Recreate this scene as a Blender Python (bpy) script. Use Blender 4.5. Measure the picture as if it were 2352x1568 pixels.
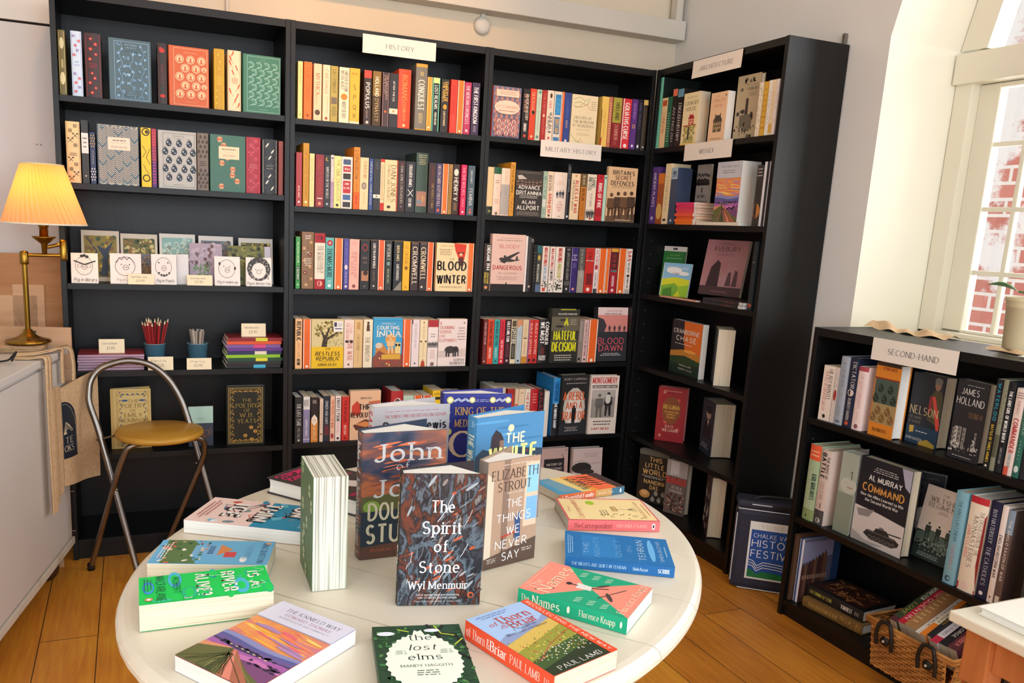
import bpy, bmesh, math, random
from math import pi, sin, cos, radians
from mathutils import Vector, Matrix, Euler
C = bpy.context; D = bpy.data
for o in list(D.objects): D.objects.remove(o)
sc = C.scene
# ---------------------------------------------------------------- camera, sky, lights, exposure
cam = D.cameras.new('camera'); co = D.objects.new('camera', cam); sc.collection.objects.link(co); sc.camera = co
co.location = (0.23239, -3.18997, 1.30108); co.rotation_euler = (1.377853, -0.047662, -0.373170)
cam.sensor_fit = 'HORIZONTAL'; cam.sensor_width = 36; cam.lens = 36 * 1865.010 / 2352
cam.shift_x = 0.055979; cam.shift_y = 0.043879; cam.clip_start = .02
w = D.worlds.new('sky'); sc.world = w; w.use_nodes = True
bg = w.node_tree.nodes['Background']; bg.inputs[0].default_value = (.82, .92, 1, 1); bg.inputs[1].default_value = .8
def lamp(name, kind, loc, energy, colour, to=None, **k):
    l = D.lights.new(name, kind); l.energy = energy; l.color = colour
    for a, b in k.items(): setattr(l, a, b)
    o = D.objects.new(name, l); sc.collection.objects.link(o); o.location = loc
    if to: o.rotation_euler = (Vector(to) - Vector(loc)).to_track_quat('-Z', 'Y').to_euler()
    return o
SUN = lamp('sun', 'SUN', (0, 0, 6), 4.2, (1, .96, .9), angle=.02)
SUN.rotation_euler = Vector((.25, .45, -.85)).to_track_quat('-Z', 'Y').to_euler()
# daylight through assumed shop-front windows behind the viewer, an assumed far side window and the arched window, with an added side fill
lamp('assumed_shopfront_light', 'AREA', (.9, -5.25, 1.7), 62, (.8, .9, 1), to=(1.0, 0, 1.3), shape='RECTANGLE', size=2.6, size_y=1.7)  # light of assumed windows, out of view behind the viewer
lamp('side_fill', 'AREA', (-1.55, -3.7, 1.7), 32, (.92, .96, 1), to=(2.6, -1.2, 1.3), shape='RECTANGLE', size=1.6, size_y=1.5)  # added fill light to brighten the right wall, not a known window
lamp('far_fill', 'AREA', (2.66, -3.75, 1.75), 26, (.8, .9, 1), to=(.3, -2.6, 1.2), shape='RECTANGLE', size=1.1, size_y=1.5)  # added fill light for an assumed side window; the wall has no opening
lamp('arched_window_daylight', 'AREA', (3.32, -1.58, 1.75), 26, (.95, .97, 1), to=(1.2, -1.6, .9), shape='RECTANGLE', size=1.1, size_y=1.3)
# warm ceiling spots, assumed out of view, aimed at the bookcases
WARM = (1, .38, .07)
lamp('ceiling_spot', 'SPOT', (1.22, -1.1, 2.85), 36, (1, .47, .1), to=(1.22, .1, 1.85), spot_size=radians(62), spot_blend=.9, shadow_soft_size=.05)
lamp('ceiling_spot', 'SPOT', (.3, -1.0, 2.85), 15, WARM, to=(.45, .2, 1.95), spot_size=radians(62), spot_blend=.9, shadow_soft_size=.05)
lamp('ceiling_spot', 'SPOT', (1.9, -1.3, 2.85), 12, WARM, to=(2.1, -.1, 1.5), spot_size=radians(60), spot_blend=.9, shadow_soft_size=.05)
lamp('ceiling_spot', 'SPOT', (.8, -1.9, 2.85), 3, (1, .8, .55), to=(.85, -1.4, .7), spot_size=radians(75), spot_blend=.9, shadow_soft_size=.06)
v = sc.view_settings; v.view_transform = 'Standard'; v.look = 'None'; v.gamma = 1; v.use_curve_mapping = False; v.exposure = .55
# ---------------------------------------------------------------- helpers
col = C.scene.collection
MATS = {}
def lin(h):
    r = [int(h[i:i+2], 16) / 255 for i in (0, 2, 4)]
    return tuple(c / 12.92 if c <= .04045 else ((c + .055) / 1.055) ** 2.4 for c in r) + (1,)
def new_mat(name):
    m = D.materials.new(name); m.use_nodes = True
    nt = m.node_tree; return m, nt, nt.nodes['Principled BSDF']
def mat(h, rough=.5, metal=0, name=None, spec=.4):
    k = (h, rough, metal)
    if k not in MATS:
        m, nt, b = new_mat(name or 'ink_' + h)
        b.inputs['Base Color'].default_value = lin(h); b.inputs['Roughness'].default_value = rough
        b.inputs['Metallic'].default_value = metal; b.inputs['Specular IOR Level'].default_value = spec
        MATS[k] = m
    return MATS[k]
def noise_mat(name, cols, scale=6, rough=.5, detail=4, stretch=(1, 1, 1), distort=0, bump=0, metal=0, kind='noise', coord='Object', rot=(0, 0, 0)):
    """surface colour from stretched noise through a colour ramp"""
    if name in MATS: return MATS[name]
    m, nt, b = new_mat(name); N = nt.nodes; L = nt.links
    tc = N.new('ShaderNodeTexCoord'); mp = N.new('ShaderNodeMapping'); mp.inputs['Scale'].default_value = stretch; mp.inputs['Rotation'].default_value = rot
    L.new(tc.outputs[coord], mp.inputs['Vector'])
    t = N.new('ShaderNodeTexNoise'); t.inputs['Scale'].default_value = scale; t.inputs['Detail'].default_value = detail; t.inputs['Distortion'].default_value = distort
    L.new(mp.outputs[0], t.inputs['Vector'])
    r = N.new('ShaderNodeValToRGB'); e = r.color_ramp.elements
    lo, hi = .3, .7
    for i, c in enumerate(cols):
        p = lo + (hi - lo) * i / (len(cols) - 1)
        if i < 2: e[i].position = p; e[i].color = lin(c)
        else: q = e.new(p); q.color = lin(c)
    L.new(t.outputs['Fac'], r.inputs[0]); L.new(r.outputs[0], b.inputs['Base Color'])
    b.inputs['Roughness'].default_value = rough; b.inputs['Metallic'].default_value = metal
    if bump:
        bp = N.new('ShaderNodeBump'); bp.inputs['Strength'].default_value = bump; bp.inputs['Distance'].default_value = .004
        L.new(t.outputs['Fac'], bp.inputs['Height']); L.new(bp.outputs[0], b.inputs['Normal'])
    MATS[name] = m; return m
def page_mat(name, base, dark, n=900, axis=1):
    """paper edges: many fine lines across the thickness of the block"""
    if name in MATS: return MATS[name]
    m, nt, b = new_mat(name); N = nt.nodes; L = nt.links
    tc = N.new('ShaderNodeTexCoord'); mp = N.new('ShaderNodeMapping')
    s = [3, 3, 3]; s[axis] = n; mp.inputs['Scale'].default_value = s
    t = N.new('ShaderNodeTexNoise'); t.inputs['Scale'].default_value = 1; t.inputs['Detail'].default_value = 1
    r = N.new('ShaderNodeValToRGB'); r.color_ramp.elements[0].color = lin(dark); r.color_ramp.elements[1].color = lin(base)
    r.color_ramp.elements[0].position = .3; r.color_ramp.elements[1].position = .55
    L.new(tc.outputs['Object'], mp.inputs[0]); L.new(mp.outputs[0], t.inputs['Vector']); L.new(t.outputs['Fac'], r.inputs[0]); L.new(r.outputs[0], b.inputs['Base Color'])
    b.inputs['Roughness'].default_value = .85; MATS[name] = m; return m
def M_(c):
    if not isinstance(c, str): return c
    return MATS[c[2:]] if c.startswith('M:') else mat(c)

class MB:
    def __init__(s): s.v = []; s.f = []; s.mi = []; s.sm = []; s.m = []; s.n = 0
    def add(s, vs, fs, m, smooth=False):
        m = M_(m)
        if m not in s.m: s.m.append(m)
        i = s.m.index(m); o = len(s.v); s.v.extend(vs)
        for f in fs: s.f.append([o + k for k in f]); s.mi.append(i); s.sm.append(smooth)
    def box(s, a, b, m, M=None):
        (x0, y0, z0), (x1, y1, z1) = a, b
        vs = [(x0,y0,z0),(x1,y0,z0),(x1,y1,z0),(x0,y1,z0),(x0,y0,z1),(x1,y0,z1),(x1,y1,z1),(x0,y1,z1)]
        if M: vs = [tuple(M @ Vector(v)) for v in vs]
        s.add(vs, [(0,3,2,1),(4,5,6,7),(0,1,5,4),(1,2,6,5),(2,3,7,6),(3,0,4,7)], m)
    def bbox(s, a, b, m, r=.003, M=None):
        """box with chamfered edges"""
        bm = bmesh.new(); bmesh.ops.create_cube(bm, size=1)
        for v in bm.verts: v.co = Vector([(a[i] + b[i]) / 2 + v.co[i] * (b[i] - a[i]) for i in range(3)])
        bmesh.ops.bevel(bm, geom=bm.edges[:], offset=r, segments=2, affect='EDGES', profile=.6)
        s.frombm(bm, m, M)
    def frombm(s, bm, m, M=None, smooth=False):
        bm.verts.index_update()
        s.add([tuple((M @ v.co) if M else v.co) for v in bm.verts], [[v.index for v in f.verts] for f in bm.faces], m, smooth); bm.free()
    def prism(s, pts, z0, z1, m, f=None, smooth=False):
        """extrude a 2D outline; f maps (a, b, h) to xyz"""
        f = f or (lambda a, b, h: (a, b, h)); n = len(pts)
        vs = [f(a, b, z0) for a, b in pts] + [f(a, b, z1) for a, b in pts]
        s.add(vs, [list(range(n))[::-1], list(range(n, 2*n))], m)
        s.add(vs, [(i, (i+1) % n, n + (i+1) % n, n + i) for i in range(n)], m, smooth)
    def lathe(s, prof, m, seg=28, c=(0,0,0), M=None, smooth=True, a0=0, a1=2*pi):
        vs = []; n = len(prof)
        for k in range(seg + 1):
            a = a0 + (a1 - a0) * k / seg
            for r, z in prof:
                p = Vector((c[0] + r*cos(a), c[1] + r*sin(a), c[2] + z)); vs.append(tuple(M @ p if M else p))
        s.add(vs, [(k*n+i, (k+1)*n+i, (k+1)*n+i+1, k*n+i+1) for k in range(seg) for i in range(n-1)], m, smooth)
    def tube(s, path, r, m, seg=12, closed=False, cap=True):
        P = [Vector(p) for p in path]; n = len(P); rings = []
        up = None
        for i in range(n):
            a = P[(i-1) % n] if (i or closed) else P[0]; b = P[(i+1) % n] if (i < n-1 or closed) else P[-1]
            t = (b - a).normalized()
            if up is None: up = t.orthogonal().normalized()
            up = (up - t * up.dot(t)).normalized(); w = t.cross(up)
            rr = r[i] if isinstance(r, (list, tuple)) else r
            rings.append([tuple(P[i] + (up * cos(2*pi*k/seg) + w * sin(2*pi*k/seg)) * rr) for k in range(seg)])
        vs = [v for g in rings for v in g]; fs = []
        for i in range(n if closed else n-1):
            j = (i+1) % n
            for k in range(seg): fs.append((i*seg+k, i*seg+(k+1) % seg, j*seg+(k+1) % seg, j*seg+k))
        s.add(vs, fs, m, True)
        if cap and not closed: s.add(vs, [list(range(seg))[::-1], list(range((n-1)*seg, n*seg))], m)
    def ball(s, c, r, m, sc=(1,1,1), M=None, seg=14):
        prof = [(r*sin(pi*i/8)*1.0, -r*cos(pi*i/8)) for i in range(9)]
        T = Matrix.Translation(c) @ Matrix.Diagonal((*sc, 1)); s.lathe(prof, m, seg, M=(M @ T if M else T))
    def grid(s, f, nu, nv, m, smooth=True):
        vs = [tuple(f(i/nu, j/nv)) for j in range(nv+1) for i in range(nu+1)]
        s.add(vs, [(j*(nu+1)+i, j*(nu+1)+i+1, (j+1)*(nu+1)+i+1, (j+1)*(nu+1)+i) for j in range(nv) for i in range(nu)], m, smooth)
    def build(s, name, parent=None, M=None):
        me = D.meshes.new(name); me.from_pydata(s.v, [], s.f)
        for m in s.m: me.materials.append(m)
        me.polygons.foreach_set('material_index', s.mi); me.polygons.foreach_set('use_smooth', s.sm); me.update()
        o = D.objects.new(name, me); col.objects.link(o)
        if parent: o.parent = parent
        if M is not None: o.matrix_local = M
        return o
def tag(o, label=None, cat=None, group=None, kind=None):
    for k, v in (('label', label), ('category', cat), ('group', group), ('kind', kind)):
        if v: o[k] = v
    return o
def thing(name, label, cat, group=None, M=None, loc=(0,0,0), rz=0):
    o = D.objects.new(name, None); col.objects.link(o); o.empty_display_size = .05
    o.matrix_local = M if M is not None else Matrix.Translation(loc) @ Matrix.Rotation(rz, 4, 'Z')
    return tag(o, label, cat, group)
def struct(mb, name, parent=None, label=None, cat=None):
    o = mb.build(name, parent)
    if not parent: tag(o, label, cat, kind='structure')
    return o

# ---------------------------------------------------------------- lettering drawn as pen strokes
GL = {}
def _g(txt):
    for ln in txt.strip().split('\n'):
        ch, w, rest = ln.split(' ', 2); GL[ch] = (float(w), rest)
_g('''A .72 0,0 .36,1 .72,0/.13,.34 .59,.34
B .6 0,0 0,1/0,1 .3,1 @.3,.76,.25,.24,90,-90 0,.52/0,.52 .32,.52 @.32,.26,.28,.26,90,-90 0,0
C .66 @.38,.5,.38,.5,48,312
D .7 0,0 0,1/0,1 .25,1 @.25,.5,.45,.5,90,-90 0,0
E .52 0,0 0,1/0,1 .5,1/0,.52 .42,.52/0,0 .52,0
F .5 0,0 0,1/0,1 .5,1/0,.5 .42,.5
G .72 @.38,.5,.38,.5,50,322 .7,.44 .46,.44
H .68 0,0 0,1/.68,0 .68,1/0,.52 .68,.52
I 0 0,0 0,1
J .38 .38,1 .38,.25 @.19,.22,.19,.22,0,-160
K .64 0,0 0,1/.6,1 0,.42/.2,.6 .64,0
L .5 0,1 0,0/0,0 .5,0
M .84 0,0 0,1 .42,.1 .84,1 .84,0
N .7 0,0 0,1 .7,0 .7,1
O .78 @.39,.5,.39,.5,90,450
P .57 0,0 0,1/0,1 .28,1 @.28,.74,.29,.26,90,-90 0,.48
Q .78 @.39,.5,.39,.5,90,450/.45,.25 .8,-.12
R .62 0,0 0,1/0,1 .28,1 @.28,.74,.29,.26,90,-90 0,.48/.28,.48 .62,0
S .55 @.28,.745,.25,.255,35,270 @.28,.25,.27,.25,90,-150
T .64 0,1 .64,1/.32,1 .32,0
U .68 0,1 0,.32 @.34,.32,.34,.32,180,360 .68,1
V .7 0,1 .35,0 .7,1
W 1 0,1 .26,0 .5,.9 .74,0 1,1
X .66 0,1 .66,0/.66,1 0,0
Y .66 0,1 .33,.48 .66,1/.33,.48 .33,0
Z .6 0,1 .6,1 0,0 .6,0
a .44 @.18,.19,.18,.18,90,300 .44,.14/.18,.37 .44,.39/.44,0 .44,.44 @.23,.44,.21,.22,0,150
b .5 0,0 0,1/@.25,.33,.25,.33,170,-170
c .44 @.25,.33,.25,.33,50,310
d .5 .5,0 .5,1/@.25,.33,.25,.33,10,350
e .48 .01,.36 .48,.36 @.25,.33,.24,.33,10,315
f .3 @.3,.8,.17,.2,70,180 .13,0/0,.64 .3,.64
g .5 .5,.66 .5,-.1 @.26,-.1,.24,.2,0,-150/@.25,.33,.25,.33,10,350
h .48 0,0 0,1/@.24,.42,.24,.24,170,0 .48,0
i 0 0,0 0,.66/0,.84 0,.95
j .14 .14,.66 .14,-.12 @.0,-.12,.14,.17,0,-100/.14,.84 .14,.95
k .46 0,0 0,1/.43,.66 0,.25/.15,.38 .46,0
l 0 0,0 0,1
m .78 0,0 0,.66/@.195,.44,.195,.22,170,0 .39,0/@.585,.44,.195,.22,170,0 .78,0
n .47 0,0 0,.66/@.235,.42,.235,.24,170,0 .47,0
o .52 @.26,.33,.26,.33,90,450
p .5 0,.66 0,-.3/@.25,.33,.25,.33,170,-170
q .5 .5,.66 .5,-.3/@.25,.33,.25,.33,10,350
r .32 0,0 0,.66/@.2,.42,.2,.24,170,50
s .4 @.2,.49,.18,.17,35,270 @.2,.16,.2,.16,90,-150
t .3 .12,.88 .12,.15 @.25,.15,.13,.15,180,290/0,.64 .3,.64
u .47 0,.66 0,.24 @.235,.24,.235,.24,180,360/.47,.66 .47,0
v .48 0,.66 .24,0 .48,.66
w .72 0,.66 .18,0 .36,.6 .54,0 .72,.66
x .46 0,.66 .46,0/.46,.66 0,0
y .48 0,.66 .25,.02/.48,.66 .2,-.12 .05,-.28
z .44 0,.66 .44,.66 0,0 .44,0
0 .56 @.28,.5,.28,.5,90,450
1 .26 .03,.8 .24,1 .24,0
2 .55 @.27,.73,.26,.27,160,-30 0,0 .55,0
3 .54 @.26,.75,.24,.25,150,-80 @.26,.26,.28,.26,90,-150
4 .58 .42,0 .42,1 0,.3 .58,.3
5 .54 .48,1 .08,1 .05,.55 @.26,.32,.28,.32,125,-150
6 .56 @.28,.31,.28,.31,90,450/.44,1 .12,.62 .0,.31
7 .54 0,1 .54,1 .18,0
8 .56 @.28,.75,.23,.25,90,450/@.28,.26,.28,.26,90,450
9 .56 @.28,.69,.28,.31,90,450/.56,.69 .44,.35 .14,0
& .72 .72,0 .14,.7 @.3,.8,.17,.2,210,-30 .08,.4 @.28,.24,.27,.24,150,330 .7,.46
' .02 0,1 0,.75
! .02 0,1 0,.3/0,.1 0,0
? .5 @.24,.74,.24,.26,160,-60 .24,.45 .24,.28/.24,.1 .24,0
. .02 0,.1 0,0
, .03 .03,.1 -.03,-.12
- .3 0,.4 .3,.4
: .02 0,.1 0,0/0,.55 0,.65
; .02 0,.1 -.03,-.1/0,.55 0,.65
/ .4 0,0 .4,1
£ .55 .5,.8 @.32,.8,.17,.2,20,180 .15,.2 0,0 .55,0/0,.48 .4,.48''')
def _strokes(ch):
    out = []
    for s in GL[ch][1].split('/') if ch != '/' else ['0,0 .4,1']:
        pts = []; flags = []
        for tk in s.split():
            if tk[0] == '@':
                cx, cy, rx, ry, a0, a1 = map(float, tk[1:].split(','))
                n = max(4, int(abs(a1 - a0) / 24))
                for k in range(n + 1):
                    a = radians(a0 + (a1 - a0) * k / n); pts.append((cx + rx*cos(a), cy + ry*sin(a))); flags.append(0)
            else:
                pts.append(tuple(map(float, tk.split(',')))); flags.append(1)
        out.append((pts, flags))
    return out
STY = {'s': (.125, .04, 1, 0), 'S': (.19, .07, 1, 0), 'i': (.12, .05, 0, .22), 'n': (.115, .1, 0, 0), 'N': (.2, .17, 0, 0), 'B': (.27, .2, 0, 0), 'h': (.1, .1, 0, .12), 'm': (.15, .06, 1, 0), 'I': (.2, .16, 0, .2)}
def letter_quads(txt, size, style='n', width=None, gap=None):
    """quads of a line of lettering, its origin at the baseline start; returns (quads, width)"""
    th, tn, serif, sl = STY[style]; gap = gap or (.2 + th * .7)
    x = 0; items = []
    for ch in txt:
        if ch == ' ' or ch not in GL: x += .38; continue
        items.append((ch, x)); x += GL[ch][0] + gap
    tot = max(x - gap, .05)
    sx = width / (tot + th) if width else size; sy = size
    k = min(1, .35 + .65 * sx / sy)
    quads = []
    def wid(dx, dy):
        l = math.hypot(dx, dy) or 1
        return (tn + (th - tn) * abs((dy*.94 + dx*-.34 if serif else dy) / l) ** (1 if serif else 2)) * sy * k
    def run(Q, e0, e1):
        """one smoothly joined pen stroke"""
        n = len(Q); D_ = []
        for a, b in zip(Q, Q[1:]):
            d = (b[0]-a[0], b[1]-a[1]); L_ = math.hypot(*d) or 1e-9; D_.append((d[0]/L_, d[1]/L_, wid(*d)))
        Lp = []; Rp = []
        for i in range(n):
            a = D_[max(i-1, 0)]; b = D_[min(i, n-2)]; nx, ny = -(a[1]+b[1]), a[0]+b[0]; m = math.hypot(nx, ny) or 1; nx /= m; ny /= m
            w = (a[2]+b[2])/4 / max(.6, nx*-b[1] + ny*b[0]); x, y = Q[i]
            if i == 0: x -= b[0]*b[2]*e0; y -= b[1]*b[2]*e0
            if i == n-1: x += a[0]*a[2]*e1; y += a[1]*a[2]*e1
            Lp.append((x+nx*w, y+ny*w)); Rp.append((x-nx*w, y-ny*w))
        for i in range(n-1): quads.append([Rp[i], Rp[i+1], Lp[i+1], Lp[i]])
    for ch, x0 in items:
        for pts, fl in _strokes(ch):
            Q = [((p[0] + x0 + th/2 + p[1]*sl) * sx, p[1] * sy) for p in pts]
            Q = [q for i, q in enumerate(Q) if i == 0 or math.hypot(q[0]-Q[i-1][0], q[1]-Q[i-1][1]) > 1e-7]
            if len(Q) < 2: continue
            st = 0; n = len(Q)
            for i in range(1, n):
                sharp = False
                if i < n-1:
                    a, b, c_ = Q[i-1], Q[i], Q[i+1]; u = (b[0]-a[0], b[1]-a[1]); v = (c_[0]-b[0], c_[1]-b[1])
                    sharp = u[0]*v[0]+u[1]*v[1] < .62*math.hypot(*u)*math.hypot(*v)
                if sharp or i == n-1:
                    run(Q[st:i+1], .4 if st else 0, .4 if i < n-1 else 0); st = i
            if serif:
                for e, o in ((0, 1), (-1, -2)):
                    y = pts[e][1]; dx = pts[e][0]-pts[o][0]; dy = pts[e][1]-pts[o][1]
                    if fl[e] and abs(dy) > .45 * abs(dx) and abs(dy) > .2 and min(abs(y-c) for c in (0, 1, .66, -.3)) < .01:
                        hw = th * 1.15 * sy * k; q = Q[e]; h_ = tn * sy * k / 2
                        quads.append([(q[0]-hw, q[1]-h_), (q[0]+hw, q[1]-h_), (q[0]+hw, q[1]+h_), (q[0]-hw, q[1]+h_)])
    return quads, (tot + th) * sx

class Canvas:
    """a flat printed face, W x H metres; u, v run 0..1 from its top corner"""
    def __init__(s, mb, f, W, H): s.mb = mb; s.f = f; s.W = W; s.H = H; s.k = 1
    def pts(s, pts): return [s.f(u*s.W, v*s.H, s.k) for u, v in pts]
    def poly(s, pts, c, up=True):
        if up: s.k += 1
        s.mb.add(s.pts(pts), [list(range(len(pts)))], c)
    def rect(s, u0, v0, u1, v1, c):
        s.k += 1; n = 4
        for i in range(n):
            a = u0 + (u1-u0)*i/n; b = u0 + (u1-u0)*(i+1)/n
            s.mb.add(s.pts([(a, v1), (b, v1), (b, v0), (a, v0)]), [(0,1,2,3)], c)
    def ell(s, u, v, ru, c, rv=None, n=14, a0=0, up=True, rot=0):
        rv = rv if rv is not None else ru * s.W / s.H
        P = []
        for i in range(n):
            a = a0 + 2*pi*i/n; x = cos(a)*ru*s.W; y = sin(a)*rv*s.H
            P.append((u + (x*cos(rot)-y*sin(rot))/s.W, v + (x*sin(rot)+y*cos(rot))/s.H))
        s.poly(P, c, up)
    def line(s, pts, w, c, up=True):
        """thin line; w in fractions of the width"""
        if up: s.k += 1
        P = [(u*s.W, v*s.H) for u, v in pts]; w = w*s.W/2
        for a, b in zip(P, P[1:]):
            d = (b[0]-a[0], b[1]-a[1]); l = math.hypot(*d) or 1; n = (-d[1]/l*w, d[0]/l*w); e = (d[0]/l*w*.5, d[1]/l*w*.5)
            q = [(a[0]-n[0]-e[0], a[1]-n[1]-e[1]), (b[0]-n[0]+e[0], b[1]-n[1]+e[1]), (b[0]+n[0]+e[0], b[1]+n[1]+e[1]), (a[0]+n[0]-e[0], a[1]+n[1]-e[1])]
            s.mb.add([s.f(x, y, s.k) for x, y in q], [(0,1,2,3)], c)
    def frame(s, u0, v0, u1, v1, w, c):
        h = w*s.W/s.H
        for r in ((u0, v0, u1, v0+h), (u0, v1-h, u1, v1), (u0, v0, u0+w, v1), (u1-w, v0, u1, v1)):
            s.mb.add(s.pts([(r[0], r[3]), (r[2], r[3]), (r[2], r[1]), (r[0], r[1])]), [(0,1,2,3)], c)
        s.k += 1
    def text(s, txt, c, u0, u1, v, size, style='n', down=False, fit=True, al='c'):
        """a line of lettering between u0 and u1 (or, down=True, running down between v=u0 and v=u1 about u=v)"""
        s.k += 1; L = (s.H if down else s.W)
        cap = size * (s.W if down else s.H); wd = abs(u1-u0) * L
        q, w = letter_quads(txt, cap, style, wd if fit else None)
        o = u0*L + (0 if fit or al == 'l' else (wd - w)/2)
        vs = []; fs = []
        low = .5 if any(ch.isupper() or ch.isdigit() for ch in txt) else .33
        if down:   # long strokes are cut up so that they follow a rounded spine
            z = []
            for A, B_, C_, D_ in q:
                L1 = math.hypot(B_[0]-A[0], B_[1]-A[1]); m = 4 if L1 > .25*s.W else 1
                mix = lambda p, r_, t: (p[0]+(r_[0]-p[0])*t, p[1]+(r_[1]-p[1])*t)
                for i in range(m): z.append([mix(A, B_, i/m), mix(A, B_, (i+1)/m), mix(D_, C_, (i+1)/m), mix(D_, C_, i/m)])
            q = z
        for k, Q in enumerate(q):
            for x, y in Q:
                if down: vs.append(s.f(v*s.W + y - cap*low, o + x, s.k))
                else: vs.append(s.f(o + x, v*s.H - (y - cap*low), s.k))
            fs.append([4*k + i for i in ((3,2,1,0) if down else (0,1,2,3))])
        s.mb.add(vs, fs, c)
    def blurb(s, u0, u1, v0, v1, n, c, seed=1, w=.35):
        """small print too fine to read: rows of word-length marks"""
        R = random.Random(seed); s.k += 1; h = (v1-v0)/n
        for i in range(n):
            e = R.uniform(0, .16)*(u1-u0); u = u0+e
            while u < u1-e-.01:
                l = min(R.uniform(.03, .09), u1-e-u); v = v0+h*(i+.5)
                s.mb.add(s.pts([(u, v+h*w/2), (u+l, v+h*w/2), (u+l, v-h*w/2), (u, v-h*w/2)]), [(0,1,2,3)], c); u += l+.018
# ---------------------------------------------------------------- cover pictures
def sub(c, u0, v0, u1, v1):
    W, H = c.W, c.H
    s = Canvas(c.mb, lambda x, y, k: c.f(u0*W + x, v0*H + y, k), (u1-u0)*W, (v1-v0)*H); s.k = c.k + 1; return s
def a_floral(c, R, a='d04a44', b='7f8fc8', g='5d7a52', n=9):
    n = int(n); asp = c.W / c.H
    for i in range(n):
        u = .5 + .32*(1 if i % 2 else -1)*R.uniform(.3, 1.1); v = (i+.5)/n; r = min(.2, .42*c.H/n/c.W*.9)
        c.line([(.5, v), (u, v)], .02, g)
        for k in range(5):
            t = 2*pi*k/5+i; c.ell(u+r*.6*cos(t), v+r*.6*sin(t)*asp, r*.42, a if i % 3 else b, n=7, up=False)
        c.k += 1; c.ell(u, v, r*.28, 'f3e2c0' if a != 'f3e2c0' else b, n=7)
    c.line([(.5, .02), (.5, .98)], .015, g, )
def a_vines(c, R, a='8fbfe6', b='c9e4f6', n=3, seed=1):
    n = int(n)
    for j in range(n):
        u0 = (j+.5)/n
        c.line([(u0 + .05*sin(v*.9+j*2), v/24) for v in range(0, 25)], .012, a)
        for i in range(13):
            v = (i+.5)/13; s = 1 if (i+j) % 2 else -1; u = u0 + s*R.uniform(.05, .12)
            for k in range(4): c.ell(u+R.uniform(-.04, .04), v+R.uniform(-.018, .018), R.uniform(.018, .04), b if R.random() < .35 else a, rv=R.uniform(.008, .02), n=6, up=(k == 0), rot=R.uniform(0, 3))
def a_cameo(c, R, bg='d9622b', fg='f1d3a8', ring='f1d3a8', n=3):
    n = int(n); asp = c.W/c.H
    for j in range(5):
        for i in range(n + 1):
            u = (i + (0 if j % 2 else .5)) / n; v = (j+.5)/5
            if u < .03 or u > 1.0: continue
            r = .13 if .1 < u < .9 else .085
            u = min(max(u, .09), .91)
            c.ell(u, v, r, ring, n=18); c.ell(u, v, r*.84, bg, n=18); c.ell(u, v, r*.7, fg, n=16)
            c.ell(u, v-r*.12*asp, r*.26, bg, n=9); c.poly([(u-r*.4, v+r*.6*asp), (u-r*.12, v+r*.1*asp), (u+r*.12, v+r*.1*asp), (u+r*.4, v+r*.6*asp)], bg, up=False)
def a_keys(c, R, a='2a2018', n=10):
    n = int(n); asp = c.W/c.H
    for i in range(n):
        v = (i+.5)/n; u = .3 if i % 2 else .7
        if .38 < v < .58: continue
        w = .17
        if (i//2) % 2:
            for d in (-1, 1):
                c.line([(u-w*d, v-w*asp), (u+w*d, v+w*asp)], .04, a); c.ell(u-w*d, v-w*asp, .07, a, n=8)
        else:
            c.frame(u-w*.8, v-w*asp*.8, u+w*.8, v+w*asp*.8, .04, a); c.line([(u, v-w*asp*.8), (u, v+w*asp*.8)], .03, a); c.line([(u-w*.8, v), (u+w*.8, v)], .03, a)
def a_chev(c, R, a='e9dcc4', b='4f6f80', n=5, m=30):
    n = int(n); m = int(m)
    for i in range(n):
        for j in range(-3, m):
            u0 = i/n; u1 = (i+1)/n; um = (u0+u1)/2; v = j/m; d = .075
            pts = [(u0+.004, max(.006, min(.994, v))), (um, max(.006, min(.994, v+d))), (u1-.004, max(.006, min(.994, v)))]
            c.line(pts, .011, a if (j+i*3) % 9 else b, up=False)
    c.k += 2
def a_waves(c, R, a='a9d6c6', b='6aa893', n=4):
    n = int(n); m = int(n*c.H/c.W*1.15); asp = c.W/c.H
    for j in range(m):
        for i in range(n):
            u = (i+.5+(.25 if j % 2 else -.1))/n; v = (j+.5)/m; r = .46/n
            for q in (1, .72, .45):
                pts = []
                for k in range(9):
                    t = -2.4 + k*.58; rr = r*q*(1-.05*k); pts.append((min(.99, max(.01, u+rr*cos(t))), min(.99, max(.01, v+rr*sin(t)*asp))))
                c.line(pts, .014, a if q == 1 else b, up=(q == 1))
            c.line([(min(.99, max(.01, u-r*1.1)), min(.99, max(.01, v+r*1.2*asp))), (u, v+r*.5*asp)], .014, a, up=False)
def a_motif(c, R, a='28303c', b='', n=3, m=5):
    """repeated rounded emblem"""
    n = int(n); m = int(m); asp = c.W/c.H
    for j in range(m):
        for i in range(n + (j % 2)):
            u = (i+.5-(.5 if j % 2 else 0))/n; v = (j+.5)/m; u = min(.95, max(.05, u)); r = .3/n
            c.ell(u, v, r, a, rv=r*asp*1.15, n=10)
            c.ell(u-r*.35, v-r*.3*asp, r*.34, b or 'd8d2c6', n=7); c.ell(u+r*.3, v+r*.35*asp, r*.25, b or 'd8d2c6', n=7, up=False)
            c.line([(u, v-r*1.6*asp), (u+r*.5, v-r*.8*asp)], r*.25, a, up=False); c.line([(u-r*.5, v-r*1.5*asp), (u, v-r*.8*asp)], r*.2, a, up=False)
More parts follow.
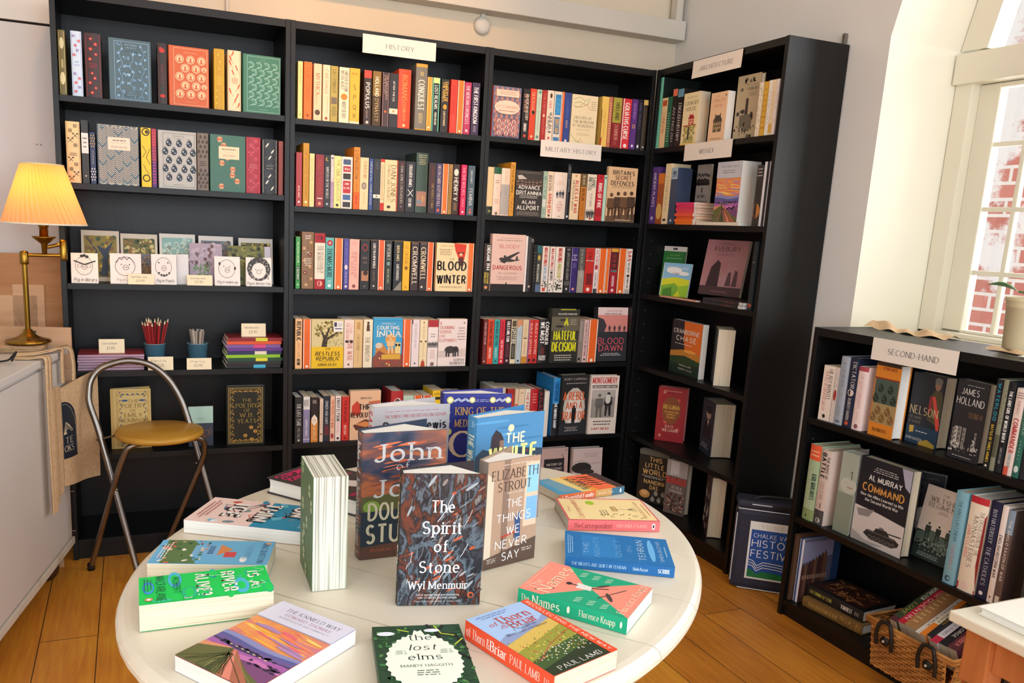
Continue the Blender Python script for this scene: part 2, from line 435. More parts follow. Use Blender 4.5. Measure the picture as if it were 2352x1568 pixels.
def a_wheat(c, R, a='d9552a', b='e88a4a', n=9):
    for i in range(int(n)):
        u = R.uniform(.1, .9); v = (i+.5)/int(n); s = R.choice((-1, 1)); h = .07
        if .42 < v < .55: continue
        c.line([(u-s*.2, min(.99, v+h)), (u, v), (u+s*.15, max(.01, v-h))], .035, b)
        for k in range(4): c.ell(u+s*.04*k, v-.02*k, .07, a, rv=.013, n=6, rot=-s*.9, up=(k == 0))
def a_feath(c, R, a='ece6dc', n=6):
    for i in range(int(n)):
        u = (.3, .7, .5)[i % 3]; v = (i+.7)/(int(n)+.4)
        if .4 < v < .58: continue
        c.ell(u, v, .2, a, rv=.014, n=8, rot=-.95)
    for i in range(30): c.ell(R.uniform(.05, .95), R.uniform(.03, .97), .015, a, n=4, up=(i == 0))
def a_flow(c, R, a='e8b48a', b='d0705a', g='88a070', n=6):
    for i in range(int(n)):
        u = R.uniform(.12, .88); v = (i+.6)/(int(n)+.3)
        for k in range(6): t = k*1.05; c.ell(u+.05*cos(t), v+.05*sin(t)*c.W/c.H, .04, b if k % 3 == 0 else a, n=7, up=(k == 0))
        c.line([(u, v+.03), (u+R.uniform(-.08, .08), min(.99, v+.12))], .01, g)
def a_dots(c, R, a='e6d8b8', n=60, r=.02):
    for i in range(int(n)): c.ell(R.uniform(.03, .97), R.uniform(.03, .955), float(r)*R.uniform(.5, 1.3), a, n=6, up=(i == 0))
def a_orn(c, R, a='c9a24e', b='', n=7):
    """scrolled border with leaves"""
    asp = c.W/c.H; c.frame(.05, .035, .95, .965, .012, a); c.frame(.09, .06, .91, .94, .006, a)
    for sx in (0, 1):
        for i in range(int(n)):
            v = .09+.82*i/(int(n)-1); u = .13 if not sx else .87; s = -1 if sx else 1
            pts = [(u+s*.05*cos(t)*(1-t/9), v+.05*sin(t)*asp*(1-t/9)) for t in [x*.6 for x in range(10)]]
            c.line(pts, .012, a); c.ell(u+s*.05, v+.035, .03, b or a, rv=.009, n=7, rot=s*.7); c.ell(u+s*.02, v-.035, .026, b or a, rv=.009, n=7, rot=-s*.7)
    for v in (.09, .91):
        for i in range(5): c.ell(.22+.14*i, v, .045, b or a, rv=.012, n=8, rot=(.5 if i % 2 else -.5)); c.line([(.15+.14*i, v), (.29+.14*i, v+.01)], .01, a, up=False)
def a_land(c, R, *_):
    """sunset over fields with a track running away"""
    def band(v0, v1, col_, amp=.02, k=3.1):
        n = 12; c.poly([(0, 1), (1, 1)] + [(1-i/n, v0+amp*sin(k*(1-i/n)*2+v0*9)) for i in range(n+1)], col_)
    c.rect(0, 0, 1, 1, 'M:dusk')
    for i in range(26):
        v = R.uniform(.06, .36); u = R.uniform(-.1, .9); l = R.uniform(.15, .5)
        c.ell(min(.8, max(.2, u+l/2)), v, min(l/2, .2), R.choice(('f6b24a', 'f2845c', 'ea6d78', 'f8cf6a', 'b48ab8')), rv=R.uniform(.008, .028), n=10, rot=.12)
    band(.40, 1, '8d8fc0'); band(.46, 1, '5a5f9c'); band(.5, 1, '6f5a98', .015); band(.545, 1, '463f66', .012, 6); band(.58, 1, 'a860a8', .02); band(.64, 1, 'c878b4', .02, 4); band(.7, 1, '7c4a78', .02)
    for i in range(22): c.ell(R.uniform(.12, .92), R.uniform(.535, .57), R.uniform(.015, .035), '2f2b44', rv=R.uniform(.008, .02), n=7, up=(i == 0))
    for i in range(7): c.ell(.25+.08*i, .556+.004*i, .022, 'e9c69a', rv=.008, n=5, up=(i == 0))
    c.poly([(0, .66), (.3, .6), (.36, .62), (.3, .8), (0, .88)], 'e0966e'); c.poly([(0, .74), (.34, .6), (.75, .82), (1, .9), (1, 1), (0, 1)], '66683c')
    c.poly([(.34, .61), (.4, .61), (.95, 1), (.55, 1)], 'b06a52'); c.poly([(.36, .61), (.38, .61), (.72, 1), (.62, 1)], 'e28a78'); c.poly([(.33, .62), (.35, .62), (.5, 1), (.28, 1)], '4c5230')
    for i in range(18): c.line([(R.uniform(0, 1), .98), (.36+R.uniform(-.02, .06), .68)], .008, R.choice(('3d4428', '8a8a50', 'c46a8a')), up=(i == 0))
    for i in range(14): c.ell(.55+R.uniform(0, .42), R.uniform(.62, .72), R.uniform(.02, .05), '3a2c4a', rv=R.uniform(.01, .02), n=7, up=(i == 0))
def a_meadow(c, R, *_):
    c.rect(0, 0, 1, 1, 'a9c8f0'); c.poly([(0, .42), (.2, .36), (.4, .4), (.6, .3), (.8, .33), (1, .26), (1, 1), (0, 1)], '8fa0c8')
    c.poly([(0, .5), (.5, .42), (1, .34), (1, 1), (0, 1)], 'd8b85c'); c.poly([(0, .62), (.5, .55), (1, .46), (1, 1), (0, 1)], '9a9a3c'); c.poly([(0, .78), (.5, .7), (1, .66), (1, 1), (0, 1)], '3f5a2c'); c.poly([(0, .9), (.5, .84), (1, .78), (1, 1), (0, 1)], '25351f')
    for i in range(150): 
        v = R.uniform(.48, .8); c.ell(R.uniform(.02, .98), v+.1*(.5-R.random())*.3, .006+.012*R.random(), R.choice(('e2c64a', '7c8a34', 'c8603a', 'd8d06a', '566b2a')), n=5, up=(i % 30 == 0))
    for i in range(60): c.ell(R.uniform(.1, .95), R.uniform(.68, .84), .011, 'f2efe2', n=5, up=(i == 0))
    c.line([(.1, .8), (.5, .66), (.98, .56)], .012, 'b8583a')
def person(c, u, v, h, a, w=1, up=True):
    """standing figure, feet at v"""
    asp = c.H/c.W; k = h*asp*w
    c.ell(u, v-h*.92, k*.075, a, rv=h*.075, n=9, up=up)
    c.poly([(u-k*.16, v-h*.8), (u+k*.16, v-h*.8), (u+k*.19, v-h*.5), (u+k*.13, v-h*.42), (u-k*.13, v-h*.42), (u-k*.19, v-h*.5)], a, up=False)
    c.poly([(u-k*.13, v-h*.44), (u-k*.01, v-h*.44), (u-k*.05, v), (u-k*.13, v)], a, up=False); c.poly([(u+k*.13, v-h*.44), (u+k*.01, v-h*.44), (u+k*.06, v), (u+k*.15, v)], a, up=False)
def a_men(c, R, a='4a3628', b='6b5036', n=4, h=.9):
    n = int(n)
    for i in range(n):
        u = (i+.6)/(n+.2); person(c, u, .99-.05*(i % 2), float(h)*R.uniform(.85, 1), a if i % 2 else b)
        c.line([(u+.05, .55), (u-.09, .75)], .012, a, up=False)
def a_crowd(c, R, a='2c2826', b='8a6a58', n=9):
    n = int(n)
    for r in range(2):
        for i in range(n):
            u = (i+.5)/n; v = .55+.3*r+R.uniform(-.05, .05); c.ell(u, v, .4/n, b, n=9); c.ell(u, v-.06, .44/n, a, rv=.05, n=9); c.poly([(u-.5/n, 1), (u-.4/n, v+.14), (u+.4/n, v+.14), (u+.5/n, 1)], a)
def a_tank(c, R, a='2f302e', b='8a8a86'):
    c.poly([(.0, .75), (.1, .5), (.85, .48), (.98, .62), (.95, .8), (.8, .95), (.2, .95)], a)
    c.poly([(.28, .5), (.34, .3), (.62, .26), (.72, .48)], a); c.line([(.62, .36), (1.0, .3)], .03, a); c.poly([(.4, .3), (.43, .18), (.54, .18), (.56, .28)], b)
    for i in range(6): c.ell(.2+.125*i, .82, .055, b, n=10, up=(i == 0))
    for i in range(6): c.ell(.2+.125*i, .82, .035, a, n=10, up=(i == 0))
    c.line([(.1, .55), (.85, .53)], .015, b)
def a_plane(c, R, a='3a3634'):
    c.poly([(.02, .66), (.1, .52), (.35, .55), (.8, .68), (.98, .62), (.97, .7), (.6, .82), (.25, .84)], a)
    c.poly([(.22, .58), (.9, .08), (1, .1), (.5, .66)], a); c.poly([(.05, .8), (.3, .68), (.45, .74), (.3, .95)], a); c.poly([(.78, .66), (.84, .38), (.9, .4), (.9, .66)], a)
    c.ell(.3, .45, .06, a, rv=.1); c.ell(.16, .62, .05, a, rv=.08)
def a_elephant(c, R, a='3c3836'):
    c.ell(.42, .42, .33, a, rv=.3, n=18); c.ell(.74, .4, .18, a, rv=.26, n=14); c.poly([(.84, .4), (.93, .45), (.92, .98), (.86, .98)], a); c.ell(.7, .42, .12, '2c2826', rv=.22)
    for u in (.14, .28, .56, .68): c.poly([(u, .5), (u+.12, .5), (u+.1, 1), (u+.01, 1)], a, up=(u == .14))
    c.line([(.1, .35), (.04, .62)], .02, a)
def a_tree(c, R, a='2c2418', b='8a8a3c', n=90, d='5a5a28'):
    for i in range(int(n)): 
        t = R.uniform(0, 2*pi); r = R.random()**.5; c.ell(.52+.46*r*cos(t), .34+.3*r*sin(t), R.uniform(.012, .04), R.choice((b, d)), n=6, up=(i % 30 == 0))
    c.poly([(.3, 1), (.36, .62), (.3, .4), (.34, .38), (.42, .56), (.52, .28), (.56, .28), (.48, .62), (.8, .4), (.82, .42), (.5, .7), (.48, 1)], a)
def a_house(c, R, a='6a5a48', b='e8d8b8', r='c84a3a'):
    c.rect(.12, .42, .88, .97, a); c.poly([(.06, .42), (.3, .12), (.7, .12), (.94, .42)], r); c.rect(.24, .03, .32, .2, a); c.rect(.68, .03, .76, .2, a)
    for j in range(2):
        for i in range(4): c.rect(.2+.17*i, .5+.2*j, .29+.17*i, .62+.2*j, b)
    c.rect(.45, .8, .55, .97, b)
def a_church(c, R, a='3a342c', b='6a6252'):
    c.poly([(.42, .8), (.44, .38), (.5, .1), (.56, .38), (.58, .8)], a); c.rect(.2, .62, .8, .9, b)
    for i in range(28): c.ell(R.uniform(0, 1), R.uniform(.55, 1) if i % 2 else R.uniform(0, .2), R.uniform(.03, .09), a if i % 3 else b, rv=R.uniform(.02, .05), n=7, up=(i == 0))
    for i in range(16): u = R.uniform(.05, .95); c.ell(u, R.uniform(.8, .97), .03, R.choice((b, 'c8b890')), rv=.022, n=7, up=(i == 0))
def a_ruin(c, R, a='2a2a2e', b='b8b4ac'):
    for i in range(9):
        u = R.uniform(.05, .9); h = R.uniform(.2, .75); c.rect(u, 1-h, min(.99, u+R.uniform(.06, .13)), .9, b if i % 2 else '8a8680')
        for k in range(3): c.rect(u+.02, 1-h+.05+.12*k, min(.98, u+.05), 1-h+.1+.12*k, a)
    for i in range(70): c.ell(R.uniform(.02, .98), R.uniform(.72, .98), R.uniform(.01, .04), R.choice((a, b, '6a6864', 'd8d4cc')), n=5, up=(i % 20 == 0))
    person(c, .68, .95, .5, a, .8)
def a_sunset(c, R, s='e8762c', d='2c2c30', g='2f4a2c'):
    c.rect(0, 0, 1, .62, s); c.poly([(0, 0), (.4, 0), (.42, .3), (.5, .62), (0, .7)], d); c.poly([(0, .6), (.5, .52), (1, .58), (1, 1), (0, 1)], 'c88a3a'); c.poly([(0, .7), (.5, .64), (1, .7), (1, 1), (0, 1)], g); c.poly([(0, .84), (1, .78), (1, 1), (0, 1)], '20342a')
    c.ell(.66, .55, .2, 'f6b050', rv=.03)
def a_stone(c, R, *_):
    c.rect(0, 0, 1, 1, 'M:avebury'); c.poly([(.14, .86), (.2, .5), (.34, .36), (.42, .42), (.44, .86)], '3c2c30'); c.poly([(.6, .82), (.64, .58), (.7, .56), (.74, .82)], '5a4046'); c.poly([(.76, .82), (.79, .52), (.86, .56), (.88, .82)], '5a4046'); c.rect(0, .84, 1, 1, '4a363a')
def a_hillmap(c, R, *_):
    c.rect(0, 0, 1, .5, '8cc0e0'); c.ell(.4, .22, .28, 'f4f4ee', rv=.1); c.ell(.75, .3, .2, 'f4f4ee', rv=.06); c.poly([(0, .5), (.5, .42), (1, .48), (1, 1), (0, 1)], 'd8dc30'); c.poly([(0, .7), (.5, .6), (.7, .75), (.5, 1), (0, 1)], '7cb43a'); c.poly([(.6, .7), (1, .62), (1, 1), (.75, 1)], '9cc838'); c.poly([(.1, .8), (.4, .72), (.45, 1), (.1, 1)], '4e8a34')
def a_town(c, R, *_):
    c.rect(0, 0, 1, 1, '5a5a70'); c.poly([(0, 0), (1, 0), (1, .25), (0, .35)], '8a8aa8'); 
    for i in range(8): u = .1*i; c.poly([(u, 1), (u, .45-.03*i), (u+.06, .36-.03*i), (u+.13, .45-.03*i), (u+.13, 1)], ('4a2c28', '6a4a3a', '3c2a2c')[i % 3])
    c.ell(.6, .82, .16, 'b88a60', rv=.12); c.rect(.44, .82, .76, 1, 'b88a60'); c.ell(.6, .86, .1, '3a2a26', rv=.08)
    for i in range(14): c.rect(.05+.06*i, .55, .08+.06*i, .62, 'a88a70')
def a_elms(c, R, *_):
    for i in range(220): c.ell(R.uniform(.01, .99), R.uniform(.01, .99), R.uniform(.015, .05), R.choice(('2c5a34', '3f7a44', '1f3f28', '5a8a4c', '264830')), rv=R.uniform(.006, .02), n=6, rot=R.uniform(0, 3), up=(i % 40 == 0))
    for pts in ([(.62, .0), (.7, .12), (.9, .16), (.99, .3)], [(.7, .12), (.8, .02)], [(.99, .5), (.8, .35), (.7, .12)]): c.line(pts, .035, '201c1c')
    for pts in ([(.28, .06), (.4, .1)], [(.7, .02), (.76, .14), (.9, .17)], [(.88, .3), (.98, .22)]): c.line(pts, .018, 'c8d44a')
    c.ell(.14, .12, .1, 'e6eef6', rv=.03); c.ell(.66, .09, .09, 'e6eef6', rv=.025)
    n = 64; P = []
    for i in range(n):
        t = 2*pi*i/n; r = 1 + (.035 if i % 2 else -.03); x = .40*sin(t)*r*(1-.06*cos(t)); y = -.36*cos(t)*r
        if abs(t-2*pi) < .15 or t < .15: y -= .05
        P.append((.5+x, .5+y))
    c.poly(P, 'eff5e6'); c.line([(.5, .86), (.48, .97)], .03, 'eff5e6')
def a_room(c, R, *_):
    c.rect(0, 0, 1, 1, 'b0927a'); c.poly([(.0, .1), (.12, .16), (.12, .95), (0, 1)], 'd8c8b0'); c.poly([(.3, .0), (.42, .0), (.42, .9), (.3, .9)], '8a7060'); c.rect(.72, .05, .98, .66, 'd8c0a4'); c.rect(.76, .08, .98, .34, '8cc4e0'); c.rect(.76, .38, .98, .6, '7cb0dc'); c.poly([(0, .9), (1, .78), (1, 1), (0, 1)], '5a463c'); c.poly([(.55, .55), (.66, .5), (.68, .76), (.58, .78)], '34507c')
    c.line([(.32, .72), (.6, .69)], .03, 'b43c2c'); c.line([(.34, .73), (.34, .86)], .015, '4a2c22'); c.line([(.56, .71), (.56, .85)], .015, '4a2c22')
def a_night(c, R, *_):
    c.rect(0, 0, 1, .55, '4a86b4'); c.rect(0, .5, 1, 1, '2c5878')
    for i in range(6): c.ell(R.uniform(.2, .8), .05+.06*i, .25, ('5a9cc8', '3c78a4')[i % 2], rv=.012)
    c.ell(.5, .12, .045, 'f6dcae'); c.poly([(.2, .34), (.22, .18), (.28, .12), (.36, .16), (.4, .22), (.4, .34)], '342c34'); c.rect(.34, .22, .4, .33, '8a6a58'); c.poly([(0, .34), (.1, .28), (.3, .33), (.6, .3), (1, .34), (1, .5), (0, .5)], '243c50')
    for i in range(10): u = R.uniform(.05, .95); v = R.uniform(.3, .6); c.line([(u, v), (u, v+.05)], .008, '24303c'); c.ell(u, v, .014, '8a2c34', n=6)
def a_storm(c, R, *_):
    c.rect(0, 0, 1, 1, 'M:storm')
    for i in range(30): c.ell(R.uniform(.25, .8), R.uniform(.08, .42), R.uniform(.06, .2), R.choice(('b8583a', '8a4434', 'd07048', '4a3c44')), rv=R.uniform(.004, .012), n=8, rot=-.15, up=(i % 10 == 0))
    c.poly([(0, .5), (1, .46), (1, .7), (0, .72)], '5a5a34'); c.ell(.12, .58, .1, '7c9a3a', rv=.05); c.poly([(0, .62), (1, .6), (1, 1), (0, 1)], '22303c'); c.poly([(0, .9), (1, .86), (1, 1), (0, 1)], '5a3c30')
def a_names(c, R, *_):
    c.rect(0, 0, 1, 1, 'f5937e'); c.poly([(0, .22), (.0, 1), (.5, .55)], '12a67c', ); c.poly([(1, .2), (1, .88), (.5, .5)], '12a67c')
    for j, (u, v) in enumerate(((.14, .5), (.14, .62), (.14, .74), (.86, .36), (.86, .48), (.86, .6))):
        for k in range(3): c.line([(u-.07+.05*k, v), (u-.04+.05*k, v+.05)], .012, 'e8f0d8', up=(k == 0))
    c.poly([(.42, .42), (.58, .4), (.56, .54), (.44, .56)], 'e6e2da'); c.line([(.5, .36), (.5, .42)], .02, '3a3436'); c.ell(.5, .34, .04, '2c2628'); c.line([(.52, .55), (.62, .68)], .02, '2c2628')
    c.ell(.4, .74, .12, '4a3c40', rv=.02, rot=-.6); c.ell(.66, .62, .1, '4a3c40', rv=.014, rot=.7); c.line([(.3, .66), (.72, .82)], .014, '4a3c40')
def a_ice(c, R, *_):
    c.rect(0, 0, 1, .45, '1c8cb4'); c.rect(0, .45, 1, 1, 'f0d4cc'); 
    for i in range(26): c.ell(R.uniform(.05, .95), R.uniform(.08, .8), R.uniform(.03, .12), R.choice(('1c8cb4', '60b8d0', 'c83c34', '7c8c94', '2c3c54', 'e8ecec', '3a2c30')), rv=R.uniform(.01, .035), n=7, rot=R.uniform(0, 3), up=(i % 5 == 0))
    for i in range(18): u = R.uniform(.1, .9); v = R.uniform(.1, .8); c.line([(u, v), (u+R.uniform(-.12, .12), v+R.uniform(-.05, .05)), (u+R.uniform(-.2, .2), v+.06)], .012, R.choice(('2a2024', 'c83c34', '3aa0c4')))
def a_village(c, R, *_):
    c.rect(0, 0, 1, 1, '6cb4dc'); c.ell(.8, .22, .12, 'f4f4f0', rv=.03)
    c.poly([(.0, .72), (.3, .62), (.7, .68), (1, .6), (1, .9), (0, .95)], '5a7a48'); c.rect(.22, .46, .62, .68, '7cb4dc'); c.poly([(.18, .46), (.4, .34), (.66, .46)], 'd88a50'); c.rect(.5, .3, .72, .4, 'd84a4a')
    for i in range(6): c.rect(.26+.06*i, .5, .29+.06*i, .55, '2c5a8c'); 
    for i in range(40): c.ell(R.uniform(.02, .98), R.uniform(.55, .96), R.uniform(.02, .06), R.choice(('e89a6a', 'd86a54', 'f0c8a4', '4c7a4c', 'f4ece0', '2f5a44')), rv=R.uniform(.006, .02), n=7, rot=R.uniform(0, 3), up=(i % 8 == 0))
def a_river(c, R, *_):
    c.rect(0, 0, 1, 1, '10d45c')
    for i in range(10):
        u = R.uniform(.1, .9); v = (i+.3)/10; c.ell(u, v, R.uniform(.14, .3), R.choice(('3c9ce8', '4cc0e0', '20c088')), rv=R.uniform(.03, .06), n=16)
        c.ell(u, v, R.uniform(.1, .2), '14d860', rv=.032, n=12)
    for i in range(9):
        p = [(R.uniform(0, 1), R.uniform(0, 1))]
        for k in range(6): p.append((min(.97, max(.03, p[-1][0]+R.uniform(-.12, .12))), min(.98, max(.02, p[-1][1]+R.uniform(-.06, .06)))))
        c.line(p, .012, R.choice(('b4f4dc', '60d8f0', 'd8fce8')))
def a_family(c, R, *_):
    c.rect(0, 0, 1, 1, 'f4a040'); c.poly([(0, 0), (1, 0), (1, .25), (0, .35)], '4c9cc0'); c.poly([(0, .35), (1, .25), (1, .4), (0, .5)], 'f4d884'); c.poly([(0, .6), (1, .5), (1, .9), (0, .85)], 'f07044'); c.poly([(0, .88), (1, .84), (1, 1), (0, 1)], '3a2c30')
    for i in range(5): u = .3+.13*i; c.line([(u, .88), (u+.02, .66), (u-.04, .76)], .03, '4a2420'); c.ell(u+.02, .63, .03, '4a2420')
    for i in range(12): c.line([(.1, .12+.03*i), (.9, .1+.03*i)], .006, 'f8e8b0', up=(i == 0))
def a_corr(c, R, *_):
    c.rect(.04, .02, .96, .98, 'f6dca0'); c.ell(.78, .36, .1, 'a8c430', rv=.05); c.rect(.42, .56, .62, .62, 'e0b878'); c.frame(.42, .56, .62, .62, .008, '4a3c30'); c.line([(.45, .59), (.6, .59)], .006, '4a3c30')
    for i in range(14): u = .2+R.uniform(-.1, .1); v = .4+.035*i; c.line([(u, v), (u+R.uniform(-.1, .1), v+.02)], .008, '5a5a34', up=(i == 0)); c.ell(u, v, .015, '8a7a3c', n=5, up=False)
    c.line([(.5, .62), (.5, .8)], .006, '4a3c30')
    for i in range(6): c.line([(.5, .74), (.4+.04*i, .84)], .005, '5a5a34', up=(i == 0))
def a_spirit(c, R, *_):
    c.rect(0, 0, 1, 1, 'M:marbled')
    # painted slabs running up to the top corner
    for i in range(110):
        u = R.uniform(.05, .95); v = R.uniform(.03, .97); a = -.95 + .8*(u-.5) + R.uniform(-.2, .2)
        c.ell(u, v, R.uniform(.03, .1), R.choice(('141318', '1c1a20', '201e26', '2a262c', '4a4650', '6a7078', '3c3a44', '8a7c74', '26222a', '3a2a34', '9aa2a8', '4c5a68', '7c8890')), rv=R.uniform(.004, .012), n=8, rot=a, up=(i % 12 == 0))
    for i in range(14): c.ell(R.uniform(.1, .9), R.uniform(.05, .9), R.uniform(.03, .07), R.choice(('b0502f', 'b8583a')), rv=R.uniform(.006, .012), n=9, rot=-.5, up=(i == 0))
    for i in range(34):
        u = R.uniform(.05, .8); v = R.uniform(.12, .96); p = [(u, v)]
        for k in range(4): p.append((min(.98, p[-1][0]+R.uniform(.0, .05)), max(.02, p[-1][1]-R.uniform(.015, .04))))
        c.line(p, R.uniform(.004, .01), R.choice(('0f0e12', '0f0e12', '0f0e12', 'c8ccd0', '8a949c')), up=(i % 8 == 0))
    c.ell(.88, .92, .04, 'c05a34'); c.ell(.885, .922, .022, '3a2420')
def a_leaves(c, R, a='8a4a2c', b='b87a4c', d='40241a', n=26):
    c.rect(0, 0, 1, 1, d)
    for i in range(int(n)):
        u = R.uniform(.08, .92); v = R.uniform(.08, .92)
        for k in range(5): c.ell(u+.04*k*cos(i), v+.04*k*sin(i), .05, R.choice((a, b)), rv=.012, n=6, rot=i+k*.5, up=(k == 0))
def a_nelson(c, R, *_):
    c.rect(0, 0, 1, .74, '23272e'); c.rect(0, .74, 1, 1, '1f3a50'); c.ell(.8, .12, .1, '8a6a54', rv=.085); c.ell(.8, .07, .12, '6a6660', rv=.05); c.poly([(.62, .3), (.72, .2), (.92, .2), (1, .3), (1, .7), (.6, .62)], '4a4630'); c.poly([(.68, .3), (.76, .28), (1, .64), (1, .74), (.92, .74)], 'c8483c'); c.poly([(.6, .3), (.68, .28), (.7, .5), (.6, .55)], '8a2c30')
    c.poly([(.1, .76), (.24, .75), (.24, .84), (.12, .86)], 'c8a03c'); c.poly([(.45, .96), (.7, .9), (.95, .95), (.95, 1), (.45, 1)], 'a88a34')
def a_portrait(c, R, a='2a2c34', b='b09a88'):
    c.ell(.55, .35, .2, b, rv=.15); c.ell(.55, .24, .24, a, rv=.1); c.poly([(.2, 1), (.3, .6), (.5, .5), (.8, .58), (.95, 1)], a); c.poly([(.5, .52), (.62, .52), (.56, .7)], 'e4ded4')
    c.line([(.44, .34), (.5, .34)], .02, a); c.line([(.6, .34), (.66, .34)], .02, a)
def a_aqua(c, R, *_):
    c.rect(0, 0, 1, 1, '3aa0d0'); c.poly([(.05, .95), (.1, .6), (.3, .5), (.5, .66), (.9, .6), (.95, .95)], 'c8843c'); c.poly([(0, .8), (.2, .66), (.6, .78), (1, .74), (1, 1), (0, 1)], '8a4c3c'); c.ell(.6, .44, .18, 'e0a050', rv=.12); person(c, .6, .72, .32, 'e8c088', 1.3)
    for i in range(16): c.ell(R.uniform(.05, .95), R.uniform(.8, .97), .03, R.choice(('c8443c', '3c6a54', 'e8c070', '6a3c54')), n=6, up=(i == 0))
    c.rect(.3, .74, .95, .84, 'd8a83c'); c.ell(.2, .56, .12, 'd8c8b4', rv=.06)
ARTS = {k[2:]: v for k, v in list(globals().items()) if k.startswith('a_')}
def paint(c, ops, seed=1):
    """R u0 v0 u1 v1 col | E u v r col [rv] | F frame u0 v0 u1 v1 w col | H text col u0 u1 v size style | T text col v0 v1 size style [u] | A art u0 v0 u1 v1 args | B blurb u0 u1 v0 v1 n col | P penguin edges | L line w col u v u v.."""
    R = random.Random(seed)
    for op in filter(None, ops.split(';')):
        a = op.strip().split(','); k = a[0]; g = lambda i: float(a[i])
        if k == 'R': c.rect(g(1), g(2), g(3), g(4), a[5])
        elif k == 'E': c.ell(g(1), g(2), g(3), a[4], float(a[5]) if len(a) > 5 else None)
        elif k == 'F': c.frame(g(1), g(2), g(3), g(4), g(5), a[6])
        elif k == 'H': c.text(a[1], a[2], g(3), g(4), g(5), g(6), a[7] if len(a) > 7 else 'n')
        elif k == 'T': c.text(a[1], a[2], g(3), g(4), float(a[7]) if len(a) > 7 else .5, g(5), a[6], down=True)
        elif k == 'A':
            s = sub(c, g(2), g(3), g(4), g(5)); ARTS[a[1]](s, R, *a[6:]); c.k = s.k
        elif k == 'B': c.blurb(g(1), g(2), g(3), g(4), int(a[5]), a[6], seed)
        elif k == 'L': c.line([(float(a[i]), float(a[i+1])) for i in range(3, len(a), 2)], g(1), a[2])
        elif k == 'V': c.poly([(float(a[i]), float(a[i+1])) for i in range(2, len(a), 2)], a[1])
        elif k == 'P': c.rect(0, 0, .1, 1, 'f4ead8'); c.rect(.9, 0, 1, 1, 'f4ead8'); c.ell(.5, .955, .17, 'f4ead8')

# ---------------------------------------------------------------- books
def make_book(name, label, group, w, h, t, cover, page='M:paper', hard=False, front='', spine='', fan=0, M=None, seed=1, back=None, splay=0, cat='book', rough=.42):
    """front cover faces -Y, spine faces -X, origin at the foot of the spine's front corner"""
    root = thing(name, label, cat, group, M)
    b = .0026 if hard else .0007; ov = .003 if hard else 0
    mb = MB(); n = 10 if hard else 3; bul = (.07 if hard else 0) * t
    xs = lambda y: -bul * (1 - (2*y/t - 1)**2) + bul*.2
    out = [(w, 0)] + [(xs(t*i/n), t*i/n) for i in range(n+1)]
    inn = [(w, b)] + [(max(xs(t*i/n), -bul) + b*1.3, min(max(t*i/n, b), t-b)) for i in range(n+1)]
    ca, sa = cos(splay), sin(splay)
    rot = lambda x, y: (x*ca - (y-t)*sa, t + x*sa + (y-t)*ca)
    out.append(rot(w, t)); inn.append(rot(w, t-b))
    m = len(out)
    vs = [(x, y, z) for z in (0, h) for x, y in out] + [(x, y, z) for z in (0, h) for x, y in inn]
    fs = []
    for i in range(m-1):
        fs += [(i, i+1, m+i+1, m+i), (2*m+i+1, 2*m+i, 3*m+i, 3*m+i+1), (i+1, i, 2*m+i, 2*m+i+1), (m+i, m+i+1, 3*m+i+1, 3*m+i)]
    for e in (0, m-1): fs.append((e, m+e, 3*m+e, 2*m+e))
    cm = mat(cover, rough) if not cover.startswith('M:') else M_(cover)
    mb.add(vs, fs, cm)
    if front:
        c = Canvas(mb, lambda x, y, k: (x, -.00018 - .00004*k, h-y), w, h); paint(c, front, seed)
    if spine:
        c = Canvas(mb, lambda x, y, k: (xs(t-x) - .00018 - .00004*k, t-x, h-y), t, h); paint(c, spine, seed)
    mb.build('cover', root)
    pg = MB(); x0 = b*1.4; x1 = w - ov; y0 = b; y1 = t - b; z0 = ov; z1 = h - ov
    if fan:   # leaves spread out between the opened covers
        P = [(x0, y0+.0003), (x1, y0+.0003), (x1-.004, y0+t*.3), (w*.62, y1+fan), (w*.3, y1+fan*.45), (x0, y1)]
    elif hard:
        P = [(x0, y0)] + [(x1 - .004*(1-(2*i/5-1)**2), y0+(y1-y0)*i/5) for i in range(6)] + [(x0, y1)]
    else: P = [(x0, y0), (x1-.0004, y0), (x1-.0004, y1), (x0, y1)]
    pg.prism(P, z0, z1, page)
    pg.build('page_block', root)
    return root
# ---------------------------------------------------------------- materials
def black_wood():
    m, nt, b = new_mat('black_stained_wood'); N = nt.nodes; L = nt.links
    tc = N.new('ShaderNodeTexCoord'); mp = N.new('ShaderNodeMapping'); mp.inputs['Scale'].default_value = (40, 40, 3)
    t = N.new('ShaderNodeTexNoise'); t.inputs['Scale'].default_value = 3; t.inputs['Detail'].default_value = 4
    r = N.new('ShaderNodeValToRGB'); r.color_ramp.elements[0].color = lin('080808'); r.color_ramp.elements[1].color = lin('0c0c0d'); r.color_ramp.elements[0].position = .35; r.color_ramp.elements[1].position = .7
    bp = N.new('ShaderNodeBump'); bp.inputs['Strength'].default_value = .15; bp.inputs['Distance'].default_value = .002
    L.new(tc.outputs['Object'], mp.inputs[0]); L.new(mp.outputs[0], t.inputs['Vector']); L.new(t.outputs['Fac'], r.inputs[0]); L.new(r.outputs[0], b.inputs['Base Color'])
    L.new(t.outputs['Fac'], bp.inputs['Height']); L.new(bp.outputs[0], b.inputs['Normal']); b.inputs['Roughness'].default_value = .42; b.inputs['Specular IOR Level'].default_value = .36
    MATS['black_wood'] = m
black_wood(); BW = 'M:black_wood'
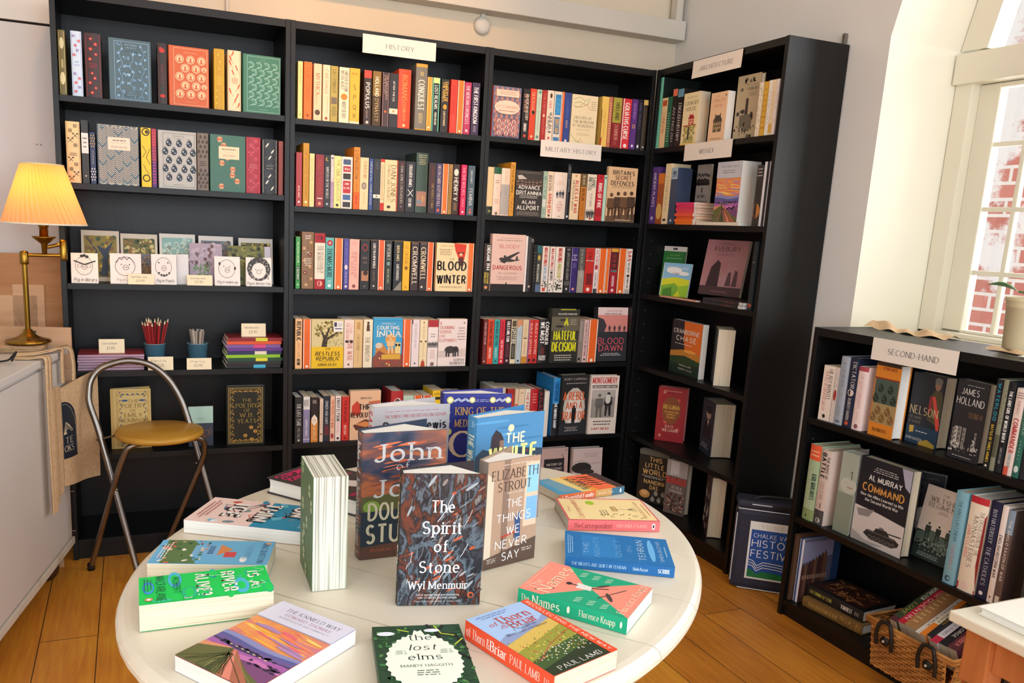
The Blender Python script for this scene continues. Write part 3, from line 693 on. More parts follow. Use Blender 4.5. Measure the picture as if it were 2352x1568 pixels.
def plank_floor():
    m, nt, b = new_mat('oak_floorboards'); N = nt.nodes; L = nt.links
    tc = N.new('ShaderNodeTexCoord'); mp = N.new('ShaderNodeMapping'); mp.inputs['Rotation'].default_value = (0, 0, radians(90)); mp.inputs['Location'].default_value = (.1, .06, 0)
    br = N.new('ShaderNodeTexBrick'); br.inputs['Scale'].default_value = 1; br.inputs['Mortar Size'].default_value = .0016; br.inputs['Brick Width'].default_value = 1.15; br.inputs['Row Height'].default_value = .165; br.offset = .37
    br.inputs['Color1'].default_value = lin('d88f30'); br.inputs['Color2'].default_value = lin('c07626'); br.inputs['Mortar'].default_value = lin('4a2c12'); br.inputs['Bias'].default_value = -.1
    m2 = N.new('ShaderNodeMapping'); m2.inputs['Scale'].default_value = (26, 2.2, 1)
    t = N.new('ShaderNodeTexNoise'); t.inputs['Scale'].default_value = 2.4; t.inputs['Detail'].default_value = 7; t.inputs['Distortion'].default_value = .6
    t2 = N.new('ShaderNodeTexNoise'); t2.inputs['Scale'].default_value = 3.2; t2.inputs['Detail'].default_value = 2
    mx = N.new('ShaderNodeMix'); mx.data_type = 'RGBA'; mx.blend_type = 'OVERLAY'; mx.inputs['Factor'].default_value = .55
    mx2 = N.new('ShaderNodeMix'); mx2.data_type = 'RGBA'; mx2.blend_type = 'OVERLAY'; mx2.inputs['Factor'].default_value = .4
    L.new(tc.outputs['Object'], mp.inputs[0]); L.new(mp.outputs[0], br.inputs['Vector']); L.new(tc.outputs['Object'], m2.inputs[0]); L.new(m2.outputs[0], t.inputs['Vector']); L.new(tc.outputs['Object'], t2.inputs['Vector'])
    L.new(br.outputs['Color'], mx.inputs[6]); L.new(t.outputs['Fac'], mx.inputs[7]); L.new(mx.outputs[2], mx2.inputs[6]); L.new(t2.outputs['Fac'], mx2.inputs[7]); L.new(mx2.outputs[2], b.inputs['Base Color'])
    b.inputs['Roughness'].default_value = .38; MATS['oak'] = m
plank_floor()
def brick_wall():
    m, nt, b = new_mat('whitewashed_brick'); N = nt.nodes; L = nt.links
    tc = N.new('ShaderNodeTexCoord'); sp = N.new('ShaderNodeSeparateXYZ'); cb = N.new('ShaderNodeCombineXYZ')
    L.new(tc.outputs['Object'], sp.inputs[0]); L.new(sp.outputs['Y'], cb.inputs[0]); L.new(sp.outputs['Z'], cb.inputs[1])
    br = N.new('ShaderNodeTexBrick'); br.inputs['Scale'].default_value = 1; br.inputs['Mortar Size'].default_value = .009; br.inputs['Brick Width'].default_value = .2; br.inputs['Row Height'].default_value = .074; br.inputs['Mortar Smooth'].default_value = .3
    br.inputs['Color1'].default_value = lin('b4766a'); br.inputs['Color2'].default_value = lin('a4645a'); br.inputs['Mortar'].default_value = lin('c8c4c0')
    t = N.new('ShaderNodeTexNoise'); t.inputs['Scale'].default_value = 3.2; t.inputs['Detail'].default_value = 8; t.inputs['Roughness'].default_value = .7
    ad = N.new('ShaderNodeMath'); ad.operation = 'MULTIPLY_ADD'; ad.inputs[1].default_value = .11; ad.inputs[2].default_value = -.13   # more limewash higher up the wall
    sm = N.new('ShaderNodeMath'); sm.operation = 'ADD'
    r = N.new('ShaderNodeValToRGB'); r.color_ramp.elements[0].position = .5; r.color_ramp.elements[1].position = .58
    mx = N.new('ShaderNodeMix'); mx.data_type = 'RGBA'; mx.inputs[7].default_value = lin('cac8c8')
    L.new(cb.outputs[0], br.inputs['Vector']); L.new(tc.outputs['Object'], t.inputs['Vector']); L.new(sp.outputs['Z'], ad.inputs[0]); L.new(ad.outputs[0], sm.inputs[0]); L.new(t.outputs['Fac'], sm.inputs[1]); L.new(sm.outputs[0], r.inputs[0])
    L.new(r.outputs[0], mx.inputs[0]); L.new(br.outputs['Color'], mx.inputs[6]); L.new(mx.outputs[2], b.inputs['Base Color']); b.inputs['Roughness'].default_value = .9; MATS['bricks'] = m
brick_wall()
noise_mat('plaster', ['e2dcd4', 'e6e0d8', 'e9e4dc'], 1.4, .85, 3, bump=.05)
noise_mat('plaster_warmlit', ['d6c6ac', 'dccbb2', 'e0d0b8'], 1.4, .85, 3, bump=.05)  # back wall plaster, the spots' warm light tinted into its colour
noise_mat('plaster_cream', ['ece6cf', 'f0ead6', 'f2edda'], 1.2, .8, 3, bump=.05)
noise_mat('ceiling_white', ['dedad2', 'e2ded6'], 1, .9)
noise_mat('gloss_cream', ['e4ddc8', 'eae4d0'], 2, .4)
noise_mat('beam_paint', ['cdc4b6', 'd6cec0'], 2.5, .6)
noise_mat('white_board', ['cfccca', 'd6d3d0'], 1.1, .7)
noise_mat('cabinet_paint', ['cdc6c0', 'd6d0ca', 'dad5d0'], 1.6, .55, 4, bump=.04)
noise_mat('worn_edge', ['b8a88c', 'd6cdbe', 'dcd5c8'], 7, .6)
noise_mat('table_paint', ['dcd2bc', 'dfd7c4', 'e2dbca'], 2.2, .33, 4)
noise_mat('canvas', ['c8a67c', 'd2b088', 'd8b890'], 90, .95, 2, bump=.25)
noise_mat('card_board', ['a8764a', 'b4825a', 'bc8c60'], 3, .85, 5, stretch=(1, 1, 9), bump=.12)
noise_mat('card_light', ['c49a74', 'cfa682', 'd6ae8a'], 3, .8, 4, stretch=(1, 1, 6), bump=.08)
noise_mat('brass', ['7a5a20', '94702a', 'a88238'], 4, .28, metal=1)
noise_mat('steel', ['7c7670', '8c8680', '9a948c'], 5, .33, metal=1)
noise_mat('seat_lacquer', ['b8862c', 'c08e32', 'c89838'], 3, .35, 4, stretch=(1, 6, 1))
noise_mat('pine', ['a8602e', 'b46c38', 'c07844'], 3, .5, 5, stretch=(9, 9, 1.2), distort=.5)
noise_mat('dark_oak', ['2c1a10', '3c2416', '4a2e1c'], 4, .45, 5, stretch=(6, 6, 1))
noise_mat('wicker', ['8a5420', 'b07432', 'c88c48'], 14, .6, 3)
noise_mat('dusk', ['e88a5c', 'f0a05a', 'd87a7c', '9a88b4'], 9, .5, 5, stretch=(1, 1, 5), distort=.8)
noise_mat('marbled', ['0e0d11', '1a181e', '34363e', '121116', '5c6a76', '141217', '6a3424', '1a171d', '7c7a78', '121014'], 10, .35, 8, stretch=(1.4, 1, .8), distort=2.6, rot=(0, .9, 0))
noise_mat('storm', ['1f2a40', '3c4458', '7a5048', 'b86a44', '34384c'], 9, .35, 5, stretch=(1, 1, 3.2), distort=.7)
noise_mat('avebury', ['b89498', 'b07c80', 'a06a70'], 5, .4, 3)
noise_mat('navy_nylon', ['20222e', '26283a'], 60, .7, 2)
page_mat('paper', 'e6d9be', 'cdbd9e', 500)
page_mat('paper_white', 'ecebe4', 'dcdad2', 700)
page_mat('paper_fanned', 'e2e0d0', '6a6858', 420)
MATS['dark_gap'] = mat('241c16', .9)

# ---------------------------------------------------------------- the room
XB, YB, ZC, YF, XL = 2.685, .285, 3.0, -5.35, -1.6
mb = MB(); mb.box((XL-.1, YF-.1, -.08), (3.1, YB+.1, 0), 'M:oak'); struct(mb, 'floor', label='honey oak floorboards of the shop', cat='floor')
mb = MB(); mb.box((XL-.1, YF-.1, ZC), (3.1, YB+.1, ZC+.08), 'M:ceiling_white'); struct(mb, 'ceiling')
mb = MB(); mb.box((XL-.1, YB, 0), (XB+.3, YB+.1, ZC), 'M:plaster_warmlit'); struct(mb, 'wall_back')
mb = MB(); mb.box((XL-.1, YF, 0), (XL, YB, ZC), 'M:plaster'); struct(mb, 'wall_left')
# front wall with assumed shop windows behind the viewer
mb = MB()
for a, b_ in (((XL, YF-.1, 0), (-.6, YF, ZC)), ((2.4, YF-.1, 0), (3.1, YF, ZC)), ((-.6, YF-.1, 0), (2.4, YF, .75)), ((-.6, YF-.1, 2.65), (2.4, YF, ZC))): mb.box(a, b_, 'M:plaster')
struct(mb, 'wall_front')
# right wall with a deep arched window opening; y runs from Y0 to Y1
Y0, Y1, ZS, ZA, RISE, XW = -.957, -2.2, 1.0, 2.02, .55, 2.98
def arch(t): return Y0 + (Y1 - Y0) * t, ZA + RISE * max(0, 1 - (2*t - 1)**2) ** .5
mb = MB(); NA = 24
mb.box((XB, Y0, 0), (XB+.3, YB, ZC), 'M:plaster'); mb.box((XB, YF, 0), (XB+.3, Y1, ZC), 'M:plaster'); mb.box((XB, Y1, 0), (XB+.3, Y0, ZS-.02), 'M:plaster')
for i in range(NA):
    (ya, za), (yb, zb) = arch(i/NA), arch((i+1)/NA)
    mb.add([(XB, ya, za), (XB, yb, zb), (XB, yb, ZC), (XB, ya, ZC), (XB+.3, ya, za), (XB+.3, yb, zb), (XB+.3, yb, ZC), (XB+.3, ya, ZC)], [(0,1,2,3), (4,7,6,5)], 'M:plaster')
struct(mb, 'wall_right')
mb = MB()
P = [(Y0, ZS)] + [arch(i/NA) for i in range(NA+1)] + [(Y1, ZS)]
def rev(y, z, k):  # the reveal closes in a little towards the frame
    yc = (Y0+Y1)/2; return (XB + (XW-XB)*k, yc + (y-yc)*(1 - .09*k), z - (.03*k if z > ZA-.01 else 0))
for (ya, za), (yb, zb) in zip(P, P[1:]):
    mb.add([rev(ya, za, 0), rev(yb, zb, 0), rev(yb, zb, 1.35), rev(ya, za, 1.35)], [(0,1,2,3)], 'M:plaster_cream', True)
struct(mb, 'trim_1')   # the plastered reveal
mb = MB(); mb.box((XB-.01, Y1, ZS-.03), (XW+.1, Y0, ZS), 'M:gloss_cream'); struct(mb, 'trim_2')  # sill
# window
win = D.objects.new('window_1', None); col.objects.link(win); tag(win, 'arched white window of small panes looking on bricks', 'window', kind='structure')
WY0, WY1 = -1.013, -2.145
def bar(mb, a, b_, m='M:gloss_cream'): mb.bbox(a, b_, m, .004)
fr = MB()
bar(fr, (XW-.02, WY0-.065, ZS), (XW+.07, WY0, 1.98)); bar(fr, (XW-.02, WY1, ZS), (XW+.07, WY1+.065, 1.98)); bar(fr, (XW-.04, WY1, 1.876), (XW+.07, WY0, 1.978)); bar(fr, (XW-.02, WY1, ZS), (XW+.07, WY0, ZS+.018))
A0 = [rev(y, z, 1) for y, z in [arch(i/NA) for i in range(NA+1)]]
yc = (Y0+Y1)/2
for p, q in zip(A0, A0[1:]):
    a = [(x_, y, max(z, 1.975)) for x_ in (XW-.02, XW+.06) for y, z in ((p[1], p[2]), (q[1], q[2]), (yc+(q[1]-yc)*.83, 1.975+(q[2]-1.975)*.83), (yc+(p[1]-yc)*.83, 1.975+(p[2]-1.975)*.83))]
    fr.add(a, [(0,1,2,3), (7,6,5,4), (2,6,7,3), (0,4,5,1)], 'M:gloss_cream')
fr.build('window_frame', win)
sa = MB(); SY0, SY1 = WY0-.065, WY1+.065
bar(sa, (XW+.02, SY0-.075, ZS+.018), (XW+.06, SY0, 1.874)); bar(sa, (XW+.02, SY1, ZS+.018), (XW+.06, SY1+.075, 1.874)); bar(sa, (XW+.021, SY1, 1.858), (XW+.059, SY0, 1.8735)); bar(sa, (XW+.02, SY1, ZS+.018), (XW+.06, SY0, ZS+.028))
for z in (1.233, 1.452, 1.671): bar(sa, (XW+.03, SY1, z-.008), (XW+.055, SY0, z+.008))
gy0, gy1 = -1.153, SY1+.075
for i in range(1, 8): y = gy0 + (gy1-gy0)*i/8; bar(sa, (XW+.031, y-.008, ZS+.021), (XW+.0535, y+.008, 1.872))
sa.build('sash', win)
gm, nt, b = new_mat('window_glass'); N = nt.nodes; nt.nodes.remove(b)
tr = N.new('ShaderNodeBsdfTransparent'); gl = N.new('ShaderNodeBsdfGlossy'); gl.inputs['Roughness'].default_value = .02; lw = N.new('ShaderNodeFresnel'); lw.inputs[0].default_value = 1.3; ms = N.new('ShaderNodeMixShader')
nt.links.new(lw.outputs[0], ms.inputs[0]); nt.links.new(tr.outputs[0], ms.inputs[1]); nt.links.new(gl.outputs[0], ms.inputs[2]); nt.links.new(ms.outputs[0], N['Material Output'].inputs[0]); MATS['glass'] = gm
g = MB(); g.box((XW+.042, SY1, ZS+.02), (XW+.045, SY0, 1.88), 'M:glass'); g.build('glass', win)
g = MB(); pts = [(yc+(p[1]-yc)*.84, 1.975+(max(p[2], 1.975)-1.975)*.84) for p in A0]; g.prism(pts, XW+.03, XW+.033, 'M:glass', f=lambda a, b, h: (h, a, b)); g.build('fanlight_glass', win)
for k, (nm, lb, fn, w0, w1) in enumerate((('assumed_shopfront_window', 'assumed wide shop-front window', lambda a, b, d: (a, YF-.02+d, b), -.45, 2.25), ('far_fill_frame', 'added frame of an assumed side window', lambda a, b, d: (XB-.002+d, a, b), -4.32, -3.18), ('side_fill_frame', 'added frame round the side fill', lambda a, b, d: (XL-.02+d, a, b), -4.55, -2.85))):  # assumed window frames; the last frame is added round the side fill light
    mb = MB()
    for a0, a1, b0, b1 in ((w0-.05, w0, .82, 2.58), (w1, w1+.05, .82, 2.58), (w0, w1, .82, .87), (w0, w1, 2.53, 2.58)):
        P0, P1 = fn(a0, b0, 0), fn(a1, b1, .04); mb.box([min(p) for p in zip(P0, P1)], [max(p) for p in zip(P0, P1)], 'M:gloss_cream')
    struct(mb, nm)
mb = MB(); mb.box((4.05, -7, -.5), (4.3, 4, 5), 'M:bricks'); struct(mb, 'wall_outside')
# boxed beam, pipes and panel on the back wall
mb = MB(); mb.bbox((-.9, .2, 2.211), (XB-.012, YB, 2.296), 'M:beam_paint', .004); struct(mb, 'beam')
mb = MB(); mb.bbox((XB-.06, .215, 2.296), (XB-.025, YB-.02, ZC), 'M:beam_paint', .006); struct(mb, 'trim_3')
mb = MB(); mb.tube([(.603, YB-.008, 2.0), (.603, YB-.008, 2.21)], .007, 'M:beam_paint'); struct(mb, 'trim_4')
mb = MB(); mb.box((XL, YB-.022, 0), (-.004, YB, 1.942), 'M:white_board'); mb.box((XL, YB-.006, 1.942), (-.004, YB-.001, 1.952), 'M:dark_gap'); mb.box((XL, YB-.018, 1.952), (-.004, YB, 2.2), 'M:ceiling_white')
for x in (-.079, -.066): mb.lathe([(0, -.001), (.003, 0)], '4a4440', 10, M=Matrix.Translation((x, YB-.0225, 1.528)) @ Matrix.Rotation(pi/2, 4, 'X'))
struct(mb, 'trim_5')
mb = MB()
for (a, r0) in ((0, .036),): mb.lathe([(0, .0), (.036, .0), (.038, .008), (.034, .02), (.02, .025), (0, .026)], 'd8d2c8', 28, M=Matrix.Translation((1.674, YB, 2.165)) @ Matrix.Rotation(pi/2, 4, 'X'))
sd = thing('smoke_sensor', 'small round white sensor hanging under the boxed beam', 'sensor'); mb.build('housing', sd)
mb = MB(); mb.bbox((1.666, YB-.016, 2.19), (1.684, YB-.001, 2.212), 'ccc6bc', .003); mb.build('bracket', sd)
mb = MB(); mb.box((2.669, -.768, 2.02), (2.6835, -.756, 2.062), '6a6258'); mb.lathe([(0, 0), (.003, .001)], '2a2622', 8, M=Matrix.Translation((2.6688, -.762, 2.05)) @ Matrix.Rotation(-pi/2, 4, 'Y'))
tag(mb.build('wall_bracket'), 'small grey metal bracket fixing the ARCHITECTURE bookcase to the wall', 'bracket')
# ---------------------------------------------------------------- bookcases
def bookcase(label, M, W, Hh, shelves, Dp=.28, pins=()):
    root = thing('bookcase', label, 'bookcase', 'black bookcases', M); T = .018
    for k, x in enumerate((0, W-T)):
        mb = MB(); mb.bbox((x, 0, 0), (x+T, Dp, Hh), BW, .0012)
        if k in pins:
            xi = x+T+.0002 if k == 0 else x-.0002
            for z in [.2+.064*i for i in range(int((Hh-.3)/.064))]:
                for y in (.04, .24): mb.add([(xi, y+.003*cos(a), z+.003*sin(a)) for a in [i*pi/4 for i in range(8)]], [range(8)], '5c5a58')
        mb.build('side_panel', root)
    mb = MB(); mb.bbox((T, .002, Hh-.028), (W-T, Dp, Hh-.001), BW, .001); mb.build('top_panel', root)
    mb = MB(); mb.box((T, Dp-.006, .04), (W-T, Dp-.001, Hh-.02), BW); mb.build('back_panel', root)
    for z in shelves:
        mb = MB(); mb.bbox((T+.0005, .003, z-.021), (W-T-.0005, Dp-.007, z), BW, .001); mb.build('shelf', root)
    mb = MB(); mb.box((T, .012, .0), (W-T, .03, shelves[-1]-.021), BW); mb.build('plinth', root)
    return root
bookcase('tall black bookcase beside the brass lamp with cards and pencils', Matrix.Translation((0, 0, 0)), .799, 2.02, [1.6813, 1.3914, 1.0427, 0.7231, 0.4072, 0.078], pins=(1,))
bookcase('tall black bookcase under the HISTORY sign', Matrix.Translation((.8, 0, 0)), .799, 2.02, [1.6762, 1.3535, 1.0368, 0.7171, 0.41, 0.078], pins=(1,))
bookcase('tall black bookcase wearing the MILITARY HISTORY sign in the corner', Matrix.Translation((1.6, 0, 0)), .799, 2.02, [1.6783, 1.3603, 1.0405, 0.723, 0.38, 0.078], pins=(1,))
bookcase('tall black bookcase under the ARCHITECTURE sign, its end panel facing out', Matrix.Translation((2.4, -.001, 0)) @ Matrix.Rotation(-pi/2, 4, 'Z'), .785, 2.02, [1.687, 1.36, 1.046, 0.72, 0.386, 0.078], pins=(0,))
bookcase('low black bookcase under the SECOND-HAND sign below the window', Matrix.Translation((2.36, -1.11, 0)) @ Matrix.Rotation(-pi/2, 4, 'Z'), .8, 1.033, [0.727, 0.372, 0.06], pins=(0,))
def sign(txt, label, M, w=.296, h=.068, a=.2, b_=.8, droop=0):
    mb = MB(); mb.grid(lambda u, v: (u*w, -.0012 - droop*(1-v)**2 + .004*sin(u*3)*droop*50, h*v), 8, 3, 'ece4d8'); mb.grid(lambda u, v: (u*w, -.0004 - droop*(1-v)**2 + .004*sin(u*3)*droop*50, h*v), 8, 3, 'ece4d8')
    c = Canvas(mb, lambda x, y, k: (x, -.0018 - droop*(y/h)**2 + .004*sin(x/w*3)*droop*50, h-y), w, h); c.text(txt, '6a6a70', a, b_, .52, .24, 's')
    o = mb.build('shelf_sign', None, M); tag(o, label, 'sign', 'printed section signs on the bookcases')
RX = Matrix.Rotation(-pi/2, 4, 'Z')
sign('HISTORY', 'white card sign reading HISTORY on the top edge of a bookcase', Matrix.Translation((1.071, -.0005, 1.938)), a=.31, b_=.7)
sign('MILITARY HISTORY', 'white card sign reading MILITARY HISTORY below the top shelf', Matrix.Translation((1.853, -.0005, 1.615)), a=.08, b_=.92, droop=.002)
sign('ARCHITECTURE', 'white card sign reading ARCHITECTURE on the corner bookcase', Matrix.Translation((2.398, -.257, 1.947)) @ RX, a=.16, b_=.84, droop=.003)
sign('WESSEX', 'white card sign reading WESSEX below the architecture books', Matrix.Translation((2.398, -.254, 1.62)) @ RX, a=.33, b_=.64)
sign('SECOND-HAND', 'white card sign reading SECOND-HAND on the low bookcase', Matrix.Translation((2.358, -1.35, .964)) @ RX, w=.285, a=.2, b_=.8)

# ---------------------------------------------------------------- oval table
TC = Vector((.765, -1.806)); TA = math.atan2(.679, .734); ZT = .70
tb = thing('oval_table', 'cream painted oval table carrying the new books', 'table', M=Matrix.Translation((TC.x, TC.y, 0)) @ Matrix.Rotation(TA, 4, 'Z'))
SA, SB = .629, .493
def leaf(t0, t1):
    layers = ((.03, ZT-.034), (.006, ZT-.031), (0, ZT-.022), (0, ZT-.014), (.004, ZT-.006), (.012, ZT-.001), (.022, ZT))
    n = 16; rings = []
    for d, z in layers:
        a, b_ = SA-d, SB-d; ta, tb_ = max(-a, t0), min(a, t1); r = []
        ts = [ta + (tb_-ta)*(.5-.5*cos(pi*i/n)) for i in range(n+1)]
        r += [(t, -b_*max(0, 1-(t/a)**2)**.5, z) for t in ts] + [(t, b_*max(0, 1-(t/a)**2)**.5, z) for t in reversed(ts)]
        rings.append(r)
    mb = MB(); m = len(rings[0]); vs = [p for r in rings for p in r]
    fs = [(k*m+i, k*m+(i+1) % m, (k+1)*m+(i+1) % m, (k+1)*m+i) for k in range(len(rings)-1) for i in range(m)]
    mb.add(vs, fs, 'M:table_paint', False); mb.add(vs, [list(range(m))[::-1], list(range(m*(len(rings)-1), m*len(rings)))], 'M:table_paint')
    return mb
cuts = [-.7, -.33, -.178, .004, .213, .42, .7]
for a, b_ in zip(cuts, cuts[1:]): leaf(a+.0014, b_-.0014).build('table_leaf', tb)
mb = MB(); ap = [(SA*.8*cos(t), SB*.8*sin(t)) for t in [2*pi*i/40 for i in range(40)]]; api = [(x*.96, y*.96) for x, y in ap]
for i in range(40):
    j = (i+1) % 40; vs = [(*ap[i], ZT-.035), (*ap[j], ZT-.035), (*ap[j], ZT-.11), (*ap[i], ZT-.11), (*api[i], ZT-.035), (*api[j], ZT-.035), (*api[j], ZT-.11), (*api[i], ZT-.11)]
    mb.add(vs, [(0,1,2,3), (7,6,5,4), (3,2,6,7)], 'M:dark_oak')
mb.build('apron', tb)
for sx in (-1, 1):
    for sy in (-1, 1):
        mb = MB(); c = (.40*sx, .27*sy, 0)
        mb.lathe([(0, 0), (.018, 0), (.024, .02), (.016, .05), (.024, .08), (.03, .2), (.034, .34), (.022, .36), (.034, .38), (.024, .41), (.038, .46), (.04, .52), (.03, .56), (.036, .58), (.036, ZT-.036)], 'M:dark_oak', 20, c); mb.build('leg', tb)

# ---------------------------------------------------------------- white cabinet
CA, CB = Vector((.006, -.079)), Vector((-.249, -1.261))
d = (CB-CA).normalized(); ang = math.atan2(d.y, d.x); cl = (CB-CA).length + .5
cb = thing('counter_cabinet', 'white painted counter cabinet under the brass lamp', 'cabinet', M=Matrix.Translation((CA.x, CA.y, 0)) @ Matrix.Rotation(ang, 4, 'Z'))
# local: x along the front face towards the viewer, -y into the cabinet
mb = MB(); mb.box((.012, -.44, .125), (cl, -.006, .803), 'M:cabinet_paint'); mb.build('body', cb)
mb = MB(); mb.bbox((-.004, -.455, .803), (cl, .012, .827), 'M:cabinet_paint', .004); mb.build('worktop', cb)
mb = MB(); mb.bbox((-.002, -.45, .1), (cl, .008, .127), 'M:worn_edge', .003); mb.build('base_rail', cb)
mb = MB(); mb.bbox((.045, -.006, .135), (cl, .004, .79), 'M:cabinet_paint', .002); mb.build('front_panel', cb)
mb = MB(); mb.bbox((.014, -.006, .135), (.041, .003, .795), 'M:worn_edge', .002); mb.build('corner_stile', cb)
for x in (.08, cl-.1):
    mb = MB(); mb.lathe([(0, 0), (.03, 0), (.045, .02), (.048, .05), (.035, .08), (.03, .1)], 'M:dark_oak', 18, (x, -.075, 0)); mb.build('bun_foot', cb)
    mb = MB(); mb.lathe([(0, 0), (.03, 0), (.045, .02), (.048, .05), (.035, .08), (.03, .1)], 'M:dark_oak', 18, (x, -.38, 0)); mb.build('bun_foot', cb)

# ---------------------------------------------------------------- brass lamp
LB = Vector((-.098, -.135, .8525))
lp = thing('table_lamp', 'brass swing-arm lamp with a pleated yellow shade, lit', 'lamp', M=Matrix.Translation(LB))
mb = MB(); mb.lathe([(0, 0), (.068, 0), (.072, .004), (.068, .01), (.05, .014), (.03, .022), (.018, .032), (.012, .045), (0, .046)], 'M:brass', 36); mb.build('base', lp)
mb = MB(); mb.tube([(0, 0, .04), (0, 0, .27)], .0085, 'M:brass', 16); mb.lathe([(0, .262), (.013, .262), (.014, .268), (.014, .3), (.011, .305), (0, .307)], 'M:brass', 20); mb.build('pole', lp)
ax = .118
mb = MB(); mb.tube([(.005, 0, .293), (ax-.004, .012, .293)], .0062, 'M:brass', 12); mb.lathe([(0, .278), (.011, .278), (.012, .284), (.012, .34), (.008, .346), (0, .347)], 'M:brass', 18, (ax, .012, 0)); mb.build('swing_arm', lp)
mb = MB(); mb.tube([(ax-.008, .012, .33), (.062, .002, .318)], .006, 'M:brass', 12); mb.lathe([(0, .298), (.008, .3), (.01, .33), (.02, .338), (.034, .35), (.038, .355), (.03, .353), (.012, .35), (0, .35)], 'M:brass', 26, (.062, 0, 0)); mb.build('drip_cup', lp)
mb = MB(); mb.lathe([(0, .35), (.0135, .35), (.0135, .385), (.0165, .388), (.016, .4), (0, .4)], 'M:brass', 20, (.062, 0, 0)); mb.build('candle_socket', lp)
mm, nt, b = new_mat('pleated_shade'); N = nt.nodes; nt.nodes.remove(b)
df = N.new('ShaderNodeBsdfDiffuse'); tl = N.new('ShaderNodeBsdfTranslucent'); ms = N.new('ShaderNodeMixShader'); ms.inputs[0].default_value = .5
df.inputs[0].default_value = lin('ead2a4'); tl.inputs[0].default_value = lin('f0a60a'); nt.links.new(df.outputs[0], ms.inputs[1]); nt.links.new(tl.outputs[0], ms.inputs[2]); nt.links.new(ms.outputs[0], N['Material Output'].inputs[0]); MATS['shade'] = mm
mb = MB(); SC = (.066, 0); npl = 44
def shade(u, v, off=0):
    k = int(round(u*npl*2)); tw = .35*(1-v); a = 2*pi*u + tw; r = (.127 + (.0615-.127)*v) + (.0036 if k % 2 else -.0036) + off
    return (SC[0] + r*cos(a), SC[1] + r*sin(a), .397 + .19*v)
mb.grid(shade, npl*2, 6, 'M:shade', False); shd = mb.build('lamp_shade', lp)
for z, r in ((.397, .129), (.587, .064)):
    mb = MB(); mb.tube([(SC[0]+r*cos(2*pi*i/48), SC[1]+r*sin(2*pi*i/48), z) for i in range(48)], .0028, 'e8d8a8' if z > .5 else 'ece6d0', 6, True); mb.build('shade_trim', shd)
bm_, nt, b = new_mat('bulb_glow'); b.inputs['Emission Color'].default_value = (1, .68, .28, 1); b.inputs['Emission Strength'].default_value = 6; MATS['bulb'] = bm_
mb = MB(); mb.ball((.064, 0, .455), .024, 'M:bulb', (1, 1, 1.35)); mb.build('bulb', lp)
lamp('table_lamp_bulb', 'POINT', (LB.x+.064, LB.y, LB.z+.505), 1.0, (1, .58, .16), shadow_soft_size=.03)

# ---------------------------------------------------------------- folding stool-chair
LOOP = [(.229,-.252,.012),(.154,-.18,.342),(.107,-.137,.541),(.082,-.116,.625),(.08,-.107,.665),(.088,-.098,.71),(.114,-.084,.745),(.162,-.07,.765),(.22,-.059,.772),(.287,-.052,.754),(.346,-.055,.704),(.39,-.067,.628),(.416,-.083,.547),(.447,-.109,.426),(.489,-.145,.254),(.531,-.187,.062),(.541,-.196,.012)]
def smooth(P, n=5):
    P = [Vector(p) for p in P]; out = []
    for i in range(len(P)-1):
        p0, p1, p2, p3 = P[max(i-1, 0)], P[i], P[i+1], P[min(i+2, len(P)-1)]
        for k in range(n):
            t = k/n; out.append(.5*((2*p1) + (p2-p0)*t + (2*p0-5*p1+4*p2-p3)*t*t + (3*p1-p0-3*p2+p3)*t**3))
    return out + [P[-1]]
ch = thing('folding_chair', 'folding steel tube chair with a round tan seat', 'chair', loc=(.3, -.15, 0)); CM = Matrix.Translation((-.3, .15, 0))
mb = MB(); mb.tube(smooth(LOOP), .0115, 'M:steel', 14); mb.build('back_frame', ch, CM)
for k, P in enumerate(([(.065,-.104,.012),(.154,-.193,.346),(.191,-.222,.464),(.216,-.227,.497),(.278,-.215,.507)], [(.313,-.046,.012),(.445,-.129,.364),(.466,-.155,.454),(.454,-.169,.495),(.40,-.185,.507)])):
    mb = MB(); mb.tube(smooth(P), .0105, 'M:steel', 14); mb.build('rear_leg', ch, CM)
mb = MB(); mb.tube([(.222,-.246,.045), (.536,-.19,.045)], .005, 'M:steel', 10); mb.tube([(.1,-.134,.5), (.16,-.16,.52)], .004, 'M:steel', 8); mb.tube([(.278,-.215,.507), (.40,-.185,.507)], .0105, 'M:steel', 12); mb.build('cross_bar', ch, CM)
mb = MB(); mb.lathe([(0, .516), (.142, .516), (.149, .521), (.152, .528), (.149, .536), (.142, .539), (0, .541)], 'M:seat_lacquer', 48, (.312, -.172, 0)); mb.build('seat', ch, CM)
for p in (LOOP[0], LOOP[-1], (.065,-.104,.012), (.313,-.046,.012)):
    mb = MB(); mb.lathe([(0, -.012), (.013, -.012), (.0135, .012), (.012, .014)], '1a1816', 14, p); mb.build('foot_cap', ch, CM)
for p in ((.162, -.19, .33), (.44, -.118, .39)):
    mb = MB(); mb.ball(p, .007, 'M:steel'); mb.build('rivet', ch, CM)

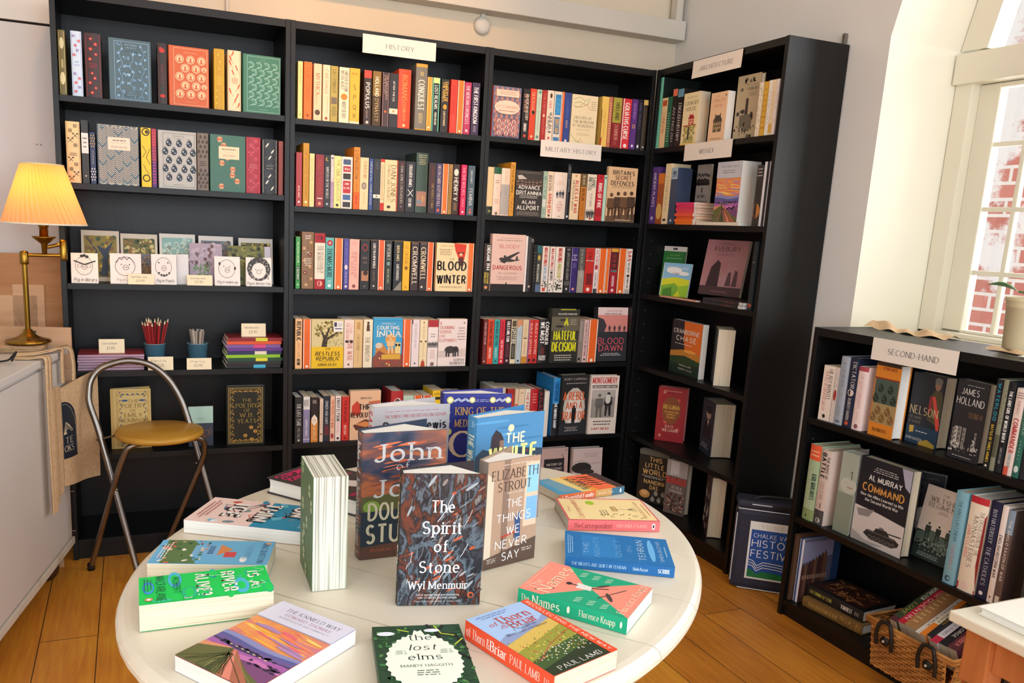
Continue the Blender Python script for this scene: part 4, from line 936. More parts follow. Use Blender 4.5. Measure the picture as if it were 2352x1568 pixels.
# ---------------------------------------------------------------- cardboard behind the counter
def sheet(name, label, cat, x0, x1, y, z0, z1, m, t=.012, tilt=4, flaps=(), rz=0, grp=None, notch=0):
    r = thing(name, label, cat, grp, M=Matrix.Translation((x0, y, z0)) @ Matrix.Rotation(radians(rz), 4, 'Z') @ Matrix.Rotation(radians(-tilt), 4, 'X'))
    mb = MB(); w, h = x1-x0, z1-z0
    mb.prism([(0, 0), (w-notch, 0), (w-notch, h*.62), (w, h*.64), (w, h), (0, h)], 0, t, m, f=lambda a_, b_, c_: (a_, c_, b_))
    for k in range(5): z = h*(.15+.17*k); mb.add([(w*.02, -.0006, z), (w*.97, -.0006, z+.006), (w*.97, -.0006, z+.009), (w*.02, -.0006, z+.003)], [(0,1,2,3)], 'b98a62')
    mb.build('panel', r)
    for a, b_, c, e, fm in flaps:
        mb = MB(); mb.box((a, -.006, b_), (c, -.0012, e), fm); mb.build('flap', r)
    return r
sheet('cardboard_sheet', 'tall flattened brown cardboard box leaning against the wall', 'cardboard', -.42, -.008, .15, 0, 1.135, 'M:card_board', flaps=((.02, .6, .32, .98, 'M:card_light'), (.24, .62, .345, 1.02, 'M:card_light')))
bx = sheet('cardboard_sheet', 'short cardboard box side with a black printed mark behind the counter', 'cardboard', -.346, .036, .014, 0, .893, 'M:card_light', tilt=0, t=.01, rz=-12, notch=.06)
mb = MB(); c = Canvas(mb, lambda x, y, k: (.25+x, -.0008-.0001*k, .885-y), .02, .02)
for i in range(4):
    for j in range(4):
        if (i*3+j*5+i*j) % 3: c.rect(i/4, j/4, (i+.8)/4, (j+.8)/4, '2a2018')
mb.build('printed_mark', bx)

# ---------------------------------------------------------------- things on and over the counter
mt = thing('card_terminal', 'black screen standing on the counter, cut by the frame edge', 'screen', M=Matrix.Translation((-.2, -.5, .828)) @ Matrix.Rotation(radians(20), 4, 'Z'))
mb = MB(); mb.bbox((-.14, -.012, .012), (.064, .012, .24), '1a1c20', .009); mb.build('case', mt)
mb = MB(); mb.box((-.13, -.0135, .02), (.054, -.0122, .23), '2c3848'); mb.build('display', mt)
mb = MB(); mb.bbox((-.1, -.03, 0), (.03, .04, .012), '141416', .004); mb.build('stand', mt)
mb = MB(); mb.tube(smooth([(-.11, -.47, .845), (-.1, -.44, .868), (-.115, -.415, .85), (-.13, -.4, .836), (-.17, -.41, .8315)]), .003, '151517', 8); tag(mb.build('cable'), 'black cable looping behind the screen on the counter', 'cable')
mb = MB(); mb.bbox((-.21, -.76, .828), (-.165, -.66, .842), '17181a', .005); tag(mb.build('keypad'), 'small black device lying on the counter below the screen', 'device')
fb = thing('folded_bag', 'folded canvas bag lying beneath the brass lamp', 'bag', M=Matrix.Translation((-.105, -.142, .828)))
mb = MB(); R = random.Random(3)
for k in range(3): mb.grid(lambda u, v, k=k: (-.11+.17*u+.004*sin(9*v+k), -.075+.15*v, .0045+.0075*k+.0018*sin(11*u+k*2)*sin(8*v)), 18, 14, 'M:canvas')
mb.box((-.1, -.065, 0), (.055, .065, .02), 'M:canvas'); mb.build('cloth', fb)
def ribbon(mb, pts, w, m, n=Vector((.4, .92, 0)), t=.0018):
    P = smooth(pts, 6); k = len(P); vs = []
    for i, p in enumerate(P):
        d_ = (P[min(i+1, k-1)]-P[max(i-1, 0)]).normalized(); s_ = (n - d_*d_.dot(n)).normalized()*w/2; u_ = s_.cross(d_).normalized()*t
        vs += [tuple(p-s_+u_), tuple(p+s_+u_), tuple(p+s_-u_), tuple(p-s_-u_)]
    mb.add(vs, [(4*i+j, 4*i+(j+1) % 4, 4*i+4+(j+1) % 4, 4*i+4+j) for i in range(k-1) for j in range(4)], m, True)
def cloth_panel(mb, p00, p10, p01, p11, m, wave=.006, nu=14, nv=16, seed=1, ph=2.2, t=.004):
    a, b_, c_, e = map(Vector, (p00, p10, p01, p11)); nrm = (b_-a).cross(c_-a).normalized()
    def f(u, v, o=0): p = a*(1-u)*(1-v)+b_*u*(1-v)+c_*(1-u)*v+e*u*v; return p + nrm*(wave*sin(ph*pi*u+seed)*(.3+.7*(1-v))+wave*.5*sin(3*v+5*u+seed) + o)
    mb.grid(lambda u, v: f(u, v), nu, nv, m); mb.grid(lambda u, v: f(u, v, t), nu, nv, m)
    for e_ in (0, 1):
        mb.grid(lambda u, v: f(e_, v, t*u), 1, nv, m); mb.grid(lambda u, v: f(u, e_, t*v), nu, 1, m)
    return f
tg = thing('tote_bag', 'canvas tote bag with a dark navy arched print hanging off the counter', 'bag', 'canvas totes hanging from the counter', loc=(.05, -.2, .75)); TM = Matrix.Translation((-.05, .2, -.75))
mb = MB(); f = cloth_panel(mb, (-.008, -.205, .36), (.099, -.016, .335), (-.006, -.205, .705), (.1, -.014, .735), 'M:canvas', .005, seed=.4)
pu0, pv = .02, (.38, .86)
def on(u, v, k): p = f(u, v); q = f(u+.01, v); r = f(u, v+.01); n_ = (q-p).cross(r-p).normalized(); n_ = n_ if n_.y < 0 else -n_; return tuple(p + n_*(.0048+.0003*k))
# arched print: only the part beyond the fold shows
def patch(u0, u1, v0, v1, m, k, top=None):
    n = 10; vs = []; fs = []
    for i in range(n+1):
        u = u0+(u1-u0)*i/n
        vt = v1 if top is None else top(u)
        vs += [on(u, v0+(vt-v0)*j/10, k) for j in range(11)]
    for i in range(n):
        for j in range(10): fs.append((i*11+j, (i+1)*11+j, (i+1)*11+j+1, i*11+j+1))
    mb.add(vs, fs, m, True)
topf = lambda u: .62 + .24*max(0, 1-((u+.05)/.44)**2)**.5
patch(.0, .385, .28, .9, '1f2a38', 1, topf)
cv = Canvas(mb, lambda x, y, k: on(x/.217, 1-y/.375, 2), .217, .375)
cv.line([(.36, .3), (.36, .70), (.0, .70)], .006, 'c8b898'); cv.line([(.0, .165), (.12, .18), (.24, .24), (.32, .33), (.355, .42)], .006, 'c8b898')
for i in range(6): cv.line([(.02+.01*i, .47), (.08+.03*i, .455-.02*(5-i)), (.16+.02*i, .42-.012*(5-i)+.03)], .012, 'd8c8a8')
cv.text('TE', 'd8c8a8', .05, .25, .54, .06, 's'); cv.text('OKS', 'd8c8a8', .02, .26, .62, .06, 's')
mb.build('printed_front', tg, TM)
mb = MB(); cloth_panel(mb, (-.021, -.285, .325), (-.01, -.218, .345), (-.019, -.285, .725), (-.008, -.216, .715), 'M:canvas', .003, 6, seed=1.2); mb.build('side_fold', tg, TM)
for k, x in enumerate((0, .03)):
    mb = MB(); ribbon(mb, [(.006+x, -.185+1.7*x, .72), (.006+x, -.187+1.7*x, .79), (.006+x*.6, -.195+1.2*x, .837), (-.025, -.225+.6*x, .8355+.003*k), (-.07, -.262+.5*x, .8315+.003*k), (-.13, -.275+.5*x, .8315+.003*k)], .022, 'M:canvas'); mb.build('strap', tg, TM)
t2 = thing('tote_bag', 'plain folded canvas tote bag tucked behind the printed one', 'bag', 'canvas totes hanging from the counter', loc=(-.04, -.35, .75)); T2 = Matrix.Translation((.04, .35, -.75))
mb = MB(); cloth_panel(mb, (-.03, -.382, .32), (-.02, -.332, .318), (-.028, -.382, .735), (-.016, -.33, .725), 'M:canvas', .003, 6, seed=2); mb.build('cloth', t2, T2)
for k, x in enumerate((0, .022)):
    mb = MB(); ribbon(mb, [(-.026+x*.3, -.365+x, .72), (-.026+x*.3, -.362+x, .79), (-.03+x*.3, -.358+x, .836), (-.07, -.352+x, .8325), (-.12, -.345+x, .8325)], .018, 'M:canvas'); mb.build('strap', t2, T2)

# ---------------------------------------------------------------- cool bag
bg_ = thing('cool_bag', 'navy cool bag with a history festival panel standing between the bookcases', 'bag', M=Matrix.Translation((2.333, -.882, 0)) @ Matrix.Rotation(radians(-38), 4, 'Z'))
mb = MB(); mb.bbox((0, 0, .004), (.275, .095, .318), 'M:navy_nylon', .018); mb.build('body', bg_)
mb = MB(); mb.bbox((-.002, -.002, .32), (.277, .097, .352), 'M:navy_nylon', .012); mb.build('lid', bg_)
mb = MB(); mb.tube([(.004, .01, .322), (.004, -.0015, .319), (.27, -.0015, .319), (.27, .01, .322)], .0022, 'd8d8dc', 6); mb.tube([(.0015, .002, .03), (.0015, .002, .3)], .002, 'd8d8dc', 6); mb.tube([(.05, -.0025, .34), (.14, -.0025, .34)], .002, 'd8d8dc', 6); mb.tube([(.03, .0, .006), (.25, .0, .006)], .002, 'd8d8dc', 6); mb.build('piping', bg_)
mb = MB(); mb.bbox((.12, -.006, .328), (.2, .02, .345), '141418', .003); mb.tube(smooth([(.06, .045, .35), (.1, .045, .362), (.2, .045, .362), (.24, .045, .35)]), .006, '141418', 8); mb.build('handle', bg_)
mb = MB(); c = Canvas(mb, lambda x, y, k: (.052+x, -.0006-.0003*k, .275-y), .2, .228)
c.rect(0, 0, 1, 1, 'ece8e0'); c.rect(.035, .14, .965, .965, '1f4f9c')
c.text('TICKETS', 'b8b4a8', .18, .82, .075, .05, 's')
c.text('CHALKE VALLEY', 'e8e8ec', .08, .94, .235, .07, 'n'); c.text('HISTORY', 'f0f0f2', .06, .92, .37, .12, 'n'); c.text('FESTIVAL', 'f0f0f2', .06, .94, .55, .12, 'n')
for k in range(3): c.line([(.035, .66+.045*k), (.12, .68+.045*k), (.19, .76+.045*k), (.3, .69+.045*k), (.55, .7+.045*k), (.965, .74+.045*k)], .014, 'ece8e0')
c.poly([(.035, .82), (.12, .84), (.19, .9), (.3, .85), (.55, .86), (.965, .9), (.965, .965), (.035, .965)], '17733c')
mb.build('printed_panel', bg_)

# ---------------------------------------------------------------- pine table at the frame edge
ZP = .60
pt = thing('side_table', 'white topped pine table at the lower frame edge', 'table', loc=(1.734, -2.16, 0))
mb = MB(); mb.bbox((0, -.85, ZP-.022), (.46, 0, ZP), 'M:table_paint', .004); mb.build('table_top', pt)
for x, y in ((.05, -.05), (.41, -.05), (.05, -.8), (.41, -.8)):
    mb = MB(); mb.bbox((x-.026, y-.026, ZP-.14), (x+.026, y+.026, ZP-.022), 'M:pine', .003)
    mb.lathe([(0, 0), (.016, 0), (.022, .03), (.018, .06), (.022, .1), (.03, .26), (.033, .36), (.024, .39), (.034, .41), (.026, .44), (.03, .462)], 'M:pine', 20, (x, y, 0)); mb.build('leg', pt)
for a, b_ in (((.076, -.062, ZP-.1), (.384, -.044, ZP-.022)), ((.038, -.775, ZP-.1), (.056, -.076, ZP-.022)), ((.404, -.775, ZP-.1), (.422, -.076, ZP-.022))):
    mb = MB(); mb.bbox(a, b_, 'M:pine', .002); mb.build('apron', pt)

# ---------------------------------------------------------------- wicker basket
BK = Matrix.Translation((2.292, -1.568, .0615)) @ Matrix.Rotation(radians(0), 4, 'Z')   # local x to the bookcase, -y along it
bk = thing('wicker_basket', 'brown wicker basket of tilted books sticking out of the low bookcase', 'basket', M=BK)
BWd, BL, BH = .285, .238, .142
def weave(mb, p0, p1, inward):
    """woven side from p0 to p1: rows of strands passing in and out of upright stakes"""
    a, b_ = Vector(p0), Vector(p1); L_ = (b_-a).length; n = int(L_/.018); dirv = (b_-a)/L_; nv = Vector(inward)
    flare = lambda z: -nv * .02 * (z/BH)
    for i in range(n+1):
        p = a + dirv*L_*i/n; mb.tube([tuple(p + flare(0)), tuple(p + flare(BH) + Vector((0, 0, BH)))], .0022, 'M:wicker', 6)
    for r_ in range(15):
        z = .006 + r_*(BH-.01)/14
        mb.tube([tuple(a + dirv*L_*k/(n*2) + flare(z) + nv*(.0038*cos(pi*k/2+pi*r_)) + Vector((0, 0, z))) for k in range(n*2+1)], .0042, 'M:wicker', 6)
crn = [(0, 0, 0), (0, -BL, 0), (BWd, -BL, 0), (BWd, 0, 0)]; inw = [(1, 0, 0), (0, 1, 0), (-1, 0, 0), (0, -1, 0)]
for i in range(4):
    mb = MB(); weave(mb, crn[i], crn[(i+1) % 4], inw[i]); mb.build('woven_side', bk)
mb = MB(); rim = [(-.02, .02, BH), (-.02, -BL-.02, BH), (BWd+.02, -BL-.02, BH), (BWd+.02, .02, BH)]
for off in (0, .009): mb.tube([(x, y, z+off) for x, y, z in rim], .0065, 'M:wicker', 8, True)
mb.build('rim', bk)
mb = MB(); mb.box((0, -BL, .002), (BWd, 0, .01), 'M:wicker'); mb.build('base', bk)
for y in (-.05, -.19):
    mb = MB(); mb.tube(smooth([(-.024, y+.026, .085), (-.029, y+.027, .12), (-.031, y+.02, .15), (-.028, y+.012, .162), (-.028, y-.012, .162), (-.031, y-.02, .15), (-.029, y-.027, .12), (-.024, y-.026, .085)]), .0055, '1c1612', 8)
    mb.lathe([(0, .006), (.013, .004), (.015, 0)], '1c1612', 14, M=Matrix.Translation((-.022, y, .105)) @ Matrix.Rotation(-pi/2, 4, 'Y')); mb.ball((-.029, y, .105), .004, 'c8c0b0'); mb.build('leather_handle', bk)

# ---------------------------------------------------------------- on top of the low bookcase
wr = thing('crumpled_cloth', 'crumpled beige cloth lying along the back of the low bookcase', 'cloth', loc=(2.58, -1.25, 1.034))
mb = MB(); R = random.Random(5)
def crump(u, v):
    ridge = .028*max(0, 1-abs(v-.55)*2.4)*(.55+.45*sin(9*u+1))*(1-.5*u); return (-.02+.09*v+.012*sin(7*u), .13-.30*u, .002+ridge+.004*sin(23*u+7*v))
mb.grid(crump, 34, 10, 'M:canvas'); mb.build('folds', wr)
pp = thing('plant_pot', 'cream ridged plant pot with a green leaf by the window', 'plant', loc=(2.60, -1.645, 1.034))
mb = MB(); mb.lathe([(0, 0), (.05, 0), (.052, .006), (.0585, .12), (.061, .122), (.059, .126), (.062, .13), (.06, .134), (.063, .138), (.0645, .15), (.06, .15), (.055, .13), (0, .128)], 'd8c8a0', 36); mb.build('pot', pp)
mb = MB(); mb.lathe([(0, .13), (.056, .131)], '2c2018', 20); mb.build('soil', pp)
for k, (dx, dy, hh) in enumerate(((-.03, .05, .05), (.02, -.03, .12), (-.02, -.02, .09), (.03, .02, .1))):
    mb = MB(); mb.tube(smooth([(0, 0, .13), (dx*.3, dy*.3, .14+hh*.4), (dx*.6, dy*.6, .14+hh*.5)]), .003, '3c6a34', 6)
    b0 = Vector((dx*.6, dy*.6, .14+hh*.5)); dirv = Vector((dx, dy, .025)).normalized(); sd_ = dirv.cross(Vector((0, 0, 1))).normalized()
    mb.grid(lambda u, v: tuple(b0 + dirv*.085*v + sd_*.028*(2*u-1)*sin(pi*min(1, v*.92+.06)) + Vector((0, 0, .012*abs(2*u-1)*sin(pi*v)-.02*v*v))), 8, 10, '4c8a44'); mb.build('leaf', pp)
mb = MB(); mb.grid(lambda u, v: (2.42+.12*u, -1.75-.13*v, 1.0372+.003*sin(4*u+3*v)), 8, 8, 'f0eee8'); tag(mb.build('paper_sheet'), 'white paper sheet lying on the low bookcase beside the pot', 'paper')
mb = MB(); mb.grid(lambda u, v: (2.49+.03*v+.008*sin(6*u), -1.61-.12*u, 1.035+.012*sin(pi*v)*(.6+.4*sin(11*u))), 20, 6, 'M:canvas'); tag(mb.build('cloth_scrap'), 'scrap of beige cloth in front of the plant pot', 'cloth')
# ---------------------------------------------------------------- the books on the shelves
BOOKS = [
('S','a1','olive clothbound spine with pale figures',.0427,.02,1.6813,90,0,.1339,.2093,.0219,'6f6330','','F,.1,.03,.9,.97,.05,d8c890;E,.5,.2,.3,d8cfa0,.09;E,.5,.74,.34,d8cfa0,.1;R,.4,.45,.48,.58,d8c890;R,.55,.45,.62,.58,d8c890',1),
('S','a1','pale blue spine with pink flowers',.0937,.02,1.6813,90,0,.135,.211,.0334,'cfe0f2','','F,.08,.02,.92,.98,.03,5f7fc0;A,floral,.12,.04,.88,.4,d0546a,8f7fc0,7a8fb8,5;A,floral,.12,.62,.88,.96,d0546a,8f7fc0,7a8fb8,5;H,JANE,5f7fc0,.3,.7,.47,.02,s;H,AUSTEN,5f7fc0,.25,.75,.52,.02,s',1),
('S','a1','dark maroon spine with red blooms',.1544,.02,1.6813,90,0,.1345,.2102,.052,'3a2426','','F,.08,.02,.92,.98,.02,b03030;A,floral,.14,.05,.86,.44,c8302c,a82828,7c2424,5;A,floral,.14,.58,.86,.96,c8302c,a82828,7c2424,5;B,.25,.75,.46,.54,3,b03030',1),
('F','a1','slate blue cover with climbing blossom',.1783,.02,1.6813,3,0,.1364,.2052,.033,'4d6670','F,.13,.04,.95,.97,.008,9cc8e8;A,vines,.15,.06,.93,.95,86b8de,a8d4f0,3;R,.34,.05,.72,.2,4d6670;H,WUTHERING,a8d0ea,.38,.68,.09,.022,s;H,HEIGHTS,a8d0ea,.41,.65,.135,.022,s;R,.36,.83,.7,.92,4d6670;H,EMILY,a8d0ea,.44,.62,.86,.016,s;H,BRONTE,a8d0ea,.42,.64,.9,.016,s','',1),
('S','a1','black spine with red foxes',.3668,.02,1.6813,90,0,.1317,.2058,.0303,'2c2220','','F,.1,.02,.9,.98,.03,7a2c22;E,.5,.12,.3,c0382c,.04;E,.35,.09,.16,c0382c,.025;E,.5,.86,.3,c0382c,.03;T,DRACULA,8a3428,.35,.66,.3,s',1),
('F','a1','orange cover with cream cameo portraits',.374,.02,1.6813,2,0,.1363,.2038,.04,'d0602c','F,.12,.03,.96,.97,.008,f0d0a0;H,MIDDLEMARCH,f0d0a0,.38,.7,.1,.016,s;A,cameo,.13,.14,.95,.86,d0602c,f1d3a8,f1d3a8,3;H,GEORGE ELIOT,f0d0a0,.4,.7,.92,.014,s','',1),
('S','a1','mustard spine with yellow leaves',.5644,.02,1.6813,90,0,.1341,.2095,.0363,'c79a1c','','F,.1,.02,.9,.98,.03,f0d040;A,flow,.1,.03,.9,.4,f4e050,f0d838,e8c830,3;A,flow,.1,.62,.9,.97,f4e050,f0d838,e8c830,3;B,.2,.8,.44,.6,5,f0d040',1),
('S','a1','cream spine with orange wheat',.6227,.02,1.6813,90,0,.1344,.21,.0464,'efdcb4','','F,.07,.02,.93,.98,.02,d87040;A,wheat,.08,.04,.92,.96,d9552a,e88a4a,12;B,.28,.78,.45,.55,4,d06030',1),
('F','a1','green cover with curling waves',.6311,.02,1.6813,2,0,.1364,.2051,.035,'3f7a62','F,.1,.03,.97,.97,.008,a9d6c6;A,waves,.12,.12,.96,.88,b4dccd,7fb8a2,4;H,THE,a9d6c6,.45,.6,.075,.016,s;H,ODYSSEY,a9d6c6,.4,.65,.11,.016,s;H,HOMER,a9d6c6,.42,.64,.93,.016,s','',1),
('S','a2','cream spine with black keys',.0771,.02,1.3914,90,0,.1313,.2052,.044,'e8c890','','F,.06,.02,.94,.98,.02,3a2c20;A,keys,.06,.03,.94,.97,2a2018,12;B,.2,.8,.5,.56,2,3a2c20',1),
('S','a2','black spine with white label',.1037,.02,1.3914,90,0,.1363,.2129,.0219,'2b2928','','R,0,.2,1,.52,e8e4dc;B,.15,.85,.25,.45,3,5a5a5a;E,.5,.88,.12,e0e0dc',0),
('S','a2','small navy spine with gold lattice',.1255,.02,1.3914,90,0,.1119,.1748,.0171,'26345c','','A,motif,.05,.04,.95,.3,c0a050,26345c,2,5;A,motif,.05,.68,.95,.95,d8d8d8,26345c,2,5;T,POEMS,d8d0b0,.36,.62,.3,s',0),
('F','a2','chevron patterned cover with cream label',.1314,.02,1.3914,2,0,.1353,.2052,.03,'40505a','A,chev,.03,.0,1,1,eadfc8,6f9ab0,5,30;R,.26,.2,.8,.41,f2dcc4;B,.36,.72,.23,.27,1,5a4a40;H,VIRGINIA WOOLF,3a3430,.33,.73,.29,.014,s;B,.32,.74,.34,.38,2,8a7a6c','',1),
('S','a2','bright yellow spine with black arcs',.3081,.02,1.3914,90,0,.1313,.2051,.033,'f2c81e','','E,.5,.07,.42,3a3018;E,.5,.07,.3,f2c81e;E,.6,.07,.18,3a3018;L,.05,3a3018,.1,.3,.5,.4,.15,.5;L,.05,3a3018,.9,.35,.5,.5,.9,.62;E,.5,.85,.4,3a3018;E,.5,.85,.28,f2c81e;L,.05,3a3018,.2,.62,.5,.72,.8,.78',0),
('S','a2','thin crimson and purple spine',.3263,.02,1.3914,90,0,.1304,.2038,.0154,'8c2a4c','','R,0,0,1,.3,b03a4a;R,0,.55,1,1,5a3476;B,.1,.9,.05,.95,18,d8506a',0),
('F','a2','grey cover with dark heart shapes',.3329,.02,1.3914,2,0,.1306,.2023,.035,'b9b6ae','F,.12,.04,.96,.97,.008,3c4654;A,motif,.14,.14,.95,.88,2c3644,aeb2b4,3,5;R,.4,.05,.68,.13,b9b6ae;H,FRANKENSTEIN,3c4654,.4,.68,.09,.015,s;H,MARY SHELLEY,3c4654,.4,.68,.93,.015,s','',1),
('S','a2','taupe spine with dark rings',.5054,.02,1.3914,90,0,.1299,.203,.0387,'7a6c60','','A,motif,.1,.03,.9,.45,3c342e,7a6c60,2,5;A,motif,.1,.62,.9,.97,3c342e,7a6c60,2,5;B,.2,.8,.48,.58,3,3c342e',1),
('F','a2','green floral cover with cream label',.5119,.02,1.3914,2,0,.1272,.2031,.035,'3d6b5a','A,flow,.03,.02,.97,.98,f0b488,d0705a,7a9a78,9;R,.24,.2,.82,.42,f2d8b4;B,.32,.74,.23,.27,1,6a5040;H,PRIDE,4a3c34,.4,.66,.3,.016,s;B,.34,.72,.34,.38,2,9a7a60','',1),
('S','a2','crimson spine with pale glyphs',.6935,.02,1.3914,90,0,.13,.2032,.0523,'a3263a','','F,.06,.02,.94,.98,.02,d86a78;A,keys,.08,.03,.92,.97,d8606e,12;B,.2,.8,.47,.56,3,e08a90',1),
('S','a2','black spine with white feathers',.7567,.02,1.3914,90,0,.1284,.2006,.0578,'1d1f24','','F,.07,.02,.93,.98,.02,cfcabf;A,feath,.08,.03,.92,.97,e6e0d6,8;H,OSCAR,e0dcd0,.28,.72,.48,.018,s;H,WILDE,e0dcd0,.28,.72,.53,.018,s',1),
('S','a2','thin rust brown spine',.7779,.02,1.3914,90,0,.1266,.1978,.0167,'8c3a2a','','R,0,.05,1,.06,b86a50',0),
('S','b1','pale yellow spine',.8471,.012,1.6762,90,0,.131,.2048,.0172,'f0dc90','','T,A SHORT HISTORY,b09848,.06,.4,.3,s;E,.5,.93,.15,b09848',0),
('S','b1','orange spine with faint lettering',.8823,.012,1.6762,90,0,.1318,.206,.0299,'f0731c','','T,THE DARK,e05a10,.08,.65,.5,s;E,.5,.93,.15,a83010',0),
('S','b1','cream spine lettered in red brown',.9192,.012,1.6762,90,0,.1303,.2035,.0295,'f0cfa4','','T,MYTHICA,b8502c,.17,.55,.5,s;B,.2,.5,.55,.72,6,c88a60;E,.5,.86,.34,5a4430,.05',0),
('S','b1','cream spine with small oval mark',.952,.012,1.6762,90,0,.13,.2031,.0275,'f2d8b0','','T,CARTHAGE,c87a50,.08,.52,.42,s;B,.55,.75,.55,.85,8,c8a070;E,.5,.95,.2,a85a30',0),
('S','b1','olive spine with dark panel',.9814,.012,1.6762,90,0,.1295,.2024,.027,'b7a24a','','T,LAST DYNASTY,4a4a30,.06,.48,.5,s;R,.1,.56,.9,.68,7a6a58;B,.1,.9,.72,.9,7,5a5034',0),
('S','b1','cream spine with orange lion',1.0259,.012,1.6762,90,0,.1291,.2017,.0383,'f0e2c0','','T,EMPEROR OF ROME,5a4a34,.06,.44,.36,s,.7;T,IMPERIAL WORLD,5a4a34,.06,.4,.3,s,.3;E,.5,.53,.34,d88a28,.06;T,MARY BEARD,6a5434,.62,.92,.4,s',0),
('S','b1','golden yellow spine with spaced letters',1.0671,.012,1.6762,90,0,.1298,.2028,.0387,'f2b632','','H,MARY BEARD,c07a20,.2,.8,.1,.04,s;H,S,5a3c10,.36,.62,.34,.08,n;H,P,5a3c10,.38,.62,.52,.08,n;H,Q,5a3c10,.34,.66,.7,.08,n;H,R,5a3c10,.38,.62,.86,.08,n;R,0,.96,1,1,f0e0c0',0),
('S','b1','dark spine with red top',1.1136,.012,1.6762,90,0,.129,.2015,.029,'3c2620','','R,0,0,1,.14,d04a38;T,POPULUS,f0e0d0,.22,.7,.5,N;B,.3,.6,.72,.88,7,c8a898;E,.5,.95,.2,d8c8b8',0),
('S','b1','bronze spine with pale lettering',1.1526,.012,1.6762,90,0,.1292,.2019,.033,'8c6a24','','R,0,.45,1,1,4c3820;T,HOLLAND,f2e6c8,.1,.46,.44,N;T,DYNASTY,e0c080,.5,.92,.44,s',0),
('S','b1','dark mauve spine with thin edges',1.1841,.012,1.6762,90,0,.1291,.2017,.0252,'4a3430','','R,0,0,.08,1,b88a90;R,.92,0,1,1,b88a90;T,THE ANGLO WORLD,d8b8a8,.05,.5,.3,n,.65;T,A NEW STORY,d8b8a8,.05,.4,.25,n,.35;E,.5,.72,.2,d86a38',0),
('S','b1','black spine with cream label',1.2214,.012,1.6762,90,0,.1289,.2013,.0343,'2f2a2a','','T,AFTER THE ICE,f0ece0,.14,.52,.2,N;R,0,.65,1,.75,f0e0c4;E,.5,.7,.14,c8a070',0),
('S','b1','broad scarlet spine with gold lettering',1.2732,.012,1.6762,90,0,.1414,.2209,.0504,'e04a1e','','T,ROMANS,f0a858,.1,.54,.4,s;B,.3,.7,.55,.72,6,f0a858;T,A NEW HISTORY,f0a858,.68,.88,.2,s;E,.5,.95,.12,f0c890',1),
('S','b1','tall grey spine with gold band',1.3407,.012,1.6762,90,0,.1594,.2491,.0472,'7e7668','','R,0,0,1,.05,d8a038;R,.4,.12,.46,.18,e8c860;R,.56,.12,.62,.18,e8c860;T,CONQUEST,f4eed8,.24,.7,.5,S;B,.3,.7,.74,.9,8,f0dc90;R,0,.985,1,1,d8a038',1),
('S','b1','orange spine with yellow edges',1.3628,.012,1.6762,90,0,.1307,.2042,.0195,'f09a28','','R,0,0,.14,1,f4d888;R,.86,0,1,1,f4d888;E,.5,.94,.2,f8ecd0',0),
('S','b1','mint edged black spine',1.3951,.012,1.6762,90,0,.1306,.2041,.0297,'2c5a4c','','R,0,0,.1,1,7cd8b4;R,.9,0,1,1,7cd8b4;R,.1,0,.9,.1,f0e890;R,.2,.1,.8,1,20282a;T,LOST REALMS,f0f0e4,.14,.58,.42,N;T,THOMAS WILLIAMS,e8e8d0,.64,.88,.28,N',0),
('S','b1','black spine with gold lettering',1.4338,.012,1.6762,90,0,.1295,.2023,.032,'2e2620','','T,EMBERS OF,e8b84a,.05,.42,.36,N,.7;T,THE HANDS,e8b84a,.05,.42,.36,N,.35;E,.55,.52,.24,e0a030,.05;T,GARETH PARKER,e8d0a0,.6,.88,.26,N',0),
('S','b1','red spine with darker lettering',1.4708,.012,1.6762,90,0,.1313,.2052,.0282,'d83a24','','T,NORTHERN,b82818,.12,.62,.5,n;B,.4,.6,.66,.86,6,f07a60',0),
('S','b1','orange spine with pale edges',1.4997,.012,1.6762,90,0,.1311,.2049,.0263,'ee7a20','','P',0),
('S','b1','magenta spine with pale lettering',1.531,.012,1.6762,90,0,.1289,.2015,.0286,'b8305c','','T,THE MERCIAN CHRONICLES,f0c8d0,.06,.8,.5,N;E,.5,.93,.2,f0c8d0',0),
('S','b1','dark purple spine with white lettering',1.5687,.012,1.6762,90,0,.13,.2032,.033,'3c2c4c','','T,THE FIRST KINGDOM,f2ecf0,.08,.78,.52,N;B,.3,.7,.82,.94,4,d8c8d8',0),
('S','b2','red spine with small white print',.8484,.012,1.3535,90,0,.1278,.1998,.0219,'a8343c','','T,ROYAL HOUSE,f0c8c0,.62,.84,.3,N;E,.5,.92,.2,f0d8d0',0),
('S','b2','tall gold spine',.8755,.012,1.3535,90,0,.1509,.2357,.0225,'c89020','','T,THE WARS OF THE ROSES,7a5410,.08,.86,.3,s;E,.5,.93,.22,f0e0b0',1),
('S','b2','pale cream spine',.8963,.012,1.3535,90,0,.1275,.1992,.0182,'f2dc98','','T,WARRIOR,d8a850,.08,.5,.5,s;B,.4,.6,.55,.9,8,d8b870',0),
('S','b2','maroon spine with red lettering',.9337,.012,1.3535,90,0,.1266,.1979,.0324,'8c2228','','T,ANGLO SAXONS,c05038,.08,.76,.5,s;R,.2,.82,.85,.84,f0d8c8;E,.5,.93,.2,e89a78',0),
('S','b2','black spine with gold moon',.9593,.012,1.3535,90,0,.1266,.1978,.0237,'26262a','','E,.45,.08,.28,d8a840;E,.56,.075,.22,26262a;T,WINTERS IN THE WORLD,f0ece4,.22,.82,.4,s;E,.5,.93,.18,b8c0c0',0),
('S','b2','thin white and purple spine',.9723,.012,1.3535,90,0,.1278,.1997,.0116,'e8d8d0','','R,0,.5,1,1,b89ab8;T,QUEENS,7a3a5a,.1,.9,.5,s;E,.5,.06,.3,5a2a3a',0),
